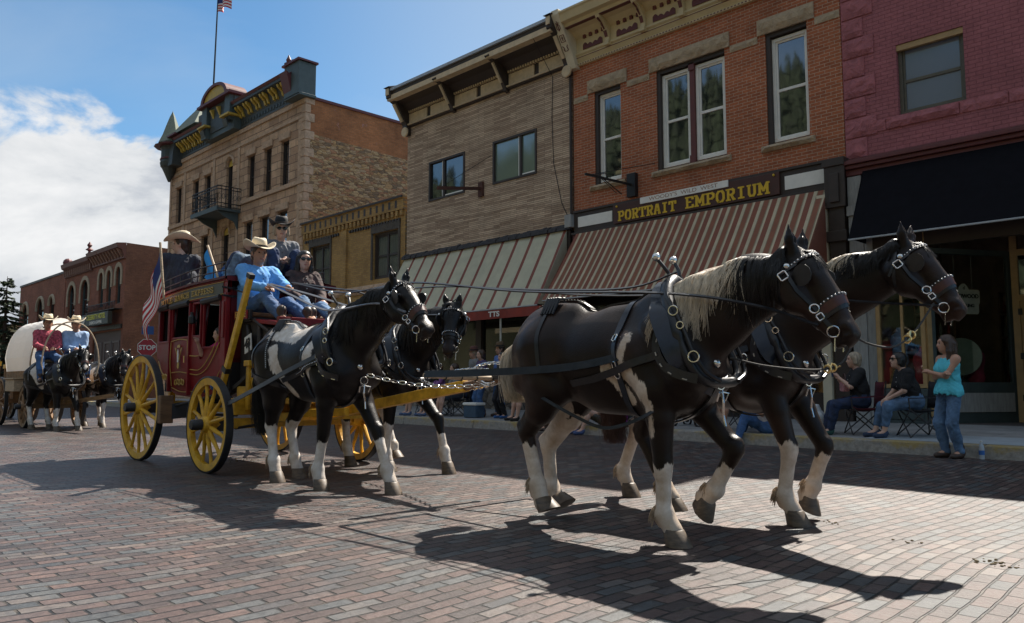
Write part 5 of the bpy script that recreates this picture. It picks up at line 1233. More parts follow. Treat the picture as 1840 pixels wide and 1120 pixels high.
mb = MB(); mb.prism([(16.4, 6.1), (23, 7.6), (29.5, 6.1)], -104.5, -77.5, 'YZ'); mb.build('roof', mat('brown_shingle', (0.11, 0.07, 0.055), .8), B)
mb = MB()
for a in (-84, -89, -95): mb.box(a, a + 2, 17.1, 17.14, 3.6, 5.6)
mb.build('window', gl, B)
# ---- spruces
needle = mat('spruce_needles', (0.045, 0.075, 0.04), .8, var=.5, scale=1.5, c2=(0.06, 0.085, 0.04)); bark = mat('bark', (0.10, 0.065, 0.045), .9, var=.3, bmp=.4)
def spruce(x, y, H, Rr, lab, seed, z0=0.0, nb=46, needles=34):
    r = random.Random(seed); t = T('spruce_tree', lab, 'tree', (x, y, z0), group=None)
    mb = MB(); mb.tube([(x, y, z0), (x + .05, y, z0 + H * .5), (x, y, z0 + H)], [H * .022, H * .014, .015], 8); mb.build('trunk', bark, t)
    mb = MB(); bl = MB()
    for i in range(nb * 4):
        f = r.uniform(.06, .985) ** 1.0; z = z0 + H * f; L_ = Rr * (1 - f) ** .8 * r.uniform(.65, 1.12) + .12; a = r.uniform(0, 2 * PI)
        dx, dy = math.cos(a), math.sin(a); dr = -.22 * L_ if f < .85 else .1 * L_
        tip = Vector((x + dx * L_, y + dy * L_, z + dr)); base = Vector((x, y, z))
        bl.tube([base, base.lerp(tip, .6) + Vector((0, 0, -.03)), tip], [.03, .018, .006], 4)
        for q in range(needles):
            u = r.uniform(.12, 1.0); p = base.lerp(tip, u) + Vector((0, 0, .1 * L_ * math.sin(u * PI) * (-.3)))
            sd = Vector((-dy, dx, 0)) * r.choice((-1, 1)) * r.uniform(.3, 1) + Vector((dx, dy, 0)) * r.uniform(.2, .9) + Vector((0, 0, r.uniform(-.55, .15)))
            ln = r.uniform(.14, .36) * (1.15 - u * .5) * (1 + L_ * .16); sd = sd.normalized() * ln; w_ = sd.cross(Vector((r.uniform(-1, 1), r.uniform(-1, 1), 1))).normalized() * ln * .2
            mb.add([p - w_ * .6, p + w_ * .6, p + sd * .6 + w_, p + sd, p + sd * .6 - w_], [(0, 1, 2, 3, 4)])
    bl.build('branch', bark, t)['kind'] = 'stuff'
    mb.build('crown', needle, t)
spruce(-66.0, 13.6, 8.8, 3.2, 'dark spruce standing beside the road behind the covered wagon at the far left', 3)
spruce(-72, 34, 12.8, 3.3, 'spruce top showing above the low brick building roof', 5)
spruce(-100, 36, 13.5, 3.6, 'distant spruce top above the cream house roof', 6, needles=20)
# ---- signs and lamps
redsign = mat('sign_red_paint', (0.42, 0.02, 0.03), .45)
S = T('stop_sign', 'red octagonal stop sign on a grey post behind the coach rear wheel', 'sign', (-39.8, 14.2, .2))
cam_dir = Vector((39.8, -14.2, 0)).normalized(); U_ = Vector((-cam_dir.y, cam_dir.x, 0))
c_ = Vector((-39.8, 14.2, 2.78))
def octo(r, o0, o1):
    mb = MB(); vs = []
    for o in (o0, o1):
        for i in range(8):
            a = PI / 8 + i * PI / 4; vs.append(c_ + cam_dir * o + U_ * r * math.cos(a) + Vector((0, 0, r * math.sin(a))))
    mb.add(vs, [tuple(range(8)), tuple(range(15, 7, -1))] + [(i, i + 8, (i + 1) % 8 + 8, (i + 1) % 8) for i in range(8)]); return mb
octo(.46, 0, .01).build('border', white_p, S); octo(.43, .012, .018).build('plate', redsign, S)
text('lettering', 'STOP', .31, white_p, S, c_ + cam_dir * .024, U_, (0, 0, 1), bold=.009)
mb = MB(); mb.beam((-39.82, 14.23, .2), (-39.82, 14.23, 3.9), .06); mb.build('post', lead, S)
mb = MB(); q = c_ + Vector((-.0, 0, .85)); vs = [q + U_ * a + Vector((0, 0, b)) + cam_dir * o for o in (0, .02) for a, b in ((-.27, -.2), (.27, -.2), (.27, .2), (-.27, .2))]; mb.add(vs, [(0, 1, 2, 3), (7, 6, 5, 4), (0, 4, 5, 1), (1, 5, 6, 2), (2, 6, 7, 3), (3, 7, 4, 0)]); mb.build('blue_plate', mat('sign_blue2', (0.03, 0.09, 0.28), .5), S)
S = T('street_name_sign', 'green street name sign on a post near the hotel corner', 'sign', (-49.5, 14.0, .2))
mb = MB(); mb.beam((-49.5, 14, .2), (-49.5, 14, 2.95), .07); mb.build('post', lead, S); mb = MB(); mb.box(-50.6, -48.4, 13.92, 13.955, 2.62, 2.9); mb.build('plate', mat('sign_green', (0.01, 0.14, 0.07), .5), S)
text_xz('lettering', 'LEE ST', .2, white_p, S, -49.5, 13.915, 2.76, ext=.003)
globe_m = mat('globe_glass', (0.75, 0.72, 0.62), .25, var=.04)
def street_lamp(x, y, lab):
    t = T('street_lamp', lab, 'street lamp', (x, y, .2), group='globe street lamps')
    mb = MB(); mb.lathe([(.2, 0), (.2, .15), (.12, .3), (.09, .6), (.06, 1.0), (.05, 2.7), (.09, 2.75), (.04, 2.85), (.04, 3.1), (.09, 3.15)], (x, y, .2), n=12); mb.tube([(x - .45, y, 2.85), (x - .4, y, 2.72), (x, y, 2.68), (x + .4, y, 2.72), (x + .45, y, 2.85)], .025, 6); mb.build('post', blackm, t, smooth=True)
    for dx, dz in ((0, 3.5), (-.45, 3.02), (.45, 3.02)):
        mb = MB(); mb.sph((x + dx, y, dz), .16, 14); mb.build('globe', globe_m, t, smooth=True)
street_lamp(-22.65, 13.0, 'black street lamp with white globes on the kerb behind the dark haired passenger')
street_lamp(-48.4, 13.3, 'black street lamp with white globes at the far corner near the hotel')

# ------------------------------------------------------------------ horses
def coatmat(name, dark, light, sheen=.03):
    m, t, b = newmat(name)
    v = objvec(t)
    at = N(t, 'ShaderNodeAttribute', attribute_name='white')
    n = N(t, 'ShaderNodeTexNoise', i_Scale=42.0, i_Detail=6.0, i_Roughness=.75)
    vs = objvec(t, (1, 1, .22)); t.links.new(vs, n.inputs['Vector'])
    ad = N(t, 'ShaderNodeMath', operation='MULTIPLY_ADD'); t.links.new(n.outputs['Fac'], ad.inputs[0]); ad.inputs[1].default_value = .10; t.links.new(at.outputs['Fac'], ad.inputs[2])
    r = ramp(t, [(.046, (0, 0, 0)), (.056, (1, 1, 1))]); t.links.new(ad.outputs[0], r.inputs[0])
    n2 = N(t, 'ShaderNodeTexNoise', i_Scale=2.5, i_Detail=4.0); t.links.new(v, n2.inputs['Vector'])
    rd = ramp(t, [(.32, tuple(x * .5 for x in dark)), (.55, tuple(x * 1.3 for x in dark)), (.75, (dark[0] * 3.4, dark[1] * 2.8, dark[2] * 2.5))]); t.links.new(n2.outputs['Fac'], rd.inputs[0])
    n3 = N(t, 'ShaderNodeTexNoise', i_Scale=9.0, i_Detail=6.0, i_Roughness=.65); t.links.new(v, n3.inputs['Vector'])
    rl = ramp(t, [(.3, tuple(x * y for x, y in zip(light, (.66, .58, .49)))), (.62, light)]); t.links.new(n3.outputs['Fac'], rl.inputs[0])
    mx = N(t, 'ShaderNodeMix', data_type='RGBA'); t.links.new(r.outputs[0], mx.inputs[0]); t.links.new(rd.outputs[0], mx.inputs[6]); t.links.new(rl.outputs[0], mx.inputs[7])
    dt = N(t, 'ShaderNodeAttribute', attribute_name='grime')
    gm_ = N(t, 'ShaderNodeMath', operation='MULTIPLY', use_clamp=True); t.links.new(dt.outputs['Fac'], gm_.inputs[0]); t.links.new(n3.outputs['Fac'], gm_.inputs[1])
    mg = N(t, 'ShaderNodeMix', data_type='RGBA'); t.links.new(gm_.outputs[0], mg.inputs[0]); t.links.new(mx.outputs[2], mg.inputs[6]); mg.inputs[7].default_value = (.10, .065, .04, 1)
    t.links.new(mg.outputs[2], b.inputs['Base Color'])
    b.inputs['Roughness'].default_value = .38; b.inputs['Specular IOR Level'].default_value = .26
    b.inputs['Sheen Weight'].default_value = sheen; b.inputs['Sheen Roughness'].default_value = .4; b.inputs['Sheen Tint'].default_value = (.9, .8, .7, 1)
    nb = N(t, 'ShaderNodeTexNoise', i_Scale=420.0, i_Detail=1.0); t.links.new(objvec(t, (.25, 1, .35)), nb.inputs['Vector'])
    n4 = N(t, 'ShaderNodeTexNoise', i_Scale=6.0, i_Detail=2.5, i_Distortion=.3); t.links.new(v, n4.inputs['Vector'])
    hh = N(t, 'ShaderNodeMath', operation='MULTIPLY_ADD'); t.links.new(n4.outputs['Fac'], hh.inputs[0]); hh.inputs[1].default_value = 2.0; t.links.new(nb.outputs['Fac'], hh.inputs[2])
    bump(t, b, hh.outputs[0], .20, .012)
    return m
coat_a = coatmat('coat_dark_bay', (.0145, .0078, .0055), (.74, .63, .53))
coat_b = coatmat('coat_black', (.0085, .0064, .006), (.76, .71, .66))
hoofm = mat('hoof_horn', (.10, .070, .045), .55, var=.45, scale=14, stretch=(1, 1, 3))
leather = mat('black_leather', (.014, .014, .016), .38, var=.35, scale=20, bmp=.1)
leather_b = mat('blue_black_leather', (.016, .022, .035), .35, var=.3, scale=20)
leather_br = mat('brown_leather', (.07, .025, .02), .4, var=.25, scale=20)
chrome = mat('harness_chrome', (.72, .70, .66), .22, metal=1.0, var=.1)
brass = mat('brass', (.75, .55, .25), .3, metal=1.0, var=.1)
mane_w = mat('mane_cream', (.66, .56, .43), .6, var=.35, scale=30, stretch=(1, 1, .15)); mane_k = mat('mane_black', (.012, .010, .010), .45, var=.4)
mane_r = mat('tail_reddish', (.07, .03, .022), .5, var=.4)
eye_m = mat('horse_eye', (.012, .008, .006), .08, var=.1)
ropem = mat('pale_rope', (.45, .40, .33), .8)

feath_m = mat('feather_hair', (.38, .28, .19), .6, var=.4, scale=30)
class Horse:
    def __init__(s, label, loc, legs, poll, muzzle, vox=.016, mside=-1, mlen=1.0, elx=.47, coat=None, hs=1.0, bl=1.0, headyaw=0.0, white=(), mane='w', tail='w', rz=0.0, group='team horses in harness', tail_len=.75, scale=1.0, taildrop=None, lod=0):
        s.mside = mside; s.mlen = mlen; s.root = T('horse', label, 'horse', loc, rz, group, scale); s.coat = coat or coat_a; s.hs = hs
        r_ = s.root; P = []
        bx = lambda x: x * bl
        bz = lambda z: z * hs
        # trunk
        P += [el((bx(-.55), 0, bz(1.30)), (.40 * bl, .295, .335 * hs), .08), el((bx(-.05), 0, bz(1.21)), (.64 * bl, .298, .355 * hs), .08), el((bx(.46), 0, bz(1.20)), (.37 * bl, .27, .405 * hs), .08)]
        P += [rc((bx(.40), 0, bz(1.545)), (bx(.02), 0, bz(1.47)), .09, .10, .10), rc((bx(-.35), 0, bz(1.52)), (bx(-.68), 0, bz(1.47)), .11, .12, .1)]
        P += [rc((bx(-.1), 0, bz(1.0)), (bx(.35), 0, bz(.96)), .17, .16, .1)]
        P += [rc((bx(-.8), 0, bz(1.42)), (bx(-.88), 0, bz(1.40)), .07, .05, .06)]
        for sy in (-1, 1):
            y = sy
            P += [rc((bx(.50), y * .20, bz(1.40)), (bx(.66), y * .16, bz(1.09)), .11, .145, .06), rc((bx(.66), y * .11, bz(1.12)), (bx(.60), y * .1, bz(.97)), .13, .11, .06)]
            P += [rc((bx(.30), y * .2, bz(1.25)), (bx(.46), y * .19, bz(1.0)), .13, .12, .07)]
            P += [rc((bx(-.58), y * .17, bz(1.28)), (bx(-.50), y * .185, bz(1.06)), .21, .175, .06), rc((bx(-.72), y * .14, bz(1.28)), (bx(-.74), y * .15, bz(1.06)), .15, .13, .05)]
        s.hoofs = []
        # front legs: [knee, fetlock, toe], hind: [hock, fetlock, toe]
        for nm, side in (('FN', -1), ('FF', 1), ('HN', -1), ('HF', 1)):
            k_, f_, t_ = [Vector((q[0], side * (.165 if nm[0] == 'F' else .175), q[1])) for q in legs[nm]]
            if len(legs[nm]) > 3: pass
            if nm[0] == 'F':
                el_ = Vector((bx(elx), side * .175, bz(.98))); el2 = el_.lerp(k_, .35)
                P += [rc(el_, el2, .118, .090, .05), rc(el2, k_, .090, .060, .03), rc(k_ + Vector((0, 0, .035)), k_ - (k_ - f_).normalized() * .05, .061, .056, .02)]
                P += [rc(k_, k_.lerp(f_, .25), .05, .043, .02), rc(k_.lerp(f_, .2), f_, .052, .052, .015, sy=.85), rc(k_.lerp(f_, .3) - Vector((.022, 0, 0)), f_ - Vector((.02, 0, 0)), .025, .03, .015)]
            else:
                st = Vector((bx(-.44), side * .185, bz(.98))); md = st.lerp(k_, .45) + Vector((-.012, 0, 0)); pt_ = k_ + Vector((-.055, 0, .055)) if (f_ - k_).z < -.1 else k_
                P += [rc(Vector((bx(-.62), side * .165, bz(1.10))), md, .155, .098, .06), rc(st, md, .13, .098, .06), rc(md, k_, .095, .062, .03), rc(md + Vector((-.04, 0, 0)), pt_, .055, .034, .03), rc(pt_, k_, .036, .058, .02)]
                P += [rc(k_, k_.lerp(f_, .2), .058, .050, .02), rc(k_.lerp(f_, .15), f_, .055, .054, .015, sy=.85), rc(k_.lerp(f_, .3) - Vector((.025, 0, 0)), f_ - Vector((.02, 0, 0)), .027, .03, .015)]
            d = (t_ - f_).normalized(); P += [rc(f_, f_ + Vector((-.018, 0, -.01)), .066, .058, .02), rc(f_, f_.lerp(t_, .75), .058, .062, .02), rc(f_ + Vector((-.035, 0, -.015)), f_.lerp(t_, .45) + Vector((-.06, 0, 0)), .042, .034, .02)]
            s.hoofs.append((f_, t_, d))
        # neck
        Pl = Vector((poll[0], 0, poll[1])); Mz = Vector((muzzle[0], 0, muzzle[1])); s.poll = Pl
        nb_ = Vector((bx(.52), 0, bz(1.34))); nt_ = Pl + (Mz - Pl) * .10 + Vector((-.05, 0, -.05))
        c0 = nb_; c3 = nt_; c1 = c0.lerp(c3, .36) + Vector((-.01, 0, .045)); c2 = c0.lerp(c3, .7) + Vector((-.02, 0, .055))
        P += [rc(c0, c1, .325, .26, .07, sy=.58), rc(c1, c2, .26, .205, .06, sy=.52), rc(c2, c3, .205, .15, .05, sy=.58)]
        P += [rc(Vector((bx(.36), 0, bz(1.56))), c1 + Vector((-.08, 0, .12)), .09, .07, .08, sy=.8)]
        s.neck = (c0, c1, c2, c3)
        e1 = (Mz - Pl); Lh = e1.length; e1.normalize(); e2 = Vector((-e1.z, 0, e1.x)); ex = Vector((0, 1, 0))
        if e2.x < 0 and e2.z < 0: e2 = -e2
        Ry = Matrix.Rotation(headyaw, 3, 'Z')
        def H(t, q, y=0.0): return Pl + Ry @ (e1 * (t * Lh) + e2 * q + ex * y)
        s.H = H; s.Ry = Ry; s.e1 = Ry @ e1; s.e2 = Ry @ e2; s.ex = Ry @ ex; s.Lh = Lh
        P += [rc(H(-.02, -.01), H(.15, .01), .095, .1, .04), rc(H(.20, .03), H(.62, .03), .094, .072, .04, sy=.95), rc(H(.60, .026), H(.93, .008), .066, .054, .03)]
        for sy in (-1, 1):
            P += [rc(H(.16, .05, sy * .062), H(.30, .052, sy * .060), .034, .032, .03), rc(H(.16, -.10, sy * .056), H(.38, -.11, sy * .052), .105, .092, .03), rc(H(.40, -.09, sy * .034), H(.84, -.062, sy * .024), .072, .045, .03)]
            P += [rc(H(.90, .02, sy * .040), H(.985, .014, sy * .038), .036, .035, .016), rc(H(.44, .02, sy * .055), H(.64, .015, sy * .042), .016, .014, .02)]
            P.append(rc(H(.985, .030, sy * .068), H(.955, .000, sy * .072), .013, .020, .010, sub=True))
            P.append(rc(H(.245, .045, sy * .118), H(.265, .04, sy * .118), .02, .02, .02, sub=True))
            # ears
            eb = H(-.06, .045, sy * .062); et = eb + Vector((-.01, 0, .15)) + s.ex * sy * .035 + s.e2 * .01
            P += [rc(eb, eb.lerp(et, .45), .034, .036, .02), rc(eb.lerp(et, .45), et, .034, .006, .012), rc(eb.lerp(et, .25) + s.e2 * .028, eb.lerp(et, .85) + s.e2 * .02, .014, .006, .01, sub=True)]
        P += [rc(H(1.0, -.004), H(1.02, -.035), .050, .044, .02), rc(H(.93, -.072), H(.985, -.084), .036, .030, .014), rc(H(.90, -.052, -.08), H(1.04, -.058, -.08), .012, .012, .008, sub=True), rc(H(.90, -.052, .08), H(1.04, -.058, .08), .012, .012, .008, sub=True), rc(H(1.06, -.056, -.06), H(1.06, -.056, .06), .010, .010, .008, sub=True)]
        V, F = surfnet(P, vox)
        # coat pattern: signed distance to white regions
        wv = np.full(len(V), -1.0)
        lowz = np.minimum.reduce([V[:, 2]])
        for q in white:
            if q[0] == 'z':       # ('z', leg key, z)
                kx = legs[q[1]]; side = -1 if q[1][1] == 'N' else 1
                msk = (np.sign(V[:, 1]) == side) & ((V[:, 0] > 0) == (q[1][0] == 'F'))
                d = q[2] - V[:, 2] + .02 * np.sin(V[:, 0] * 60)
                wv = np.where(msk, np.maximum(wv, d), wv)
            elif q[0] == 'c':     # ('c', (x,z),(x,z), r, side)
                a = np.array(q[1]); b = np.array(q[2]); ba = b - a; pa = V[:, [0, 2]] - a; h = np.clip((pa @ ba) / (ba @ ba + 1e-9), 0, 1)
                d = q[3] - np.linalg.norm(pa - h[:, None] * ba, axis=1)
                ok = (V[:, 1] * q[4] > -.02) if q[4] else np.ones(len(V), bool)
                wv = np.where(ok, np.maximum(wv, d), wv)
            elif q[0] == 'h':     # head blaze (t0,t1,halfwidth)
                a = np.array(H(q[1], .06)); b = np.array(H(q[2], .05)); ba = b - a; pa = V - a; h = np.clip((pa @ ba) / (ba @ ba), 0, 1)
                wv = np.maximum(wv, q[3] - np.linalg.norm(pa - h[:, None] * ba, axis=1))
        gr = np.clip((.26 - V[:, 2]) / .26, 0, 1) * .8
        s.body = meshobj('body', V, F, s.coat, r_, attr={'white': wv, 'grime': gr})
        s.bvh = BVHTree.FromPolygons([tuple(v) for v in V], [tuple(int(i) for i in f) for f in F])
        for f_, t_, d in s.hoofs:
            # hoof: truncated cone along the pastern, flat sole
            n = d; axis_z = Vector((0, 0, -1)); flat = t_.z < .075
            dn = (axis_z * (.75 if flat else .0) + n * (.25 if flat else 1)).normalized() if not flat else axis_z
            fw = (n - dn * n.dot(dn)); fw = fw.normalized() if fw.length > .05 else (Vector((1, 0, 0)) - dn * dn.x).normalized()
            if not flat: 
                fw = Vector((n.z * -1, 0, n.x)); fw = fw if (fw.x * n.z < fw.z * n.x + 9) else -fw
                fw = (Vector((-n.z, 0, n.x))).normalized()
            sd = dn.cross(fw)
            top = f_.lerp(t_, .62) if flat else f_.lerp(t_, .55)
            L_ = (top.z - .004) if flat else .10
            mb = MB(); V_ = []; K = 16
            for (h, r, off) in ((0, .060, 0), (.08, .068, .006), (.9, .086, .040), (1.0, .088, .044)):
                for j in range(K):
                    a = 2 * PI * j / K; rr = r * (1.0 if math.cos(a) > -.3 else .86)
                    V_.append(top + dn * L_ * h + fw * (rr * 1.12 * math.cos(a) + off) + sd * rr * math.sin(a))
            F_ = [(i * K + j, i * K + (j + 1) % K, (i + 1) * K + (j + 1) % K, (i + 1) * K + j) for i in range(3) for j in range(K)] + [tuple(range(K - 1, -1, -1)), tuple(3 * K + j for j in range(K))]
            mb.add(V_, F_); mb.build('hoof', hoofm, r_, smooth=True, rel=False)
        if lod < 2:
            rf = random.Random(3)
            for f_, t_, d in s.hoofs:
                mb = MB()
                for _ in range(90 if lod == 0 else 45):
                    a = rf.uniform(1.7, 4.6); rr = rf.uniform(.04, .058); b = f_ + Vector((rr * math.cos(a) - .012, rr * math.sin(a), rf.uniform(-.02, .05))); e = b + Vector((-.012 + .03 * math.cos(a), .018 * math.sin(a), -rf.uniform(.04, .085)))
                    mb.tube([b, b.lerp(e, .5) + Vector((-.008, 0, 0)), e], [.0032, .0028, .0008], 4, caps=False)
                mb.build('feather', feath_m, r_, smooth=True, rel=False, auto=False)
        for sy in (-1, 1):
            mb = MB(); c = H(.25, .046, sy * .090); mb.sph(c, .021, 12); mb.build('eye', eye_m, r_, smooth=True, rel=False)
        s.hair(mane, tail, tail_len, lod, taildrop)
    # ---- surface helpers (local coordinates)
    def side(s, x, z, side=-1, off=.004):
        h = s.bvh.ray_cast(Vector((x, side * 1.2, z)), Vector((0, -side, 0)))
        if h[0] is None: return None
        if h[0].y * side < -.03: return None
        return h[0] + h[1] * off, h[1]
    def path(s, pts, side=-1, off=.004, step=.035):
        P, Nn = [], []
        for p in resample([Vector((a, 0, b)) for a, b in pts], step):
            q = s.side(p.x, p.z, side, off)
            if q is None:
                if P: P.append(Vector((p.x, P[-1].y * .97, p.z))); Nn.append(Nn[-1])
                continue
            P.append(q[0]); Nn.append(q[1])
        for _ in range(2):
            for i in range(1, len(P) - 1): P[i] = P[i] * .5 + (P[i - 1] + P[i + 1]) * .25
        return P, Nn
    def loop(s, c, u, v, a0=0, a1=2 * PI, n=48, off=.004, rad=1.3, closed=True):
        c = Vector(c); u = Vector(u).normalized(); v = Vector(v).normalized(); P, Nn = [], []
        for i in range(n + 1):
            a = lerp(a0, a1, i / n); d = u * math.cos(a) + v * math.sin(a)
            rd = rad(a) if callable(rad) else rad; h = s.bvh.ray_cast(c + d * rd, -d, rd)
            if h[0] is None: continue
            P.append(h[0] + h[1] * off); Nn.append(h[1])
        for _ in range(2):
            for i in range(1, len(P) - 1): P[i] = P[i] * .5 + (P[i - 1] + P[i + 1]) * .25
        return P, Nn
    def hair(s, mane, tail, tl, lod, taildrop):
        c0, c1, c2, c3 = s.neck; H = s.H
        r = random.Random(5); n = 3400 if lod == 0 else (900 if lod == 1 else 120)
        A, Bm = MB(), MB()
        top0 = Vector((.60, 0, c0.z + .24)); top1 = c2 + Vector((-.09, 0, .145)); top2 = H(-.10, .03) 
        crest = catmull([top0, c1 + Vector((-.11, 0, .185)), top1, c3 + Vector((-.055, 0, .125)), top2], 8)
        th_ = .00135 if lod == 0 else (.0034 if lod == 1 else .010)
        if mane:
            for i in range(n):
                f = r.random(); k = f * (len(crest) - 1.001); p = crest[int(k)].lerp(crest[int(k) + 1], k % 1)
                h = s.bvh.ray_cast(p + Vector((0, 0, .3)), Vector((0, 0, -1)), .6)
                if h[0] is not None: p = h[0] - Vector((0, 0, .01))
                side = s.mside if r.random() < .85 else -s.mside
                ln = r.uniform(.22, .46) * (s.mlen if side < 0 else 1) * (1.0 if .08 < f < .85 else .55) * (.8 + .25 * math.sin(f * 23)); x = p.x; z = p.z; pts = [p]; cl = int(f * 60); lean = -.06 + .07 * math.sin(cl * 2.1) + r.uniform(-.025, .025)
                lift = r.uniform(.002, .02)
                for q in range(1, 6):
                    zz = z - ln * q / 5; xx = x + lean * (q / 5) ** 1.3 + .010 * math.sin(q * 1.3 + cl) + (((cl + .5) / 60 - f) * .9) * (q / 5); hq = s.side(xx, zz, side, .006 + lift * (1 - abs(q / 5 - .5)))
                    pts.append(hq[0] if hq else Vector((xx, pts[-1].y + side * .004, zz)))
                pts[0] = p + Vector((0, 0, .006))
                wmb = A if (mane == 'w' or (mane == 'wk' and f < .54 + r.uniform(-.05, .05))) else Bm
                pts = catmull(pts, 2); m_ = len(pts)
                wmb.tube(pts, [th_ * (1.25 - .9 * q / m_) * 1.9 for q in range(m_)], 4, caps=False, flat=.6)
            for i in range(n // 16):   # forelock
                p = H(-.05, .06, r.uniform(-.035, .035)); e = H(r.uniform(.12, .3), r.uniform(.10, .13), r.uniform(-.06, .06)); Bm.tube([p, p.lerp(e, .5) + s.e2 * .03, e], [th_ * 1.6, th_ * 1.4, th_ * .4], 4, caps=False)
        if A.v:
            o = A.build('mane', mane_w, s.root, smooth=True, rel=False, auto=False)
        if Bm.v:
            Bm.build('mane', mane_k, s.root, smooth=True, rel=False, auto=False)
        tb = MB(); base = s.bvh.ray_cast(Vector((-1.6, 0, 1.40 * s.hs)), Vector((1, 0, 0)))[0] or Vector((-.9, 0, 1.4)); drop = taildrop or tl
        for i in range(int(n * .7)):
            a = r.uniform(0, 2 * PI); w_ = math.sqrt(r.random()); o = Vector((w_ * .03 * math.cos(a), w_ * .045 * math.sin(a), 0)); ln = drop * r.uniform(.7, 1.05)
            spread = 1.5 + r.uniform(0, 1.3)
            pts = [base + o + Vector((.03, 0, .02)), base + o + Vector((-.06, 0, -.05)), base + Vector((-.10 + o.x * spread, o.y * spread, -ln * .35)), base + Vector((-.10 + o.x * spread * 1.2, o.y * spread * 1.3, -ln * .7)), base + Vector((-.06 + o.x * spread * 1.3 + r.uniform(-.03, .03), o.y * spread * 1.2, -ln))]
            pts = catmull(pts, 2); m_ = len(pts); tb.tube(pts, [th_ * 2.4 * (1.15 - .9 * q / m_) for q in range(m_)], 4, caps=False)
        tb.build('tail', {'w': mane_w, 'k': mane_k, 'r': mane_r}[tail], s.root, smooth=True, rel=False, auto=False)

def ring(mb, c, n, r, t=.006, sq=False, up=Vector((0, 0, 1)), asp=1.0):
    n = Vector(n).normalized(); u = up - n * up.dot(n); u = u.normalized() if u.length > .01 else n.orthogonal().normalized(); v = n.cross(u)
    K = 4 if sq else 14
    if sq:
        pts = []
        for a, b in ((-1, -1), (1, -1), (1, 1), (-1, 1)): pts.append(c + u * a * r + v * b * r * asp)
        ex_ = []
        for i in range(4): ex_ += [pts[i].lerp(pts[(i + 1) % 4], .12), pts[i].lerp(pts[(i + 1) % 4], .88)]
        mb.tube(ex_, t, 6, closed=True)
    else: mb.tube([c + (u * math.cos(2 * PI * i / K) + v * asp * math.sin(2 * PI * i / K)) * r for i in range(K)], t, 6, closed=True)
def studs(mb, P, Nn, gap=.028, r=.0065, off=.008):
    acc = 0
    for i in range(len(P) - 1):
        L_ = (P[i + 1] - P[i]).length
        while acc < L_:
            p = P[i].lerp(P[i + 1], acc / L_) + Vector(Nn[i]) * off; mb.sph(p, r, 6); acc += gap
        acc -= L_
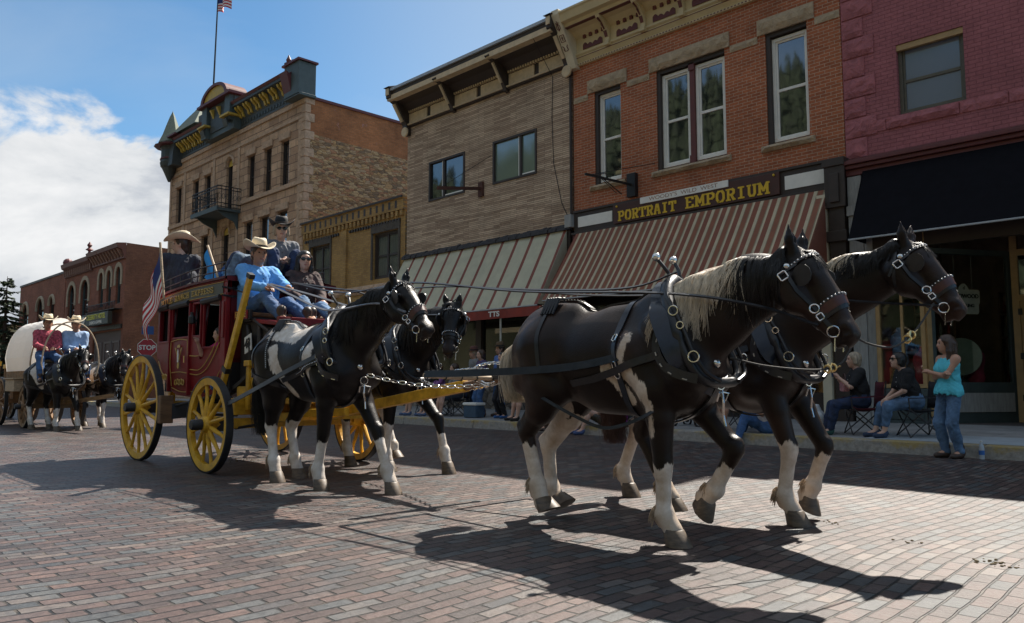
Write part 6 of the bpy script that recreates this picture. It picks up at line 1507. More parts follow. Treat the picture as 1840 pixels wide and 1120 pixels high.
def harness(h, lod=0, style='lead', blue=True, nosepatch=True):
    R_ = h.root; hs = h.hs; H = h.H
    mk = lambda mb, n, m, p=R_: mb.build(n, m, p, smooth=True, rel=False) if mb.v else None
    # --- bridle
    br = MB(); ch = MB(); st = MB(); nb_ = MB()
    hd = h.e1; up = h.e2; ex = h.ex
    def hl(t, q=-.02, **k):   # loop round the head at position t
        return h.loop(H(t, q), up, ex, rad=.5, n=36, **k)
    P, Nn = hl(.72, -.01); br.ribbon(P, Nn, .022 if not nosepatch else .03, .006)
    P, Nn = hl(.66, -.01, a0=-1.9, a1=1.9)
    if nosepatch: nb_.ribbon(P, Nn, .055, .006)
    else: br.ribbon(P, Nn, .03, .006)
    P2, N2 = hl(.60, -.01, a0=-1.7, a1=1.7); br.ribbon(P2, N2, .018, .008)
    if lod < 2: studs(st, P2, N2, .022, .006, .010)
    P, Nn = hl(.10, 0, a0=-1.5, a1=1.5); br.ribbon(P, Nn, .024, .008)
    if lod < 2: studs(st, P, Nn, .022, .0062, .011)
    P, Nn = h.loop(H(.0, -.03), (up * .6 - hd * .8), ex, rad=.5, n=36); br.ribbon(P, Nn, .024, .007)
    for sy in (-1, 1):
        def hp(t, q):
            o = H(t, q) + ex * sy * .4; r = h.bvh.ray_cast(o, -ex * sy, .5)
            return (r[0] + r[1] * .006, r[1]) if r[0] is not None else (H(t, q, sy * .08), ex * sy)
        pts = [hp(t, q) for t, q in ((.06, -.02), (.2, -.045), (.36, -.055), (.5, -.05), (.62, -.045), (.74, -.045), (.86, -.04))]
        br.ribbon([p[0] for p in pts], [p[1] for p in pts], .022, .006)
        pts = [hp(t, q) for t, q in ((.12, .03), (.13, -.08), (.2, -.15))]; br.ribbon([p[0] for p in pts], [p[1] for p in pts], .018, .006)
        # blinker
        c, n = hp(.27, .03); c = c + ex * sy * .02
        vs = []; K = 12
        for o in (0, .008):
            for i in range(K):
                a = 2 * PI * i / K; rr = .066
                q = c + hd * rr * math.cos(a) * .95 + up * rr * (math.sin(a)) * 1.0 + ex * sy * (o + .035 * (1 + math.sin(a)) * .6)
                vs.append(q)
        br.add(vs, [tuple(range(K)), tuple(range(2 * K - 1, K - 1, -1))] + [(i, i + K, (i + 1) % K + K, (i + 1) % K) for i in range(K)])
        c, n = hp(.09, -.025); ch.sph(c + n * .008, .021 if lod < 2 else .03, 10)
        for t, q, r in ((.16, -.06, .024), (.60, -.05, .026), (.70, -.05, .018), (.88, -.045, .033)):
            c, n = hp(t, q); ring(ch, c + n * .012, n, r, .0045 if lod < 2 else .008, sq=(r in (.018, .024)), up=hd)
        c, n = hp(.92, -.06); ch.beam(c + n * .02, c + n * .02 + Vector((-.005, 0, -.075)), .012, .006)
    mk(br, 'bridle', leather); mk(ch, 'bit_rings', chrome); mk(st, 'stud', chrome); mk(nb_, 'noseband', leather_br)
    if nosepatch and lod == 0:
        o = MB(); c = H(.69, .075)
        for sy in (-1, 1):
            o.tube([c + hd * .035, c + ex * sy * .02 + hd * .0, c + ex * sy * .025 - hd * .025, c - hd * .012], .0045, 5)
        o.tube([c + hd * .03, c + hd * .06 + ex * .01], .004, 5); mk(o, 'heart_ornament', ropem)
    # --- collar (padded) lying round the base of the neck, hames with balls
    c0 = Vector((.66, 0, 1.34 * hs)); tilt = Vector((-.44, 0, .90)).normalized(); RF = lambda a: .80 if math.cos(a) > -.35 else .385
    P, Nn = h.loop(c0, tilt, Vector((0, 1, 0)), rad=RF, n=56, off=.03)
    co = MB(); co.tube([Vector((p.x, p.y, p.z)) for p in P[:-1]], [.05 if p.z > 1.3 else .034 for p in P[:-1]], 10, closed=True); cob = mk(co, 'collar', leather)
    P2, N2 = h.loop(c0 + Vector((-.05, 0, .0)), tilt, Vector((0, 1, 0)), rad=RF, n=56, off=.035); co = MB(); co.ribbon(P2, N2, .13, .012); mk(co, 'collar_pad', leather_b if blue else leather)
    hm = MB(); bl_ = MB(); P3, N3 = h.loop(c0 + Vector((.015, 0, 0)), tilt, Vector((0, 1, 0)), rad=RF, n=56, off=.085)
    topi = 0
    for sy in (-1, 1):
        seg = [p for i, p in enumerate(P3) if p.y * sy > .03 and p.z > 1.02 * hs]
        seg = sorted(seg, key=lambda p: -p.z)
        if not seg: continue
        tp = seg[0] + Vector((-.07, sy * .03, .12)); pts = catmull([tp, seg[0] + Vector((-.02, sy * .01, .05))] + seg[::3], 3)
        hm.tube(pts, .0135, 7); bl_.sph(tp + Vector((-.008, 0, .015)), .030, 12); bl_.tube([tp, tp + (pts[3] - tp).normalized() * .07], .012, 6)
    hmo = mk(hm, 'hames', leather); mk(bl_, 'hame_ball', chrome, R_)
    hw = MB()
    for sy in (-1,) if lod > 1 else (-1, 1):
        for zz, r in ((1.50, .03), (1.40, .022), (1.20, .034)):
            q = min((p for p in P3 if p.y * sy > .05), key=lambda p: abs(p.z - zz * hs), default=None)
            if q is not None: ring(hw, q + Vector((.0, sy * .02, 0)), (0.3, sy, 0), r, .005 if lod < 2 else .009)
    # breast / shoulder strap with white stitching
    bs = MB(); wt = MB(); bp = MB()
    xe = .62
    for sy in (-1, 1):
        # trace: from collar back
        P, Nn = h.path([(.72, 1.27 * hs), (.58, 1.22 * hs), (.40, 1.17 * hs), (.2, 1.12 * hs), (.02, 1.07 * hs), (-.2, 1.04 * hs)], sy, .014); bs.ribbon(P, Nn, .05, .012)
        if style == 'wheel': studs(wt, *[q[:len(q) * 2 // 3] for q in (P, Nn)], .022, .005, .02)
        P, Nn = h.path([(.58, 1.42 * hs), (.56, 1.25 * hs), (.62, 1.14 * hs), (.72, 1.08 * hs), (.82, 1.06 * hs)], sy, .02); bs.ribbon(P, Nn, .06, .014)
        if lod < 2:
            for i in range(2, len(P) - 1, 2): wt.beam(P[i] + Vector(Nn[i]) * .018 - Vector((0, 0, .02)), P[i].lerp(P[i + 1], .6) + Vector(Nn[i]) * .018 - Vector((0, 0, .02)), .010, .006)
        # back band / girth
        P, Nn = h.loop((.21, 0, 1.2 * hs), (-.05, 0, 1), (0, sy, 0), a0=0, a1=PI, rad=.8, n=40, off=.006); bp.ribbon(P, Nn, .045, .008)
        for zz in (1.33, 1.16):
            q = h.side(.21, zz * hs, sy, .02)
            if q: ring(hw, q[0], q[1], .024, .005 if lod < 2 else .009, sq=True, asp=.85)
        q = h.side(.22, 1.10 * hs, sy, .024)
        if q: ring(hw, q[0], q[1], .028, .005)
    P, Nn = h.loop((-.1, 0, 1.2 * hs), (0, 0, 1), (0, 1, 0), a0=-.01, a1=.01, rad=.8, n=1)
    # strap along the spine from collar to tail and the hip straps
    pts = []; nn = []
    for i in range(26):
        x = lerp(.42, -.86, i / 25); r = h.bvh.ray_cast(Vector((x, -.02, 2.2)), Vector((0, 0, -1)))
        if r[0] is not None: pts.append(r[0] + Vector((0, 0, .008))); nn.append(r[1])
    bs.ribbon(pts, nn, .03, .008)
    if lod < 2: studs(wt, pts[14:], nn[14:], .03, .006, .010)
    for sy in (-1, 1):
        # reins lying along the back toward the hames, crupper wrap
        q = [(-.86, 1.45), (-.9, 1.3), (-.91, 1.1)]
        P, Nn = h.loop((-.45, 0, 1.15 * hs), (-.15, 0, 1), (0, sy, 0), a0=.0, a1=PI * .5, rad=.9, n=22, off=.006)
        bs.ribbon(P, Nn, .028, .007)
        if style == 'wheel':
            studs(wt, P, Nn, .022, .006, .009)
            P, Nn = h.path([(-.55, 1.50 * hs), (-.66, 1.32 * hs), (-.70, 1.1 * hs)], sy, .008); bs.ribbon(P, Nn, .028, .007)
            P, Nn = h.path([(-.88, 1.12 * hs), (-.7, 1.09 * hs), (-.55, 1.06 * hs), (-.2, .95 * hs)], sy, .01); bs.ribbon(P, Nn, .05, .012)
    if style == 'wheel':
        P, Nn = h.loop((-.6, 0, 1.11 * hs), (-1, 0, 0), (0, 1, 0), a0=-1.1, a1=1.1, rad=.7, n=30, off=.012); bs.ribbon(P, Nn, .09, .014)
    # ornament pad on the croup
    if lod < 2:
        r = h.bvh.ray_cast(Vector((-.5, -.06, 2.2)), Vector((0, 0, -1)))
        if r[0] is not None:
            c = r[0]; pd = MB()
            pts = [c + Vector((.03, 0, .03)), c + Vector((0, -.02, .035)), c + Vector((-.05, -.05, .02))]
            for k in range(5): 
                a = c + Vector((-.05 + .025 * k, 0, .03)); b_ = h.side(a.x, c.z - .10, -1, .01)
                if b_: pd.tube([a, a + Vector((0, -.07, -.005)), b_[0]], [.014, .018, .010], 6)
            mk(pd, 'rein_roll', leather)
    # belly and breast martingale chain
    mt = MB(); P, Nn = h.loop((.3, 0, 1.15 * hs), (1, 0, -.0), (0, 0, -1), a0=.15, a1=1.9, rad=.9, n=24, off=.01); bs.ribbon(P, Nn, .045, .01)
    r = h.bvh.ray_cast(Vector((1.4, 0, 1.03 * hs)), Vector((-1, 0, 0)))
    if r[0] is not None:
        c = r[0] + Vector((.03, 0, 0)); ring(hw, c, (1, -.3, 0), .036, .006); hw.tube([c + Vector((.01, 0, -.04)), c + Vector((.03, -.02, -.12)), c + Vector((.01, .01, -.2)), c + Vector((.03, 0, -.27))], .008, 6)
        for sy in (-1, 1): hw.tube([c + Vector((0, 0, -.05)), c + Vector((.02, sy * .06, -.06)), c + Vector((.0, sy * .05, -.11))], .007, 6)
        hw.sph(c + Vector((-.0, -.05, .13)), .032, 10)
    mk(bs, 'trace_harness', leather); mk(bp, 'backband', leather_b if blue else leather); mk(wt, 'white_stitching', ropem if style == 'lead' else chrome); mk(hw, 'buckle', chrome)
    # flat white patches lying as the pad on the wheelers are coat, not cloth
WH = lambda a, b, c, d: [('z', 'FN', a), ('z', 'FF', b), ('z', 'HN', c), ('z', 'HF', d)]
# near leader
legsA = {'FN': ((.49, .50), (.49, .20), (.585, .055)), 'FF': ((.82, .60), (.665, .335), (.56, .235)), 'HN': ((-.74, .66), (-.63, .29), (-.56, .10)), 'HF': ((-.84, .53), (-.81, .22), (-.72, .09))}
hA = Horse('near lead horse, dark with a long cream mane and one foreleg lifted', (-3.5, 4.5, 0), legsA, (1.345, 1.765), (1.665, 1.30), vox=.0135, hs=1.0,
  white=WH(.50, .50, .58, .78) + [('c', (.31, 1.33), (.25, 1.14), .034, -1), ('c', (.25, 1.14), (.42, .98), .058, -1), ('c', (.12, 1.13), (.26, .93), .045, -1), ('c', (.42, 1.0), (.46, .86), .034, -1), ('c', (.47, .90), (.46, .70), .020, -1), ('c', (-.55, .86), (-.72, .66), .06, 1), ('c', (-.86, 1.36), (-.82, 1.52), .02, 0), ('c', (.70, 1.64), (.88, 1.70), .14, -1)], mane='wk', tail='w', tail_len=.35, taildrop=.5)
harness(hA)
legsB = {'FN': ((.74, .54), (.69, .22), (.785, .05)), 'FF': ((.86, .55), (.755, .26), (.69, .12)), 'HN': ((-.58, .58), (-.36, .19), (-.25, .05)), 'HF': ((-.90, .62), (-1.06, .24), (-.99, .06))}
hB = Horse('far lead horse, dark with its head held high in front', (-3.5, 5.75, 0), legsB, (1.55, 1.94), (1.87, 1.51), vox=.0145, hs=1.02, mlen=.42, elx=.60,
  white=WH(.60, .50, .30, .70), mane='wk', tail='r', tail_len=.9)
harness(hB)
legsC = {'FN': ((.44, .54), (.35, .20), (.40, .05)), 'FF': ((.88, .56), (1.04, .22), (1.14, .055)), 'HN': ((-.60, .58), (-.52, .23), (-.45, .05)), 'HF': ((-.80, .56), (-.70, .21), (-.62, .05))}
hC = Horse('near wheel horse, black with white flank patches and white stockings', (-7.28, 4.3, 0), legsC, (1.42, 1.89), (1.85, 1.49), vox=.0145, coat=coat_b, hs=1.03, bl=1.07,
  white=WH(.46, .50, .60, .62) + [('c', (-.40, 1.38), (-.36, 1.24), .065, -1), ('c', (-.34, 1.22), (-.22, 1.08), .08, -1), ('c', (-.22, 1.06), (-.10, .94), .055, -1), ('c', (.40, 1.54), (.32, 1.38), .085, -1), ('c', (.30, 1.34), (.34, 1.22), .10, -1), ('c', (.34, 1.14), (.36, .84), .062, -1), ('c', (.37, .84), (.36, .70), .03, -1), ('c', (-.5, 1.62), (-.05, 1.56), .125, -1), ('h', .2, .95, .022)], mane='k', tail='k', tail_len=.95)
harness(hC, 1, 'wheel')
legsD = {'FN': ((.42, .55), (.38, .22), (.44, .06)), 'FF': ((.95, .60), (1.06, .26), (1.12, .07)), 'HN': ((-.5, .62), (-.45, .25), (-.38, .06)), 'HF': ((-.15, .66), (.05, .27), (.08, .14))}
hD = Horse('far wheel horse, black, with its face turned to the front under a star', (-8.2, 5.75, 0), legsD, (1.40, 1.86), (1.62, 1.37), vox=.0165, coat=coat_b, hs=1.03, bl=1.0, headyaw=R(-52),
  white=WH(.56, .46, .58, .80) + [('h', .12, .18, .04), ('c', (-.2, 1.56), (.2, 1.55), .06, 0)], mane='k', tail='k', tail_len=.9, lod=1)
harness(hD, 1, 'wheel', nosepatch=False)
# wagon team
legsE = {'FN': ((.50, .50), (.46, .20), (.52, .05)), 'FF': ((.72, .56), (.78, .22), (.84, .05)), 'HN': ((-.72, .58), (-.62, .23), (-.55, .05)), 'HF': ((-.62, .58), (-.5, .22), (-.42, .05))}
hE = Horse('near horse of the covered wagon pair, black with a big white side patch', (-20.05, 5.15, 0), legsE, (1.20, 1.80), (1.52, 1.40), vox=.024, coat=coat_b, scale=.95, headyaw=R(-22), rz=R(14), white=WH(.50, .44, .55, .5) + [('c', (-.3, 1.42), (-.1, 1.12), .17, -1), ('h', .1, 1.0, .03)], mane='k', tail='k', lod=2, group='covered wagon pair')
harness(hE, 2, 'wheel', nosepatch=True)
legsF = {'FN': ((.48, .54), (.42, .22), (.48, .05)), 'FF': ((.80, .58), (.92, .24), (.98, .05)), 'HN': ((-.72, .58), (-.62, .23), (-.55, .05)), 'HF': ((-.62, .58), (-.5, .22), (-.42, .05))}
hF = Horse('far horse of the covered wagon pair, black with white forelegs', (-20.75, 6.4, 0), legsF, (1.22, 1.78), (1.50, 1.32), vox=.026, coat=coat_b, scale=.95, headyaw=R(-32), rz=R(6), white=WH(.60, .70, .55, .5) + [('c', (-.1, 1.35), (.0, 1.12), .15, -1)], mane='k', tail='r', lod=2, group='covered wagon pair')
harness(hF, 2, 'wheel', nosepatch=True)

# ------------------------------------------------------------------ wheels and coach
yw = mat('yellow_wood', (.62, .32, .018), .5, var=.22, scale=9, c2=(.70, .40, .03)); tyre = mat('iron_tyre', (.022, .021, .022), .55, var=.3)
redw = mat('coach_red', (.20, .012, .016), .42, var=.2, scale=4, spec=.25); redd = mat('coach_red_dark', (.09, .007, .010), .45, var=.2, spec=.2)
gold = mat('gold_paint', (.55, .36, .08), .4, var=.2, scale=20); oliv = mat('olive_panel', (.055, .050, .022), .45)
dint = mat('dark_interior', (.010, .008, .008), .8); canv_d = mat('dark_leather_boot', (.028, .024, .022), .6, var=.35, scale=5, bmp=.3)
brownw = mat('brown_wood', (.16, .085, .04), .6, var=.35, scale=6, stretch=(1, 1, 4)); palew = mat('pale_wood', (.46, .34, .22), .65, var=.35, scale=12, stretch=(4, 1, 4))
bluej = None
def wheel(parent, c, Rr, ns, yo, wm, tm=tyre, fw=.075, sr=.024, tilt=0.0):
    """wheel in the XZ plane at c; yo = outward sign in y"""
    c = Vector(c); K = 56
    rm = MB(); rm.lathe([(Rr - .10, -fw / 2 + .008), (Rr - .10, fw / 2 - .008), (Rr - .018, fw / 2), (Rr - .018, -fw / 2), (Rr - .10, -fw / 2 + .008)], c, axis='Y', n=K)
    w_ = rm.build('wheel', wm, parent, bevel=.004)
    t = MB(); t.lathe([(Rr - .017, -fw / 2 - .006), (Rr, -fw / 2 - .002), (Rr, fw / 2 + .002), (Rr - .017, fw / 2 + .006), (Rr - .017, -fw / 2 - .006)], c, axis='Y', n=K); t.build('tyre', tm, w_)
    for i in range(ns):
        a = 2 * PI * (i + .4) / ns; d = Vector((math.cos(a), 0, math.sin(a))); s = MB()
        s.tube([c + d * .07 + Vector((0, yo * .02, 0)), c + d * .16 + Vector((0, yo * .02, 0)), c + d * (Rr - .2), c + d * (Rr - .095)], [sr * .9, sr * 1.25, sr * .85, sr * .95], 8, flat=1.0)
        s.build('spoke', wm, w_, smooth=True)
    h = MB(); h.lathe([(.0, yo * -.14), (.085, yo * -.13), (.10, yo * -.04), (.105, yo * .03), (.085, yo * .08), (.06, yo * .09)], c, axis='Y', n=18); h.build('hub', wm, w_, smooth=True)
    h = MB(); h.lathe([(.062, yo * .085), (.062, yo * .20), (.052, yo * .215), (.0, yo * .218)], c, axis='Y', n=16); h.build('hub_cap', tm, w_, smooth=True)
    return w_
C = T('stagecoach', 'dark red stagecoach with yellow wheels, its passengers riding on the roof', 'stagecoach', (-10.4, 5.0, 0))
YN, YF = 4.32, 5.68
for c, r, n, o in (((-11.28, 3.98, .715), .715, 14, -1), ((-9.1, 3.98, .56), .56, 12, -1), ((-11.28, 6.04, .715), .715, 14, 1), ((-9.1, 6.04, .56), .56, 12, 1)): wheel(C, c, r, n, o, yw)
mb = MB()
mb.beam((-11.28, 4.1, .715), (-11.28, 5.92, .715), .12, .13); mb.beam((-9.1, 4.1, .56), (-9.1, 5.92, .56), .11, .12); mb.beam((-9.1, 4.25, .76), (-9.1, 5.75, .76), .14, .2)
for y_ in (4.55, 5.45): mb.beam((-11.5, y_, .74), (-8.6, y_, .70), .09, .11); mb.beam((-8.9, y_, .66), (-7.6, 5 + (y_ - 5) * .25, .72), .08, .09)
mb.beam((-11.28, 5, .76), (-8.6, 5, .70), .12, .12)
for x_, y_ in ((-11.45, 4.45), (-11.45, 5.55), (-8.95, 4.40), (-8.95, 5.60)):
    mb.beam((x_, y_, .72), (x_, y_, 1.28), .08, .08); mb.beam((x_ + (.22 if x_ > -10 else -.1), y_, .72), (x_, y_, 1.22), .04, .05); mb.box(x_ - .07, x_ + .07, y_ - .06, y_ + .06, 1.24, 1.31)
mb.box(-9.0, -8.25, 4.45, 5.55, .80, .86); mb.box(-8.45, -8.35, 4.2, 5.8, .60, .70); mb.box(-8.75, -8.3, 4.36, 4.44, .62, .98); mb.box(-9.3, -8.4, 4.40, 4.46, .86, 1.0)
mb.build('undercarriage', yw, C, bevel=.008)
mb = MB()
for y_ in (4.45, 5.55): mb.tube(sag((-11.5, y_, 1.2), (-8.9, y_, 1.2), .36, 14), .045, 6, flat=1.6)
mb.build('leather_brace', canv_d, C)
mb = MB()
for x_ in (-11.28, -9.1): mb.box(x_ - .09, x_ + .09, 4.04, 4.2, (.715 if x_ < -10 else .56) - .08, (.715 if x_ < -10 else .56) + .08)
for a, b_ in (((-11.28, 4.4, .62), (-9.9, 4.7, .62)), ((-9.1, 4.3, .5), (-8.4, 4.6, .62)), ((-9.5, 4.25, .9), (-10.6, 4.1, .72))): mb.tube([a, b_], .016, 6)
mb.beam((-10.55, 3.98, .66), (-10.4, 4.5, .72), .12, .2); mb.build('ironwork', tyre, C)
mb = MB(); mb.box(-10.56, -10.46, 3.93, 4.1, .52, .88); mb.build('brake_block', brownw, C, bevel=.01)
# pole between the wheel horses
mb = MB(); mb.beam((-8.4, 5.0, .64), (-5.72, 5.0, 1.01), .09, .105); po = mb.build('pole', yw, C, bevel=.006)
mb = MB(); mb.tube([(-5.73, 5, 1.008), (-5.25, 5, 1.075)], [.045, .035], 8); mb.build('pole_tip', brownw, po)
# body
OUT = [(-11.58, 2.16), (-11.57, 1.75), (-11.52, 1.42), (-11.40, 1.15), (-11.2, .97), (-10.95, .88), (-10.5, .855), (-10.0, .86), (-9.68, .93), (-9.48, 1.08), (-9.38, 1.35), (-9.36, 1.7), (-9.36, 2.2)]
def outline_at(x):
    for (xa, za), (xb, zb) in zip(OUT, OUT[1:]):
        if xa <= x <= xb: return lerp(za, zb, (x - xa) / (xb - xa + 1e-9))
    return 1.4
def sidepanel(Y, s):
    mb = MB(); holes = [(-11.50, -11.20, 1.62, 2.06), (-11.06, -10.50, 1.66, 2.08), (-10.36, -10.14, 1.66, 2.08), (-10.02, -9.56, 1.50, 2.12)]
    xs = sorted({-11.575, -9.365, *[h[0] for h in holes], *[h[1] for h in holes]}); n_ = []
    for a, b in zip(xs, xs[1:]):
        k = max(1, int((b - a) / .07)); n_ += [lerp(a, b, i / k) for i in range(k)]
    n_.append(xs[-1]); zs = sorted({1.40, 2.12, *[h[2] for h in holes], *[h[3] for h in holes]})
    bulge = lambda z: s * .05 * math.sin(PI * min(1, max(0, (z - .85) / 1.3)))
    def quad(x0, x1, z0a, z0b, z1a, z1b):
        for o in (0, -.03 * s): mb.add([(x0, Y + bulge(z0a) + o, z0a), (x1, Y + bulge(z0b) + o, z0b), (x1, Y + bulge(z1b) + o, z1b), (x0, Y + bulge(z1a) + o, z1a)], [(0, 1, 2, 3)])
    for a, b in zip(n_, n_[1:]):
        mx = (a + b) / 2
        for c_, d_ in zip(zs, zs[1:]):
            mz = (c_ + d_) / 2
            if any(h[0] < mx < h[1] and h[2] < mz < h[3] for h in holes): continue
            quad(a, b, c_, c_, d_, d_)
        za, zb = min(1.4, outline_at(a)), min(1.4, outline_at(b))
        for q in range(5): quad(a, b, lerp(za, 1.4, q / 5), lerp(zb, 1.4, q / 5), lerp(za, 1.4, (q + 1) / 5), lerp(zb, 1.4, (q + 1) / 5))
    return mb, holes, bulge
mb, holes, bulge = sidepanel(YN, -1); bn = mb.build('body_side', redw, C, smooth=True)
mb2, _, _b = sidepanel(YF, 1); mb2.build('body_side', redw, C, smooth=True)
yb = lambda z: YN + bulge(z)
mb = MB()
for (x0, z0), (x1, z1) in zip(OUT, OUT[1:]): mb.add([(x0, YN, z0), (x1, YN, z1), (x1, YF, z1), (x0, YF, z0)], [(0, 1, 2, 3)])
mb.build('body_shell', redd, C, smooth=True)
mb = MB()
for h in holes: frame(mb, h[0] - .025, h[1] + .025, h[2] - .025, h[3] + .025, yb((h[2] + h[3]) / 2) - .022, yb((h[2] + h[3]) / 2) + .01, .03)
mb.box(-11.12, -11.09, YN - .075, YN - .02, .93, 2.1); mb.box(-10.46, -10.43, YN - .075, YN - .02, .88, 2.1); mb.box(-10.10, -10.07, YN - .075, YN - .02, 1.35, 2.1)
mb.box(-11.58, -11.50, YN - .05, YN - .0, 1.45, 2.12); mb.box(-9.5, -9.37, YN - .06, YN - .0, 1.15, 2.16); mb.box(-9.46, -9.40, YN - .075, YN - .06, 1.6, 2.05)
mb.build('body_moulding', redw, bn, bevel=.006)
mb = MB()
def bl_(pts, r=.006):
    P = catmull([Vector((x, yb(z) - .012, z)) for x, z in pts], 6); mb.tube(P, r, 5)
bl_([(-11.05, .98), (-10.8, .93), (-10.49, .92)]); bl_([(-11.06, 1.0), (-11.07, 1.3), (-11.05, 1.6)]); bl_([(-10.49, .95), (-10.48, 1.3), (-10.50, 1.6)]); bl_([(-11.05, 1.61), (-10.75, 1.63), (-10.5, 1.61)]); bl_([(-11.05, 1.18), (-10.75, 1.19), (-10.49, 1.17)])
bl_([(-10.41, 1.22), (-10.15, 1.21), (-9.95, 1.28), (-9.75, 1.42), (-9.55, 1.62)]); bl_([(-10.41, 1.40), (-10.2, 1.39), (-10.06, 1.40)]); bl_([(-10.41, 1.16), (-10.15, 1.15), (-9.9, 1.22), (-9.7, 1.36), (-9.52, 1.54)])
bl_([(-11.48, 1.35), (-11.38, 1.2), (-11.15, 1.06)]); bl_([(-10.42, .93), (-10.0, .93), (-9.75, 1.0), (-9.5, 1.2)])
for cx, w_ in ((-10.78, .16), (-9.95, .15), (-11.28, .08)):
    zc = 1.05 if cx > -11 else 1.12
    for k in range(-2, 3):
        c_ = Vector((cx + k * w_ / 2.6, yb(zc) - .014, zc + .01 * (k % 2))); mb.tube([c_ + Vector((.032 * math.cos(t), 0, .036 * math.sin(t))) for t in [2 * PI * q / 9 for q in range(9)]], .008, 5, closed=True)
mb.build('gold_lining', gold, bn)
# eagle emblem on the door
mb = MB(); cx, cz = -10.77, 1.42; y_ = yb(1.42) - .012
for s in (-1, 1):
    mb.prism([(cx + s * .01, cz - .06), (cx + s * .035, cz - .03), (cx + s * .09, cz + .09), (cx + s * .12, cz + .10), (cx + s * .07, cz + .03), (cx + s * .05, cz - .01), (cx + s * .03, cz - .08)][::s], y_ - .008, y_, 'XZ')
mb.prism([(cx - .05, cz + .10), (cx + .05, cz + .10), (cx + .03, cz + .14), (cx - .03, cz + .13)], y_ - .009, y_ - .001, 'XZ')
mb.prism([(cx - .02, cz - .10), (cx + .025, cz - .10), (cx + .03, cz - .17), (cx, cz - .19), (cx - .03, cz - .16)], y_ - .009, y_ - .001, 'XZ'); em = mb.build('eagle_emblem', gold, bn)
mb = MB(); mb.prism([(cx - .018, cz - .10), (cx + .02, cz - .10), (cx + .022, cz), (cx + .012, cz + .06), (cx - .006, cz + .075), (cx - .02, cz + .04)], y_ - .014, y_ - .0095, 'XZ'); mb.build('eagle_body', white_p, em)
mb = MB(); mb.tube([(-10.52, YN - .09, 1.40), (-10.52, YN - .09, 1.31)], .008, 6); mb.build('door_handle', brass, bn)
# name board and roof
mb = MB(); n = 20
def rz(x): return 2.335 - .075 * max(0, (-10.2 - x) / 1.4) ** 1.6
def strip(mb, y0, y1, lo, hi):
    for i in range(n):
        a, b = lerp(-11.60, -9.35, i / n), lerp(-11.60, -9.35, (i + 1) / n)
        za, zb = rz(a), rz(b)
        mb.add([(a, y0, za + lo), (b, y0, zb + lo), (b, y0, zb + hi), (a, y0, za + hi), (a, y1, za + lo), (b, y1, zb + lo), (b, y1, zb + hi), (a, y1, za + hi)], [(0, 1, 2, 3), (3, 2, 6, 7), (0, 4, 5, 1), (7, 6, 5, 4)])
strip(mb, YN - .055, YN - .005, -.215, .0); strip(mb, YF + .005, YF + .055, -.215, .0); mb.build('roof_rail_board', redw, C)
mb = MB()
for i in range(n):
    a, b = lerp(-11.54, -9.46, i / n), lerp(-11.54, -9.46, (i + 1) / n); mb.add([(a, YN - .062, rz(a) - .185), (b, YN - .062, rz(b) - .185), (b, YN - .062, rz(b) - .045), (a, YN - .062, rz(a) - .045), (a, YN - .056, rz(a) - .185), (b, YN - .056, rz(b) - .185), (b, YN - .056, rz(b) - .045), (a, YN - .056, rz(a) - .045)], [(0, 1, 2, 3), (3, 2, 6, 7), (0, 4, 5, 1)])
nbd = mb.build('name_board', oliv, C)
mb = MB(); slab(mb, 'MILE RANCH EXPRESS', -11.44, -9.74, 0, .082, YN - .063, th=.16, dep=.004)
mb.v = [(p[0], p[1], p[2] + rz(p[0]) - .156) for p in mb.v]; mb.build('lettering', gold, nbd)
mb = MB()
for z_ in (-.192, -.038): mb.tube([(lerp(-11.55, -9.44, i / 16), YN - .064, rz(lerp(-11.55, -9.44, i / 16)) + z_) for i in range(17)], .005, 5)
mb.build('gold_line', gold, nbd)
mb = MB()
for i in range(n):
    a, b = lerp(-11.66, -9.30, i / n), lerp(-11.66, -9.30, (i + 1) / n)
    for j in range(8):
        y0, y1 = lerp(YN - .09, YF + .09, j / 8), lerp(YN - .09, YF + .09, (j + 1) / 8); cr = lambda y: .07 * (1 - ((y - 5) / .77) ** 2)
        mb.add([(a, y0, rz(a) + cr(y0) + .02), (b, y0, rz(b) + cr(y0) + .02), (b, y1, rz(b) + cr(y1) + .02), (a, y1, rz(a) + cr(y1) + .02)], [(0, 1, 2, 3)])
strip(mb, YN - .09, YN - .056, -.005, .025); strip(mb, YF + .056, YF + .09, -.005, .025); mb.add([(-9.30, YN - .09, 2.30), (-9.30, YF + .09, 2.30), (-9.30, YF + .09, 2.36), (-9.30, YN - .09, 2.36)], [(0, 1, 2, 3)]); mb.build('roof', redd, C)
mb = MB()
for z_ in (.12, .22):
    for y_ in (YN - .02, YF + .02): mb.tube([(lerp(-11.6, -9.5, i / 10), y_, rz(lerp(-11.6, -9.5, i / 10)) + z_) for i in range(11)], .009, 6)
for i in range(7):
    for y_ in (YN - .02, YF + .02): mb.tube([(lerp(-11.6, -9.5, i / 6), y_, rz(lerp(-11.6, -9.5, i / 6))), (lerp(-11.6, -9.5, i / 6), y_, rz(lerp(-11.6, -9.5, i / 6)) + .22)], .008, 6)
mb.build('roof_railing', blackm, C)
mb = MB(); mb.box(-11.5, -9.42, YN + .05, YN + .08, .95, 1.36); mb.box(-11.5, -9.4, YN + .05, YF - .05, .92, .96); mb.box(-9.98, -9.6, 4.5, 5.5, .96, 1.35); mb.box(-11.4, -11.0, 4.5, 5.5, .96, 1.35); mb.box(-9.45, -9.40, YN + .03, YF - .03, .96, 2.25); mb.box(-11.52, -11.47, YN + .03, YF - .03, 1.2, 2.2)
mb.box(-11.5, -9.42, YF - .08, YF - .05, .95, 2.2); mb.build('interior', dint, C)
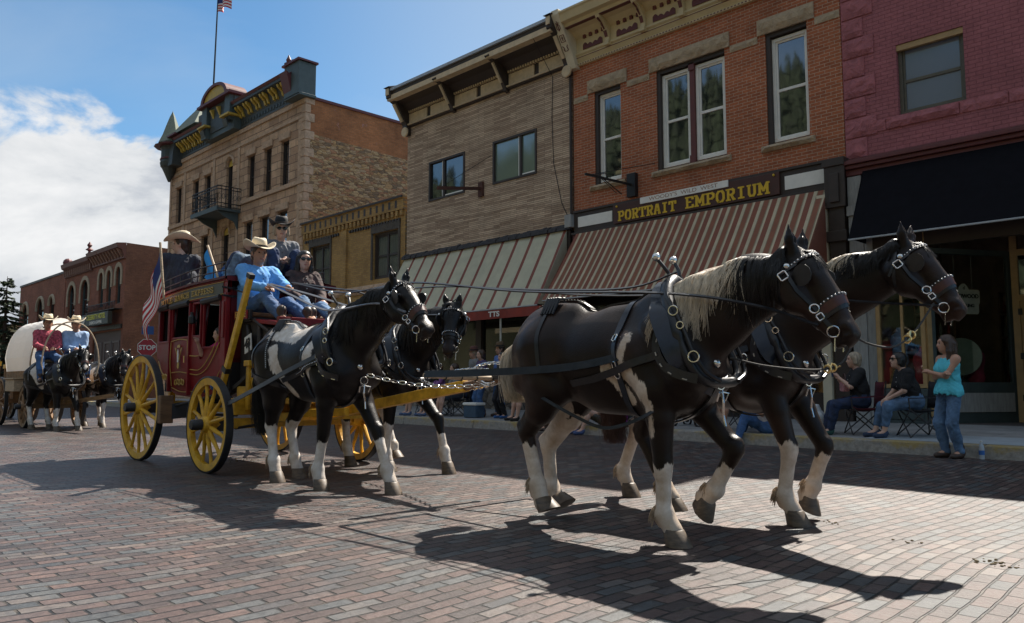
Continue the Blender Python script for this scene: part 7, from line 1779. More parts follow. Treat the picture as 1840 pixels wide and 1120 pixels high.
mb = MB()   # rolled leather curtains
for a, b in ((-11.08, -10.48), (-10.06, -9.52), (-11.52, -11.18)): mb.tube([(a, YN - .06, 2.09), (b, YN - .06, 2.11)], .042, 8)
mb.build('rolled_curtain', canv_d, C, smooth=True)
mb = MB(); mb.lathe([(0.0, 0), (.045, .02), (.045, .10), (.02, .13), (.02, .16), (0, .17)], (-10.26, YN - .11, 1.80), n=10); mb.box(-10.29, -10.23, YN - .10, YN - .05, 1.84, 1.87); mb.build('coach_lamp', blackm, C)
# front boot, driver's box and foot board
mb = MB(); mb.prism([(-9.36, 1.05), (-8.75, 1.12), (-8.55, 1.35), (-8.50, 1.66), (-8.72, 1.72), (-9.0, 1.80), (-9.36, 1.84)], 4.46, 5.54, 'XZ'); mb.tube([(-9.3, 4.45, 1.84), (-8.95, 4.43, 1.80), (-8.62, 4.45, 1.65), (-8.6, 4.45, 1.3)], .03, 6); mb.tube([(-9.15, 4.45, 1.75), (-9.0, 4.42, 1.45), (-9.05, 4.45, 1.15)], .035, 6); mb.tube([(-8.85, 4.45, 1.78), (-8.78, 4.42, 1.45), (-8.8, 4.45, 1.2)], .03, 6)
mb.build('front_boot', canv_d, C, smooth=True, bevel=.03)
mb = MB(); mb.prism([(-8.9, 1.76), (-8.34, 1.70), (-8.30, 1.74), (-8.9, 1.81)], 4.42, 5.58, 'XZ'); mb.box(-8.34, -8.27, 4.40, 5.60, 1.66, 1.80); mb.build('foot_board', redw, C, bevel=.006)
mb = MB(); mb.box(-9.34, -8.99, 4.40, 5.60, 1.78, 1.84); mb.box(-9.36, -8.95, 4.36, 4.41, 1.80, 1.93); bx = mb.build('driver_box', blackm, C, bevel=.01)
mb = MB(); mb.box(-9.36, -8.98, 4.36, 5.62, 1.84, 1.90); mb.build('driver_seat', brownw, C, bevel=.02)
mb = MB(); mb.box(-9.32, -8.98, 4.345, 4.358, 1.815, 1.92); pl_ = mb.build('small_name_plate', redw, bx); text_xz('lettering', 'EXPRE', .10, gold, pl_, -9.15, 4.343, 1.868, bold=.003, ext=.002)
mb = MB()
for z_ in (2.10, 2.20): mb.tube([(-9.36, 4.36, z_), (-9.36, 4.2, z_ + .02), (-9.38, 5.64, z_)], .01, 6)
mb.tube([(-9.0, 4.36, 1.97), (-9.0, 4.34, 2.12), (-9.36, 4.34, 2.2)], .01, 6); mb.build('seat_rail', blackm, C)
mb = MB(); mb.prism([(-9.12, 1.39), (-8.95, 1.44), (-8.97, 1.64), (-9.14, 1.59)], 4.40, 4.41, 'XZ'); pc = mb.build('number_card', white_p, C); text('lettering', '43', .15, blackm, pc, (-9.045, 4.396, 1.515), (1, 0, .25), (-.1, 0, 1), bold=.006, ext=.002)
LB, LT = (-9.23, .90), (-8.54, 2.25); mb = MB(); mb.beam((LB[0], 4.16, LB[1]), (LT[0], 4.16, LT[1]), .085, .055, up=(0, -1, 0)); bk = mb.build('brake_lever', yw, C, bevel=.01)
mb = MB(); mb.beam((LT[0] - .002, 4.16, LT[1] - .005), (LT[0] + .02, 4.16, LT[1] + .045), .095, .065, up=(0, -1, 0)); mb.beam((lerp(LB[0], LT[0], .2), 4.16, lerp(LB[1], LT[1], .2)), (lerp(LB[0], LT[0], .24), 4.16, lerp(LB[1], LT[1], .24)), .11, .08, up=(0, -1, 0)); mb.build('lever_iron', blackm, bk)
mb = MB(); mb.prism([(-11.58, 1.2), (-12.1, 1.25), (-12.2, 1.5), (-12.1, 1.85), (-11.6, 2.0)], 4.5, 5.5, 'XZ'); mb.build('rear_boot', canv_d, C, smooth=True, bevel=.03)
mb = MB(); mb.box(-12.15, -11.75, 4.45, 5.55, 2.28, 2.36); mb.beam((-12.0, 4.6, 1.8), (-11.9, 4.6, 2.3), .04); mb.beam((-12.0, 5.4, 1.8), (-11.9, 5.4, 2.3), .04); mb.build('rear_seat', brownw, C)
# flags carried on the coach
S = T('coach_flag', 'stars and stripes flag hanging from a pale pole behind the coach body', 'flag', (-11.65, 4.2, 2.0), group=None)
pt0 = Vector((-11.40, 4.15, 2.98)); pt1 = Vector((-11.42, 4.15, 1.95))
pt0 = Vector((-11.28, 4.2, 2.98)); pt1 = Vector((-11.60, 4.2 + .0, 1.75)); 
mb = MB(); mb.tube([Vector((-11.20, 4.12, 3.00)), Vector((-11.72, 4.26, 1.95))][::-1] if False else [Vector((-11.22, 4.12, 3.0)), Vector((-11.08, 4.15, 2.2))], .018, 8); mb.build('pole', palew, S)
def fl(u, v):   # draped: hoist along the pole, cloth hangs down and to the left
    top = Vector((-11.215, 4.12, 2.93)); hoist = top + Vector((.11, .03, -.62)) * v
    d = Vector((-.30, .02, -.95)); w_ = .05 * math.sin(u * 9 + v * 5) * u
    return hoist * 1.0 + Vector((-.46 * u - .16 * v * u + .03 * math.sin(v * 9 + u * 4), w_, -.72 * u + .05 * math.sin(v * 7) * u))
usflag(fl, 22, 26).build('cloth', [fr_, fw_, fb_], S, smooth=True, auto=False)
S = T('blue_flag', 'bright blue flag on a pale pole behind the driver on the coach roof', 'flag', (-10.9, 5.2, 2.4))
mb = MB(); mb.tube([(-11.0, 4.7, 3.0), (-10.56, 4.7, 2.42)], .018, 8); mb.build('pole', palew, S)
mb = MB(); nu, nv = 12, 10
P = [[Vector((-10.96 + .36 * (j / nv), 4.69, 2.95 - .48 * (j / nv))) + Vector((-.12 * i / nu, -.1 * math.sin(i / nu * 6) * .4, -.40 * (i / nu) * (1 - .8 * j / nv))) for i in range(nu + 1)] for j in range(nv + 1)]
for j in range(nv):
    for i in range(nu): mb.add([P[j][i], P[j][i + 1], P[j + 1][i + 1], P[j + 1][i]], [(0, 1, 2, 3)])
mb.build('cloth', mat('flag_azure', (.02, .26, .62), .7, var=.12), S, smooth=True, auto=False)

# ------------------------------------------------------------------ team gear: bars, traces, chains, reins
S = T('lead_bars', 'pale wooden lead bars wrapped with chain hung at the end of the yellow pole', 'lead bars', (-5.4, 5.0, 1.0))
for x_, y0, y1, z0, z1, r, nm in ((-5.42, 4.32, 5.62, 1.11, 1.07, .033, 'evener'), (-5.22, 4.10, 4.90, 1.10, 1.08, .024, 'swingletree'), (-5.22, 5.2, 6.05, 1.08, 1.08, .024, 'swingletree')):
    mb = MB(); mb.tube([(x_, y0, z0), (x_, lerp(y0, y1, .5), (z0 + z1) / 2), (x_, y1, z1)], [r * .85, r * 1.15, r * .85], 10); o = mb.build(nm, palew, S, smooth=True)
    mb = MB()
    for f in (.03, .28, .5, .72, .97): mb.tube([(x_ + (r * 1.2) * math.cos(t), lerp(y0, y1, f), lerp(z0, z1, f) + (r * 1.2) * math.sin(t)) for t in [2 * PI * q / 10 for q in range(10)]], .006, 5, closed=True)
    mb.build('iron_band', tyre, o)
def chain(mb, a, b, drop=.0, r=.022, t=.005):
    P = resample(sag(a, b, drop, 16), r * 2.3); k = 0
    for p, q in zip(P, P[1:]):
        d = (q - p).normalized(); u = d.orthogonal().normalized(); v = d.cross(u)
        if k % 2: u, v = v, u
        c = (p + q) / 2; mb.tube([c + d * (r * 1.55) * math.cos(t_) + u * (r * .75) * math.sin(t_) for t_ in [2 * PI * i / 10 for i in range(10)]], t, 5, closed=True); k += 1
S2 = MB(); chain(S2, (-5.42, 4.75, 1.12), (-5.45, 5.1, 1.12), .06, .02, .005); chain(S2, (-5.42, 4.85, 1.18), (-5.35, 5.35, 1.15), -.06, .02, .005); chain(S2, (-5.44, 4.6, 1.14), (-5.4, 5.2, 1.13), -.03, .02, .005); chain(S2, (-5.4, 4.9, 1.05), (-5.3, 5.0, 1.06), .03); S2.build('chain', chrome, S)
mb = MB(); chain(mb, (-6.42, 4.34, 1.12), (-5.27, 5.0, 1.04), .07, .026, .0065); tag(mb.build('pole_chain', chrome), 'bright chain from the near wheel horse breast to the pole end', 'chain')
mb = MB(); chain(mb, (-7.35, 5.68, 1.10), (-5.27, 5.02, 1.05), .10, .026, .0065); tag(mb.build('pole_chain', chrome), 'bright chain from the far wheel horse breast to the pole end', 'chain')
def strap(name, pts, w, label, cat, group=None, t=.010, n=(0, -1, .2), m=None, studs_=False):
    P = resample(catmull(pts, 6) if len(pts) > 2 else pts, .06); mb = MB(); mb.ribbon(P, [Vector(n)] * len(P), w, t)
    o = mb.build(name, m or leather); tag(o, label, cat, group); return o
strap('trace', [(-5.22, 4.11, 1.11), (-4.5, 4.10, 1.115), (-3.75, 4.165, 1.14), (-3.3, 4.20, 1.20), (-2.95, 4.24, 1.30)], .055, 'long black trace strap along the near side of the near lead horse', 'strap')
strap('trace', [(-5.22, 4.88, 1.09), (-4.5, 4.87, 1.11), (-3.6, 4.85, 1.15), (-3.0, 4.78, 1.28)], .05, 'black trace strap along the inner side of the near lead horse', 'strap')
strap('trace', [(-5.22, 5.22, 1.09), (-4.5, 5.36, 1.11), (-3.6, 5.40, 1.15), (-3.0, 5.46, 1.30)], .05, 'black trace strap along the inner side of the far lead horse', 'strap')
strap('trace', [(-5.22, 6.03, 1.09), (-4.5, 6.10, 1.11), (-3.6, 6.12, 1.15), (-3.0, 6.05, 1.30)], .05, 'black trace strap along the outer side of the far lead horse', 'strap')
strap('trace', [(-8.85, 4.0, .78), (-8.5, 3.97, .83), (-7.8, 3.945, 1.0), (-7.2, 3.94, 1.16), (-6.75, 4.0, 1.30)], .05, 'grey black trace strap running up the side of the near wheel horse', 'strap', m=mat('worn_leather', (.05, .05, .052), .5, var=.3))
strap('trace', [(-9.2, 5.40, .78), (-8.6, 5.42, .9), (-7.9, 5.42, 1.1), (-7.5, 5.48, 1.3)], .05, 'black trace strap along the inner side of the far wheel horse', 'strap')
# breeching strap hanging under the near leader
strap('breast_strap', [(-4.28, 4.27, 1.06), (-4.0, 4.20, .95), (-3.6, 4.17, .80), (-3.35, 4.18, .735), (-3.1, 4.2, .80), (-2.95, 4.28, .90)], .022, 'thin black strap looping under the belly of the near lead horse', 'strap')
HN = Vector((-8.82, 4.52, 2.23)); HM = Vector((-8.78, 4.80, 2.25))
rm_ = leather
rein_m = mat('rein_grey', (.13, .13, .14), .35, var=.2)
strap('rein', [HN, (-7.9, 4.35, 2.0), (-7.1, 4.2, 1.80), (-6.62, 4.12, 1.74), (-6.0, 4.15, 1.76), (-5.62, 4.20, 1.66)], .024, 'grey leather rein from the driver to the near wheel horse bit', 'rein', n=(0, -.6, 1), m=rein_m)
strap('rein', [HN + Vector((.02, .03, 0)), (-7.8, 4.5, 2.02), (-7.0, 4.5, 1.83), (-6.62, 4.52, 1.76), (-5.9, 4.6, 1.8)], .024, 'grey leather rein passing over the collar of the near wheel horse', 'rein', n=(0, -.6, 1), m=rein_m)
strap('rein', [HM, (-8.0, 5.3, 2.12), (-7.6, 5.6, 1.86), (-6.9, 5.6, 1.80)], .022, 'black leather rein from the driver to the far wheel horse', 'rein', n=(0, -.6, 1))
strap('rein', [HM + Vector((0, .02, .02)), (-7.4, 4.7, 2.02), (-5.95, 4.5, 1.98), (-4.4, 4.42, 1.76), (-2.98, 4.30, 1.62), (-2.35, 4.33, 1.50), (-1.98, 4.40, 1.36)], .020, 'long black rein running to the near lead horse bit', 'rein', n=(0, -.6, 1))
strap('rein', [HM + Vector((0, .05, .02)), (-7.4, 4.95, 2.06), (-6.0, 5.1, 2.0), (-4.4, 5.35, 1.80), (-3.0, 5.55, 1.72), (-2.2, 5.6, 1.60), (-1.72, 5.65, 1.54)], .020, 'long black rein running to the far lead horse bit', 'rein', n=(0, -.6, 1))
strap('rein', [(-4.9, 4.46, 1.83), (-3.9, 4.46, 1.73), (-3.3, 4.44, 1.70), (-2.9, 4.38, 1.76)], .020, 'black rein lying along the back of the near lead horse', 'rein', n=(0, -.6, 1))
# coupling rope between the leaders: pale cord with brass snap
def coup(name, pts, bi, lab):
    t = T(name, lab, 'strap', pts[0]); P = catmull(pts, 8); mb = MB(); mb.tube(P, .0065, 6); mb.build('cord', mat('braided_cord', (.03, .027, .024), .8, var=.5, scale=80), t)
    mb = MB(); c = P[bi]; d = (P[bi + 1] - P[bi - 1]).normalized(); u = Vector((0, 0, 1))
    for s in (-1, 1):
        ring(mb, c + d * .03 * s, (0, -1, 0), .022, .007); mb.tube([c - d * .02 * s + u * .03, c + d * .02 * s - u * .03], .007, 5)
    mb.tube([c + d * .05, c + d * .11], .008, 5); mb.build('snap', brass, t)
coup('coupling_strap', [(-2.52, 4.36, 1.19), (-2.40, 4.6, 1.14), (-2.25, 4.95, 1.12), (-2.2, 5.2, 1.16), (-2.22, 5.45, 1.28)], 20, 'corded coupling strap with brass snap between the two lead horses at chest height')
coup('coupling_strap', [(-1.90, 4.58, 1.34), (-1.86, 4.8, 1.27), (-1.82, 5.1, 1.26), (-1.78, 5.35, 1.36), (-1.74, 5.62, 1.56)], 22, 'corded strap with brass snap drooping between the two lead horse heads')

# ------------------------------------------------------------------ covered wagon
W = T('covered_wagon', 'covered wagon with a rounded white canvas top and brown wooden wheels', 'wagon', (-22, 5.45, 0))
wb = mat('wagon_wood', (.24, .14, .065), .7, var=.4, scale=6, stretch=(1, 1, 5)); wwm = mat('wagon_wheel_wood', (.26, .15, .075), .65, var=.35, scale=8)
for c, r, o in (((-23.35, 4.82, .60), .60, -1), ((-21.25, 4.88, .50), .50, -1), ((-23.35, 6.08, .60), .60, 1), ((-21.25, 6.02, .50), .50, 1)): wheel(W, c, r, 12, o, wwm, tm=tyre, sr=.026)
mb = MB(); mb.box(-23.6, -20.4, 5.02, 5.9, .86, .93)
for i in range(12):
    for y_ in (4.98, 5.92): mb.box(lerp(-23.6, -20.45, i / 12), lerp(-23.6, -20.45, (i + 1) / 12) - .02, y_ - .02, y_ + .02, .93, 1.36)
mb.box(-20.43, -20.4, 5.0, 5.9, .93, 1.4); mb.box(-23.63, -23.6, 5.0, 5.9, .93, 1.4); mb.build('wagon_box', wb, W)
mb = MB(); mb.beam((-23.35, 4.95, .60), (-23.35, 5.95, .60), .1); mb.beam((-21.25, 4.95, .50), (-21.25, 5.95, .50), .1); mb.beam((-23.35, 5.45, .62), (-20.2, 5.45, .62), .1); mb.box(-21.4, -21.1, 5.05, 5.85, .55, .86); mb.box(-23.5, -23.2, 5.05, 5.85, .65, .86); mb.beam((-20.3, 5.5, .6), (-18.0, 5.75, .78), .08); mb.build('running_gear', wb, W)
mb = MB(); mb.box(-22.6, -21.75, 4.74, 4.97, .85, 1.14); mb.box(-22.65, -21.7, 4.70, 4.97, 1.14, 1.17); mb.build('side_chest', palew, W, bevel=.01)
def arc(x, k=18, e=.0, lo=1.34):
    return [Vector((x, 5.45 - (.57 + e) * math.cos(PI * i / k) * (1.0 if 0 < i < k else .9), lo + (1.22 + e) * (math.sin(PI * i / k)) ** .72)) for i in range(k + 1)]
mb = MB(); xs = [lerp(-23.3, -20.9, i / 16) for i in range(17)]; G = [arc(x, 20, .02 * math.cos(i * PI / 2.0) + .015) for i, x in enumerate(xs)]
for a, b in zip(G, G[1:]):
    for i in range(20): mb.add([a[i], b[i], b[i + 1], a[i + 1]], [(0, 1, 2, 3)])
cm, ct, cb_ = newmat('canvas_white'); cb_.inputs['Base Color'].default_value = (.9, .89, .88, 1); cb_.inputs['Roughness'].default_value = .9
oo = [q for q in ct.nodes if q.type == 'OUTPUT_MATERIAL'][0]; trn = N(ct, 'ShaderNodeBsdfTranslucent'); trn.inputs[0].default_value = (.80, .76, .70, 1); ms_ = N(ct, 'ShaderNodeMixShader', n0=.4); ct.links.new(cb_.outputs[0], ms_.inputs[1]); ct.links.new(trn.outputs[0], ms_.inputs[2]); ct.links.new(ms_.outputs[0], oo.inputs[0])
cv = mb.build('canvas_cover', cm, W, smooth=True, auto=False)
mb = MB(); K_ = arc(-23.28, 20, 0); mb.add([tuple(p) for p in K_], [tuple(range(21))]); mb.build('rear_flap', cm, cv)
for x_ in (-19.95, -20.9): mb = MB(); mb.tube(arc(x_, 24, .03, 1.2), .018, 7); mb.build('bow', palew, W, smooth=True)
mb = MB(); mb.box(-20.75, -20.25, 4.95, 5.95, 1.52, 1.58); mb.box(-20.8, -20.74, 4.95, 5.95, 1.58, 1.9); mb.box(-20.3, -20.26, 4.98, 5.92, 1.2, 1.5); mb.box(-20.4, -19.9, 4.98, 5.92, 1.02, 1.06); mb.build('seat', wb, W)
V2 = T('yellow_wagon', 'yellow sided wagon behind the covered wagon, mostly out of frame', 'wagon', (-26, 5.4, 0))
for c in ((-25.3, 4.85, .55), (-27.8, 4.85, .6), (-25.3, 6.0, .55), (-27.8, 6.0, .6)): wheel(V2, c, c[2], 12, -1 if c[1] < 5.4 else 1, wwm)
mb = MB(); mb.box(-28.3, -24.3, 4.95, 5.9, .85, .95); mb.box(-28.3, -24.3, 4.93, 4.97, .95, 1.1); mb.beam((-27.8, 5, .6), (-27.8, 5.9, .6), .1); mb.beam((-25.3, 5, .55), (-25.3, 5.9, .55), .1)
for x_ in (-28.2, -26.3, -24.4): mb.beam((x_, 4.95, .95), (x_, 4.95, 1.55), .06); mb.beam((x_, 5.9, .95), (x_, 5.9, 1.55), .06)
mb.build('wagon_box', wb, V2); mb = MB(); mb.box(-28.35, -24.25, 4.90, 4.98, 1.5, 1.62); mb.box(-28.35, -24.25, 5.86, 5.94, 1.5, 1.62); mb.build('side_rail', yw, V2)

# ------------------------------------------------------------------ people
skin_m = mat('skin', (.50, .27, .18), .5, var=.1, scale=8); skin_t = mat('skin_tan', (.38, .19, .115), .5, var=.1, scale=8); skin_p = mat('skin_pale', (.56, .34, .25), .5, var=.1, scale=8)
denim = mat('denim', (.045, .105, .24), .85, var=.4, scale=9, bmp=.3); denim_d = mat('denim_dark', (.02, .035, .085), .85, var=.4, scale=9, bmp=.3); denim_l = mat('denim_worn', (.09, .16, .27), .85, var=.5, scale=5, bmp=.3)
straw = mat('straw_felt', (.66, .56, .40), .7, var=.1); felt_k = mat('black_felt', (.012, .011, .012), .75, var=.3); boot_m = mat('boot_leather', (.05, .03, .022), .5, var=.3)
hair_k = mat('hair_black', (.012, .009, .008), .4, var=.4, scale=40, stretch=(1, 1, .1)); hair_b = mat('hair_brown', (.05, .026, .015), .45, var=.4, scale=40, stretch=(1, 1, .1)); hair_g = mat('hair_blonde_grey', (.34, .27, .19), .5, var=.4, scale=40, stretch=(1, 1, .2))
shades = mat('dark_lens', (.008, .006, .006), .1, var=.1); lipm = mat('lips', (.33, .10, .08), .5); eyew = mat('eye_dark', (.03, .02, .015), .2)
def shirtm(n, c, **k): return mat('cloth_' + n, c, k.pop('rough', .85), var=k.pop('var', .22), scale=k.pop('scale', 7), bmp=.3, **k)
def ik(a, t, l1, l2, pole):
    d = t - a; D = d.length; mx = (l1 + l2) * .998
    if D > mx: t = a + d.normalized() * mx; d = t - a; D = mx
    D = max(D, abs(l1 - l2) + .01); u = d.normalized(); x = (l1 * l1 - l2 * l2 + D * D) / (2 * D); h = math.sqrt(max(0, l1 * l1 - x * x))
    p = Vector(pole) - u * Vector(pole).dot(u); p = p.normalized() if p.length > 1e-4 else u.orthogonal().normalized()
    return a + u * x + p * h, t
def BV(o, p, d):
    h = o.ray_cast(p, d); return h[1] if h[0] else None
def person(label, loc, rz=0.0, pelvis=.93, lean=0.0, roll=0.0, twist=0.0, hands=None, elbow=None, feet=None, knee=(1, 0, .3), head=(0, 0), skin=None, top=None, sleeve=1.0, low=None, leg=1.0,
           hair=None, hairlen=0.0, hat=None, shoes=boot_m, s=1.0, vox=.014, fem=False, glasses=False, topless_sh=False, skirt=None, group=None, heavy=1.0, bare=False, collar=True):
    skin = skin or skin_m; top = top or shirtm('white', (.6, .58, .55)); low = low or denim
    t = T('person', label, 'person', loc, rz, group, s); r_ = t
    PV = Vector((0, 0, pelvis)); Rl = Matrix.Rotation(twist, 3, 'Z') @ Matrix.Rotation(lean, 3, 'Y') @ Matrix.Rotation(roll, 3, 'X')
    U = lambda x, y, z: PV + Rl @ Vector((x, y, z))
    sh = .165 if fem else .19; hp = .095
    chest = U(.01, 0, .30); neck = U(-.01, 0, .50); S_ = {q: U(-.005, q * sh, .45) for q in (-1, 1)}
    Hc = U(.025, 0, .665) ; Rh = Matrix.Rotation(twist * 0 + head[0], 3, 'Z') @ Matrix.Rotation(head[1], 3, 'Y')
    HH = lambda x, y, z: Hc + Rh @ Vector((x, y, z))
    hands = hands or [(.05, -.25, -.08), (.05, .25, -.08)]; feet = feet or [(0.02, -.10, .08), (-.02, .10, .08)]
    el_p = elbow or [(-.6, -.6, -.5), (-.6, .6, -.5)]
    A = []
    for q, h, e in zip((-1, 1), hands, el_p):
        tg = PV + Vector(h); ej, hj = ik(S_[q], tg, .285, .255, e); A.append((S_[q], ej, hj))
    G = []
    for q, f in zip((-1, 1), feet):
        hj = PV + Matrix.Rotation(twist * .3, 3, 'Z') @ Vector((0, q * hp, -.02)); kj, aj = ik(hj, Vector(f), .44, .42, Vector(knee) + Vector((0, q * .12, 0))); G.append((hj, kj, aj))
    w = heavy; ty = 1.35 * w
    P = [rc(PV + Vector((0, -.06, .0)), PV + Vector((0, .06, .0)), .115 * w, .115 * w, .05), rc(U(0, 0, .05), U(0, 0, .2), .11 * w, .105 * w, .05, sy=ty), rc(U(0, 0, .2), U(.005, 0, .38), .108 * w, .115, .06, sy=1.42), rc(S_[-1] + (neck - S_[-1]) * .15, S_[1] + (neck - S_[1]) * .15, .062, .062, .05), rc(neck + Rl @ Vector((0, 0, -.06)), HH(-.015, 0, -.04), .056, .052, .03)]
    if fem: P += [rc(U(.075, -.07, .31), U(.075, .07, .31), .056, .056, .05)]
    P += [rc(HH(-.02, 0, .035), HH(-.005, 0, .03), .094, .09, .03, sy=.88), rc(HH(.03, 0, .03), HH(.04, 0, -.06), .062, .05, .04, sy=.9), rc(HH(.045, 0, -.085), HH(.058, 0, -.09), .032, .026, .03), rc(HH(.03, 0, -.03), HH(0, 0, -.075), .060, .05, .03)]
    P += [rc(HH(.085, 0, .028), HH(.108, 0, -.022), .010, .016, .014), rc(HH(.085, -.03, .046), HH(.085, .03, .046), .014, .014, .016), rc(HH(.086, -.018, -.058), HH(.086, .018, -.058), .010, .010, .012)]
    for q in (-1, 1): P += [rc(HH(-.008, q * .083, .02), HH(-.002, q * .086, -.02), .016, .011, .008), rc(HH(.092, q * .033, .022), HH(.092, q * .036, .022), .013, .012, .012, sub=True)]
    arms = []
    for q, (a, e, h) in zip((-1, 1), A):
        P += [rc(a, e, .052 * w, .040 * w, .04), rc(e, h, .040, .026, .02)]; d = (h - e).normalized(); P += [rc(h, h + d * .05, .026, .036, .015), rc(h + d * .045, h + d * .075, .036, .03, .01)]; arms.append((a, e, h, d))
    for q, (a, k, f) in zip((-1, 1), G):
        P += [rc(a, k, .088 * w, .058, .05), rc(k, k.lerp(f, .35), .056, .060, .03), rc(k.lerp(f, .3), f, .058, .036, .03)]; fd = Vector((1, q * .15, 0)).normalized(); P += [rc(f, f + fd * .11 + Vector((0, 0, -.035)), .038, .032, .02)]
    V, F = surfnet(P, vox)
    X = MB()
    for q, (a, e, h, d) in zip((-1, 1), arms):   # five fingers, curled
        side_ = Vector((0, 1, 0)) if abs(d.y) < .8 else Vector((1, 0, 0)); side_ = (side_ - d * side_.dot(d)).normalized(); dn = d.cross(side_); dn = dn if dn.z < 0 else -dn
        for i, (o, ln) in enumerate(((-.024, .062), (-.008, .072), (.008, .068), (.023, .054))):
            b = h + d * .07 + side_ * o; m_ = b + d * ln * .5 + dn * .008; e_ = m_ + d * ln * .28 + dn * ln * .42; X.tube([b - d * .02, b, m_, e_], [.0105, .0105, .0095, .006], 6, caps=False)
        b = h + d * .025 - side_ * q * -.03; X.tube([b, b + side_ * q * .022 + d * .025, b + side_ * q * .018 + d * .058 + dn * .015], [.012, .011, .007], 6, caps=False)
    nv = len(V); V2 = np.vstack([V, np.array([tuple(p) for p in X.v])]); F2 = np.vstack([F, np.array(X.f) + nv])
    meshobj('body', V2, F2, skin, r_)
    wr = lambda sd: (lambda x, y, z: .005 * np.sin(x * 38 + sd + 6 * np.sin(z * 21)) * np.sin(z * 63 + 5 * np.sin(y * 30 + sd)) + .003 * np.sin(y * 90 + z * 40 + sd))
    sd = len(label)
    # trousers
    o = .013
    Q = [rc(PV + Vector((0, -.06, 0)), PV + Vector((0, .06, 0)), .118 * w + o, .118 * w + o, .04), rc(U(0, 0, .0), U(0, 0, .08), .11 * w + o, .11 * w + o, .04, sy=ty)]
    for a, k, f in G:
        if leg <= .55: Q += [rc(a, a.lerp(k, leg / .5 * .98), .095 * w + o, lerp(.095, .066, leg / .5) + o, .04)]
        else: e_ = k.lerp(f, (leg - .5) / .5 * .97); Q += [rc(a, k, .092 * w + o, .062 + o, .04), rc(k, k.lerp(e_, .5), .062 + o, .062 + o * .8, .03), rc(k.lerp(e_, .5), e_, .062 + o * .6, .05 + o * .5, .02)]
    Vq, Fq = surfnet(Q, vox, wr(sd)); meshobj('trousers', Vq, Fq, low, r_)
    # top
    o = .017
    Q = [rc(U(0, 0, .03), U(0, 0, .2), .113 * w + o, .106 * w + o, .05, sy=ty), rc(U(0, 0, .2), U(.005, 0, .37), .108 * w + o, .112 + o, .06, sy=1.42)]
    if not topless_sh: Q += [rc(S_[-1] + (neck - S_[-1]) * .12, S_[1] + (neck - S_[1]) * .12, .060 + o, .060 + o, .05)]
    if fem: Q += [rc(U(.085, -.07, .31), U(.085, .07, .31), .062 + o, .062 + o, .05)]
    if skirt: Q += [rc(U(0, 0, .14), PV + Vector((.01, 0, .0)), .125, .172, .05, sy=1.15), rc(PV + Vector((.01, 0, .0)), PV + Vector((.01, 0, -.17)), .172, .185, .03, sy=1.15), rc(PV + Vector((.01, 0, -.22)), PV + Vector((.01, 0, -.5)), .25, .25, .008, sub=True)]
    if sleeve > 0:
        for a, e, h, d in arms:
            if sleeve <= .5: Q += [rc(a, a.lerp(e, sleeve * 2), .060 * w + o, .052 + o, .04)]
            else: Q += [rc(a, e, .056 * w + o, .044 + o, .04), rc(e, e.lerp(h, (sleeve - .5) * 2), .044 + o, .034 + o, .02)]
    Vq, Fq = surfnet(Q, vox, wr(sd + 3)); sh_o = meshobj('shirt', Vq, Fq, top, r_)
    if collar and not topless_sh:
        mb = MB(); mb.tube([neck + Rl @ Vector((.062 * math.cos(a), .066 * math.sin(a), -.012 - .03 * (math.cos(a) > .4))) for a in [2 * PI * i / 16 for i in range(16)]], .014, 6, closed=True); mb.build('collar', top, sh_o, smooth=True, rel=False)
    if vox < .015 and not topless_sh:
        mb = MB()
        for i in range(6):
            h_ = BV(sh_o, U(.5, 0, .42 - i * .065), Rl @ Vector((-1, 0, 0)))
            if h_ is not None: mb.sph(h_, .007, 6)
        if mb.v: mb.build('button', white_p if sum(top.node_tree.nodes['Color Ramp'].color_ramp.elements[0].color[:3]) < .2 else boot_m, sh_o, rel=False)
    for q, (a, k, f) in zip((-1, 1), G):
        fd = Vector((1, q * .15, 0)).normalized()
        Q = [rc(f + Vector((-.018, 0, -.008)), f + Vector((0, 0, -.04)), .048, .042, .02), rc(f + Vector((0, 0, -.034)), f + fd * .15 + Vector((0, 0, -.048)), .046, .037, .02)]
        if shoes is boot_m: Q += [rc(f + Vector((0, 0, .08)), f, .056, .050, .02)]
        Vq, Fq = surfnet(Q, .012); meshobj('shoe', Vq, Fq, shoes, r_)
    # face
    if vox < .02:
        mb = MB()
        for q in (-1, 1): mb.sph(HH(.0835, q * .033, .019), .0095, 8)
        mb.build('eyes', eyew, r_, smooth=True, rel=False)
        mb = MB(); mb.tube([HH(.094, -.024, -.056), HH(.101, 0, -.058), HH(.094, .024, -.056)], .0055, 6); mb.build('mouth', lipm, r_, smooth=True, rel=False)
    if hair:
        Q = [rc(HH(-.03, 0, .045), HH(-.005, 0, .045), .102, .098, .03, sy=.9), rc(HH(-.04, 0, .0), HH(-.05, 0, -.05), .082, .07, .03)]
        if hairlen > .1:
            for q in (-1, 1): Q += [rc(HH(-.01, q * .075, .04), HH(-.02, q * .09, -.10), .034, .036, .03), rc(HH(-.02, q * .09, -.10), HH(.01, q * .105, -.12 - hairlen), .036, .022, .03)]
            Q += [rc(HH(-.07, 0, 0), HH(-.10, 0, -.14 - hairlen), .075, .045, .03, sy=1.3)]
        elif hairlen > .02:
            for q in (-1, 1): Q += [rc(HH(-.01, q * .075, .04), HH(-.005, q * .085, -.05), .034, .03, .02)]
        Q += [rc(HH(.085, 0, .0), HH(.09, 0, -.05), .062, .06, .015, sub=True), rc(HH(.10, -.02, .045), HH(.10, .02, .045), .04, .04, .02, sub=True)]
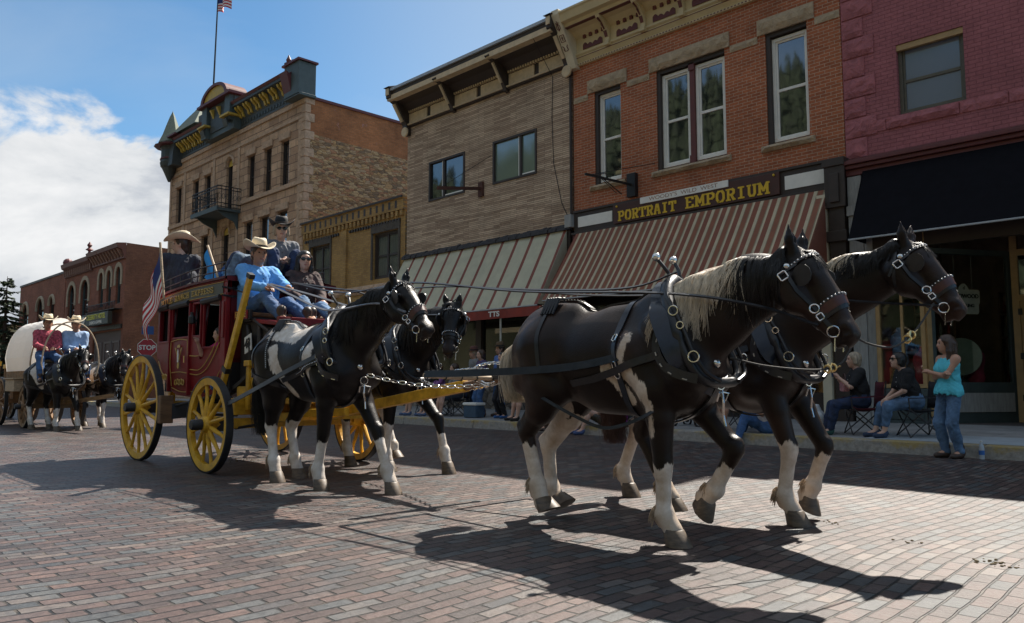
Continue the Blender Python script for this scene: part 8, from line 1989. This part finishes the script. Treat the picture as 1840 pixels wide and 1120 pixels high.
        hn = lambda x, y, z: .005 * np.sin(x * 160 + 9 * np.sin(z * 30)) * np.sin(y * 170 + 4 * np.sin(z * 25))
        Vq, Fq = surfnet(Q, .012, hn); meshobj('hair', Vq, Fq, hair, r_)
    if glasses:
        mb = MB()
        for q in (-1, 1):
            mb.lathe([(0, 0), (.026, .0), (.027, .006), (0, .008)], HH(.097, q * .034, .018), axis='X', n=14, M=Rh @ Matrix.Diagonal(Vector((1, 1.22, .86)))); mb.tube([HH(.10, q * .055, .025), HH(.0, q * .088, .03)], .004, 5)
        mb.tube([HH(.102, -.012, .022), HH(.102, .012, .022)], .004, 5); mb.build('sunglasses', shades, r_, smooth=True, rel=False)
    if hat:
        hm_, kind = hat; mb = MB(); K = 36; c0 = HH(-.012, 0, .088); RW = .215 if kind == 'cow' else .155; V_ = []; F_ = []
        for j, rr in enumerate((.092, .12, .15, RW * .95, RW)):
            for i in range(K):
                a = 2 * PI * i / K; ca, sa = math.cos(a), math.sin(a); f = (rr - .09) / (RW - .09); ox = rr * 1.13 * ca; oy = rr * (.92 + .0 * f) * sa
                z = (.085 * f * f * abs(sa) ** 2.2 - .03 * f * abs(ca) ** 2) if kind == 'cow' else -.012 * f
                if kind == 'cow': oy *= (1 - .12 * f * abs(sa))
                V_.append(c0 + Rh @ Vector((ox, oy, z)))
        for j in range(4):
            for i in range(K): F_.append((j * K + i, j * K + (i + 1) % K, (j + 1) * K + (i + 1) % K, (j + 1) * K + i))
        n0 = len(V_)
        for (rr, z, dent) in ((.095, -.004, 0), (.098, .03, 0), (.093, .07, 0), (.084, .108, .0), (.064, .128, .012), (.03, .122, .03), (.004, .118, .036)):
            for i in range(K):
                a = 2 * PI * i / K; ca, sa = math.cos(a), math.sin(a); pinch = 1 - (.14 * max(0, z / .12) * max(0, ca) if kind == 'cow' else 0); zz = z - dent * (1 if abs(sa) < .5 else .55) - (.012 * max(0, ca) * (z > .09))
                V_.append(c0 + Rh @ Vector((rr * 1.13 * ca, rr * .93 * sa * pinch, zz)))
        for j in range(6):
            for i in range(K): F_.append((n0 + j * K + i, n0 + j * K + (i + 1) % K, n0 + (j + 1) * K + (i + 1) % K, n0 + (j + 1) * K + i))
        F_.append(tuple(n0 + 6 * K + i for i in range(K)))
        mb.add(V_, F_); ho = mb.build('hat', hm_, r_, smooth=True, rel=False, auto=False); md = ho.modifiers.new('thick', 'SOLIDIFY'); md.thickness = .005
        mb = MB(); mb.lathe([(.0985, .0), (.102, .002), (.102, .022), (.0985, .024)], c0, n=32, M=Rh @ Matrix.Diagonal(Vector((1.13, .94, 1)))); mb.build('hat_band', felt_k if hm_ is not felt_k else boot_m, ho, rel=False)
    t['_'] = 0; del t['_']
    return t, dict(PV=PV, HH=HH, arms=arms, G=G, U=U)
def loc2(t, p): return Matrix.Translation(t.location) @ Matrix.Rotation(t.rotation_euler.z, 4, 'Z') @ Vector(p)
def seated(pel, fx=.42, fy=.10, drop=.46, fx2=None): return [(fx, -fy, pel - drop), (fx2 if fx2 is not None else fx, fy, pel - drop)]
# -- on the stagecoach
sky_sh = shirtm('sky_blue', (.13, .36, .72)); 
person('driver in a bright blue shirt and cream cowboy hat holding the reins', (-9.33, 4.66, 1.87), 0, s=1.06, pelvis=.09, lean=-.05, hands=[(.40, -.12, .22), (.44, .14, .24)], elbow=[(-.3, -.8, -.6), (-.3, .8, -.6)], feet=[(.76, -.10, -.05), (.80, .20, -.05)], knee=(.5, 0, 1), head=(-.1, .08), skin=skin_t, top=sky_sh, hat=(straw, 'cow'), hair=hair_b, vox=.0125, heavy=1.28)
person('woman in sunglasses and a dark brown shirt with long black hair beside the driver', (-9.36, 5.30, 1.90), R(-12), pelvis=.09, lean=.04, hands=[(.36, -.10, .10), (.40, .14, .10)], feet=[(.78, -.12, -.06), (.82, .12, -.06)], knee=(.5, 0, 1), head=(-.12, .05), skin=skin_m, top=shirtm('dark_brown', (.055, .03, .028), var=.6, scale=14), low=denim_l, hair=hair_k, hairlen=.16, glasses=True, fem=True, vox=.0125)
person('passenger in a grey jacket, black cowboy hat and sunglasses on the coach roof', (-9.92, 5.25, 2.36), R(-15), pelvis=.11, lean=.06, hands=[(.26, -.05, .20), (.27, .05, .22)], feet=[(.35, -.12, .0), (.38, .12, .0)], knee=(.3, 0, 1), head=(-.15, .05), skin=skin_p, top=shirtm('grey', (.16, .165, .18)), low=denim_d, hair=hair_g, hairlen=.06, glasses=True, hat=(felt_k, 'cow'), vox=.0125)
person('man in dark striped shirt and cream cowboy hat at the rear of the coach roof', (-11.74, 4.62, 2.28), R(160), pelvis=.11, lean=.16, hands=[(.36, -.10, .02), (.36, .14, .10)], feet=[(.42, -.12, -.28), (.45, .12, -.28)], low=felt_k, s=1.08, knee=(.5, 0, 1), head=(1.35, .0), skin=skin_p, top=shirtm('charcoal', (.028, .032, .045), var=.5, scale=30, stretch=(1, 1, .1)), hat=(straw, 'cow'), hair=hair_b, vox=.0125, heavy=1.1)
person('man in a faded denim shirt bent forward on the coach roof behind the driver', (-10.95, 5.0, 2.36), R(20), s=1.1, pelvis=.11, lean=.95, hands=[(.55, -.2, -.02), (.6, .2, -.02)], feet=[(.40, -.14, .0), (.42, .14, .0)], knee=(.3, 0, 1), head=(0, .6), skin=skin_m, top=shirtm('denim_shirt', (.10, .15, .21), var=.45, scale=18), low=denim_d, hair=hair_b, vox=.014, heavy=1.1)
person('small child in a pink shirt leaning an arm out of the coach window', (-9.86, 4.54, 1.02), R(-82), pelvis=.22, s=.74, lean=.24, hands=[(.46, -.22, .50), (.14, .22, .25)], elbow=[(.2, -.6, -1), (-.3, .6, -.5)], feet=seated(.22, .02), knee=(.4, 0, 1), head=(-.35, .1), skin=skin_p, top=shirtm('pink', (.62, .04, .20)), sleeve=.3, low=denim, hair=hair_b, hairlen=.04, vox=.014, shoes=felt_k)
# -- covered wagon
person('man in a red checked shirt and straw cowboy hat driving the covered wagon', (-20.5, 5.08, 1.58), R(-8), pelvis=.10, hands=[(.34, -.08, .14), (.34, .10, .14)], feet=[(.5, -.14, -.4), (.48, .2, -.4)], knee=(.7, 0, 1), skin=skin_t, top=shirtm('red_check', (.42, .07, .10), var=.7, scale=25), hat=(straw, 'cow'), hair=hair_k, vox=.019, s=1.1)
person('man in a pale blue shirt and straw cowboy hat beside the wagon driver', (-20.5, 5.66, 1.58), R(-8), pelvis=.10, lean=.12, hands=[(.30, -.04, .14), (.32, .03, .12)], feet=[(.5, -.14, -.4), (.48, .2, -.4)], knee=(.7, 0, 1), skin=skin_t, top=shirtm('pale_blue', (.30, .42, .62)), hat=(straw, 'cow'), hair=hair_k, vox=.019, s=1.1)
# -- spectators
def camp_chair(loc, rz, lab, c=(.02, .02, .025)):
    t = T('folding_chair', lab, 'folding chair', loc, rz, 'folding camp chairs on the pavement'); cm_ = mat('chair_cloth_%d' % int(c[0] * 999 + c[2] * 99), c, .85, var=.3); fm_ = mat('chair_frame', (.06, .06, .065), .4, metal=.5)
    mb = MB(); L2 = [[lerp(-.22, .22, i / 6), lerp(-.24, .24, j / 6)] for j in range(7) for i in range(7)]
    mb.add([(x, y, .43 - .05 * (1 - (x / .22) ** 2) * (1 - (y / .24) ** 2) + .04 * (x > .2)) for x, y in L2], [(j * 7 + i, j * 7 + i + 1, (j + 1) * 7 + i + 1, (j + 1) * 7 + i) for j in range(6) for i in range(6)]); o = mb.build('seat', cm_, t, smooth=True, rel=False); o.modifiers.new('s', 'SOLIDIFY').thickness = .01
    mb = MB(); mb.add([(-.24 - .10 * (z - .42) - .03 * (1 - (y / .24) ** 2), y, z) for z in (.45, .55, .65, .75, .86) for y in [lerp(-.25, .25, i / 6) for i in range(7)]], [(j * 7 + i, j * 7 + i + 1, (j + 1) * 7 + i + 1, (j + 1) * 7 + i) for j in range(4) for i in range(6)]); o = mb.build('backrest', cm_, t, smooth=True, rel=False); o.modifiers.new('s', 'SOLIDIFY').thickness = .01
    for s_ in (-1, 1):
        mb = MB(); mb.ribbon([(.25, s_ * .29, .60), (-.26, s_ * .29, .62)], [(0, 0, 1)] * 2, .06, .012); mb.build('armrest', cm_, t, rel=False)
        mb = MB(); mb.tube([(.24, s_ * .27, .01), (-.24, s_ * .25, .44)], .011, 6); mb.build('leg', fm_, t, rel=False)
        mb = MB(); mb.tube([(-.26, s_ * .27, .01), (.22, s_ * .24, .44)], .011, 6); mb.build('leg', fm_, t, rel=False)
        mb = MB(); mb.tube([(s_ * .24, -.27, .015), (s_ * .23, .25, .42)], .010, 6); mb.tube([(s_ * .24, .27, .015), (s_ * .23, -.25, .42)], .010, 6); mb.build('cross_brace', fm_, t, rel=False)
        mb = MB(); mb.tube([(-.26, s_ * .27, .01), (-.25, s_ * .27, .44), (-.30, s_ * .26, .88)], .012, 6); mb.tube([(.23, s_ * .27, .42), (.25, s_ * .28, .6)], .011, 6); mb.build('frame', fm_, t, rel=False)
    return t
aqua = shirtm('aqua', (.10, .55, .66)); 
person('young woman with long dark hair and aqua top standing in the gutter, arms folded', (-3.62, 12.16, 0), R(236), pelvis=.942, hands=[(.17, .13, .24), (.20, -.12, .27)], elbow=[(.1, -1, -.9), (.1, 1, -.9)], feet=[(.03, -.08, .085), (-.04, .11, .085)], head=(-.42, .0), skin=skin_m, top=aqua, sleeve=0, topless_sh=True, skirt=True, low=denim_l, hair=hair_b, hairlen=.26, fem=True, vox=.0125, s=.985, knee=(1, 0, 0), heavy=.9)
camp_chair((-4.40, 13.25, .20), R(220), 'black folding chair holding the woman in sunglasses and ripped jeans')
person('dark haired woman in sunglasses, black t-shirt and ripped jeans on a folding chair', (-4.46, 13.22, .20), R(220), pelvis=.56, lean=.28, hands=[(.40, -.06, .02), (.40, .08, .04)], feet=[(.56, -.10, .075), (.50, .12, .075)], knee=(.5, 0, 1), head=(.0, -.15), skin=skin_p, top=shirtm('black', (.012, .012, .014)), sleeve=.38, low=denim_l, leg=.86, hair=hair_k, hairlen=.05, glasses=True, fem=True, shoes=shirtm('canvas_navy', (.03, .05, .10)), vox=.0125, heavy=1.08)
camp_chair((-5.28, 13.32, .20), R(216), 'dark red folding chair under the woman photographing with her phone', (.10, .01, .02))
t_, k_ = person('woman with short grey blonde hair in black holding up a phone on a folding chair', (-5.30, 13.3, .20), R(216), pelvis=.56, lean=.1, hands=[(.34, -.06, .38), (.34, .06, .36)], elbow=[(.1, -.6, -1), (.1, .6, -1)], feet=[(.55, -.09, .075), (.52, .10, .075)], knee=(.5, 0, 1), skin=skin_p, top=shirtm('black', (0, 0, 0)), sleeve=.4, low=denim_d, hair=hair_g, hairlen=.04, fem=True, shoes=shirtm('shoe_green', (.03, .09, .08)), vox=.0125, heavy=1.1)
p = loc2(t_, (.44, 0, .56 + .46)); mb = MB(); mb.box(-.006, .006, -.04, .04, -.075, .075); o = mb.build('phone', shirtm('phone_blue', (.02, .04, .09)), rel=False); o.location = p; o.rotation_euler = (0, .15, t_.rotation_euler.z); tag(o, 'dark blue phone held up by the blonde woman in black', 'phone')
S = T('handbag', 'pink handbag on the lap of the blonde woman in black', 'handbag', loc2(t_, (.25, 0, .70))); S.rotation_euler = (0, 0, R(216)); mb = MB(); mb.prism([(-.13, 0), (.13, 0), (.15, .10), (.11, .16), (-.11, .16), (-.15, .10)], -.05, .05, 'YZ'); mb.build('bag', shirtm('pink_leather', (.46, .20, .20), var=.4, scale=20), S, rel=False, bevel=.02); mb = MB(); mb.tube(catmull([(0, -.1, .15), (0, -.05, .28), (0, .05, .28), (0, .1, .15)], 5), .008, 6); mb.build('strap', leather_br, S, rel=False)
S = T('backpack', 'purple backpack hanging on the back of the black folding chair', 'backpack', (-4.02, 13.44, .45)); mb = MB(); Vq, Fq = surfnet([rc((0, 0, .1), (0, 0, .30), .13, .10, .03), rc((.06, -.05, .1), (.06, -.05, .2), .09, .08, .03)], .014, lambda x, y, z: .006 * np.sin(x * 70) * np.sin(z * 60)); meshobj('bag', Vq, Fq, shirtm('purple', (.09, .03, .14)), S)
S = T('water_bottle', 'clear plastic water bottle standing at the kerb beside the standing woman', 'bottle', (-3.28, 12.25, 0)); mb = MB(); mb.lathe([(.034, 0), (.036, .02), (.034, .08), (.036, .14), (.030, .19), (.012, .22), (.012, .235)], (-3.28, 12.25, .002), n=14); mb.build('body', mat('plastic', (.42, .47, .52), .1, var=.1), S, smooth=True); mb = MB(); mb.lathe([(.0365, .06), (.0365, .12)], (-3.28, 12.25, .002), n=14); mb.build('label', shirtm('bluelabel', (.04, .15, .45)), S); mb = MB(); mb.lathe([(.015, .23), (.015, .25), (0, .25)], (-3.28, 12.25, .002), n=10); mb.build('cap', white_p, S)
S = T('plastic_bag', 'white plastic carrier bag standing beside the blonde woman', 'bag', (-5.98, 13.2, .2)); Vq, Fq = surfnet([rc((0, 0, .10), (0, 0, .25), .13, .11, .04), rc((0, 0, .25), (0, -.03, .46), .10, .03, .04)], .016, lambda x, y, z: .014 * np.sin(x * 50 + z * 20) * np.sin(y * 60 + z * 15)); meshobj('bag', Vq, Fq, shirtm('plastic_white', (.46, .50, .54), rough=.35), S)
S = T('yellow_can', 'small yellow can on the pavement by the plastic bag', 'can', (-5.85, 12.95, .2)); mb = MB(); mb.lathe([(.03, 0), (.033, .01), (.033, .10), (.028, .115), (0, .115)], (-5.85, 12.95, .195), n=12); mb.build('can', mustard, S, smooth=True)
t_, k_ = person('photographer in a white t-shirt and jeans sitting on the kerb with a camera', (-6.72, 12.78, .19), R(222), pelvis=.11, lean=.12, twist=.2, hands=[(.34, .02, .34), (.30, .14, .34)], elbow=[(.2, -.6, -1), (.2, .6, -1)], feet=[(.55, .22, -.10), (.35, -.35, -.05)], knee=(.2, 0, 1), head=(.0, .1), skin=skin_t, top=shirtm('white', (.6, .58, .6)), sleeve=.35, low=denim, hair=hair_k, shoes=shirtm('grey_shoe', (.2, .2, .2)), vox=.014)
p = loc2(t_, (.40, .08, .46)); S = T('camera', 'black camera in the hands of the kerbside photographer', 'camera', p, t_.rotation_euler.z); mb = MB(); mb.box(-.03, .03, -.07, .07, -.045, .045); mb.box(-.02, .02, -.03, .03, .045, .065); mb.build('body', blackm, S, rel=False, bevel=.008); mb = MB(); mb.lathe([(.035, .03), (.038, .10), (.03, .105), (.0, .10)], (0, 0, 0), axis='X', n=16); mb.build('lens', blackm, S, rel=False, smooth=True)
camp_chair((-7.35, 13.2, .20), R(235), 'blue folding chair behind the kerbside photographer', (.02, .05, .12))
person('person in blue denim shorts on a chair behind the photographer', (-7.35, 13.2, .20), R(235), pelvis=.54, lean=.1, hands=[(.35, -.08, .0), (.35, .1, .0)], feet=[(.52, -.12, .075), (.5, .14, .075)], knee=(.5, 0, 1), skin=skin_m, top=shirtm('navy', (.02, .03, .07)), sleeve=.4, low=denim, leg=.6, hair=hair_b, vox=.016, shoes=shirtm('grey_shoe', (0, 0, 0)))
S = T('stroller', 'dark baby stroller on the pavement between the horses legs', 'stroller', (-8.7, 13.5, .2)); mb = MB()
for x_, y_ in ((-8.95, 13.25), (-8.95, 13.75), (-8.4, 13.3), (-8.4, 13.7)): mb.tube([(x_ + .09 * math.cos(a), y_, .29 + .09 * math.sin(a)) for a in [2 * PI * i / 14 for i in range(14)]], .022, 6, closed=True); mb.tube([(x_, y_ - .03, .29), (x_, y_ + .03, .29)], .03, 8)
mb.build('wheels', blackm, S); mb = MB()
for y_ in (13.28, 13.72): mb.tube([(-8.95, y_, .3), (-8.6, y_, .75), (-8.2, y_, 1.2)], .014, 6); mb.tube([(-8.4, y_, .3), (-8.75, y_, .8)], .014, 6)
mb.tube([(-8.2, 13.28, 1.2), (-8.2, 13.72, 1.2)], .018, 6); mb.build('frame', blackm, S); mb = MB(); mb.prism([(-8.95, .55), (-8.55, .5), (-8.35, 1.0), (-8.5, 1.1), (-8.8, .7)], 13.3, 13.7, 'XZ'); mb.build('seat', shirtm('navy', (0, 0, 0)), S, bevel=.03)
person('woman with bare legs sitting on the kerb beside the pink clad child', (-10.25, 12.78, .19), R(235), pelvis=.11, lean=.25, hands=[(.38, -.05, .12), (.35, .12, .12)], feet=[(.62, -.08, -.10), (.55, .12, -.10)], knee=(.2, 0, 1), head=(0, .2), skin=skin_p, top=shirtm('grey_green', (.09, .11, .09)), sleeve=.35, low=shirtm('grey_shorts', (.10, .10, .09)), leg=.35, hair=hair_b, hairlen=.12, fem=True, vox=.015, shoes=shirtm('sandal', (.06, .09, .2)), heavy=1.15)
person('small child in pink and purple sitting on the kerb', (-9.72, 12.72, .19), R(240), pelvis=.12, s=.62, lean=.2, hands=[(.34, -.05, .15), (.34, .1, .15)], feet=[(.5, -.08, -.12), (.5, .12, -.12)], knee=(.2, 0, 1), skin=skin_p, top=shirtm('magenta', (.60, .03, .20), var=.6, scale=5, c2=(.3, .03, .5)), sleeve=.4, low=shirtm('magenta', (0, 0, 0)), leg=.4, hair=hair_b, hairlen=.1, fem=True, vox=.016, shoes=shirtm('pink_shoe', (.4, .03, .1)))
person('child in an aqua shirt sitting on the kerb between the lead horses legs', (-9.05, 12.78, .19), R(235), pelvis=.12, s=.8, lean=.2, hands=[(.34, -.05, .15), (.34, .1, .15)], feet=[(.5, -.08, -.10), (.5, .12, -.10)], knee=(.2, 0, 1), skin=skin_p, top=aqua, sleeve=.4, low=denim, leg=.5, hair=hair_b, vox=.017)
person('woman in a yellow shirt sitting on the kerb left of the bare legged woman', (-11.15, 12.8, .19), R(238), pelvis=.11, lean=.2, hands=[(.38, -.05, .12), (.35, .12, .12)], feet=[(.58, -.08, -.08), (.52, .12, -.08)], knee=(.2, 0, 1), skin=skin_m, top=shirtm('yellow', (.6, .42, .06)), sleeve=.3, low=shirtm('white', (.6, .58, .6)), leg=.4, hair=hair_k, hairlen=.12, fem=True, vox=.017)
S = T('tote_bag', 'dark tote bag on the kerb beside the pink clad child', 'bag', (-9.6, 12.75, .19)); Vq, Fq = surfnet([rc((0, 0, .06), (.05, 0, .22), .11, .09, .03)], .016); meshobj('bag', Vq, Fq, shirtm('teal_dark', (.02, .04, .05)), S)
camp_chair((-12.62, 13.15, .20), R(245), 'folding chair under the person in shorts and black trainers')
person('person in a yellow patterned top, shorts and black trainers on a folding chair', (-12.62, 13.15, .20), R(245), pelvis=.56, lean=.12, hands=[(.35, -.05, .06), (.35, .1, .06)], feet=[(.52, -.13, .075), (.5, .15, .075)], knee=(.5, 0, 1), skin=skin_p, top=shirtm('yellow_pattern', (.34, .22, .05), var=.8, scale=30), sleeve=.35, low=shirtm('teal_shorts', (.02, .10, .16)), leg=.4, hair=hair_b, vox=.016, shoes=felt_k, heavy=1.1)
camp_chair((-11.95, 13.2, .20), R(240), 'folding chair under the person in sandals near the lead horse rump')
person('person in shorts and sandals on a folding chair near the lead horse rump', (-11.95, 13.2, .20), R(240), pelvis=.56, lean=.1, hands=[(.35, -.05, .04), (.35, .1, .04)], feet=[(.55, -.20, .10), (.42, .02, .075)], knee=(.5, 0, 1), skin=skin_m, top=shirtm('teal', (.03, .22, .28)), sleeve=.4, low=shirtm('khaki', (.18, .15, .10)), leg=.42, hair=hair_b, vox=.016, shoes=boot_m)
person('man in a brown hat and open blue shirt standing behind the dark haired girl', (-14.35, 13.7, .22), R(255), pelvis=.95, hands=[(.08, -.24, -.06), (.08, .24, -.06)], skin=skin_m, top=shirtm('mid_blue', (.10, .18, .45)), hat=(shirtm('brown_felt', (.12, .075, .04)), 'fed'), hair=hair_b, vox=.016, s=1.03, knee=(1, 0, 0))
person('girl with dark hair in black standing in front of the man in the brown hat', (-13.75, 13.2, .21), R(255), pelvis=.90, s=.93, hands=[(.16, -.06, .05), (.16, .06, .05)], skin=skin_p, top=shirtm('black', (0, 0, 0)), low=shirtm('black_leggings', (.012, .012, .016)), hair=hair_k, hairlen=.2, fem=True, shoes=shirtm('blue_shoe', (.03, .10, .28)), vox=.015, knee=(1, 0, 0))
person('woman in a maroon top standing beside the pale awning pole', (-14.62, 13.3, .21), R(250), pelvis=.92, s=.97, hands=[(.14, -.10, .02), (.14, .10, .02)], skin=skin_p, top=shirtm('maroon', (.11, .02, .04), c2=(.05, .06, .16)), hair=hair_b, hairlen=.1, fem=True, vox=.016, knee=(1, 0, 0))
person('older person in grey standing behind the maroon clad woman', (-15.4, 13.75, .22), R(250), pelvis=.93, hands=[(.1, -.24, -.05), (.1, .22, -.05)], skin=skin_m, top=shirtm('mid_grey', (.20, .20, .20)), low=denim_d, hat=(shirtm('red_cap', (.12, .05, .04)), 'fed'), hair=hair_g, vox=.018, knee=(1, 0, 0))
for x_, lab, tp, lw, lg in ((-16.9, 'person with bare shins and blue shoes on a chair behind the far wheel horse', (.10, .12, .14), (.10, .10, .12), .5), (-16.25, 'person in purple trousers on a chair behind the far wheel horse', (.25, .10, .3), (.13, .04, .22), .8), (-15.6, 'person in shorts and red sandals on a chair behind the far wheel horse', (.2, .2, .2), (.05, .06, .08), .4)):
    n_ = int(-x_ * 100); camp_chair((x_, 13.35, .20), R(245), 'folding chair holding the ' + lab.split(' on a')[0])
    person(lab, (x_, 13.35, .20), R(245), pelvis=.56, lean=.1, hands=[(.35, -.05, .04), (.35, .1, .04)], feet=[(.52, -.12, .075), (.48, .13, .075)], knee=(.5, 0, 1), skin=skin_p, top=shirtm('t%d' % n_, tp), sleeve=.4, low=shirtm('l%d' % n_, lw), leg=lg, hair=hair_b, hairlen=.08, vox=.019, shoes=shirtm('s%d' % n_, (.08, .12, .22)))
S = T('cooler_box', 'blue and grey cooler standing by the empty blue folding chair', 'cooler', (-14.0, 14.0, .22)); mb = MB(); mb.box(-14.9, -14.45, 12.95, 13.25, .20, .50); mb.build('box', shirtm('cooler', (.05, .09, .14)), S, bevel=.02); mb = MB(); mb.box(-14.92, -14.43, 12.93, 13.27, .50, .57); mb.build('lid', white_p, S, bevel=.02)
# droppings and straw bits on the paving
straw_m = mat('dry_manure', (.15, .11, .06), .95, var=.4, scale=30)
def dung(x, y, n, r, lab):
    mb = MB()
    for _ in range(n):
        a = random.uniform(0, 2 * PI); d = r * random.random() ** .7; s_ = random.uniform(.003, .011); mb.sph((x + d * math.cos(a) * 1.6, y + d * math.sin(a), s_ * .4), s_, 6, sx=random.uniform(.8, 1.6), sy=1, sz=.6)
    tag(mb.build('droppings', straw_m), lab, 'droppings', kind='stuff')
dung(-10.3, 4.9, 60, .28, 'scattered horse droppings between the coach wheels'); dung(-1.35, 5.25, 26, .1, 'dry straw bits on the paving at the right edge'); dung(-2.6, 5.9, 12, .08, 'small clump of straw on the paving right of the far lead horse'); dung(-1.95, 5.55, 10, .06, 'tiny clump of straw on the sunlit paving at right')
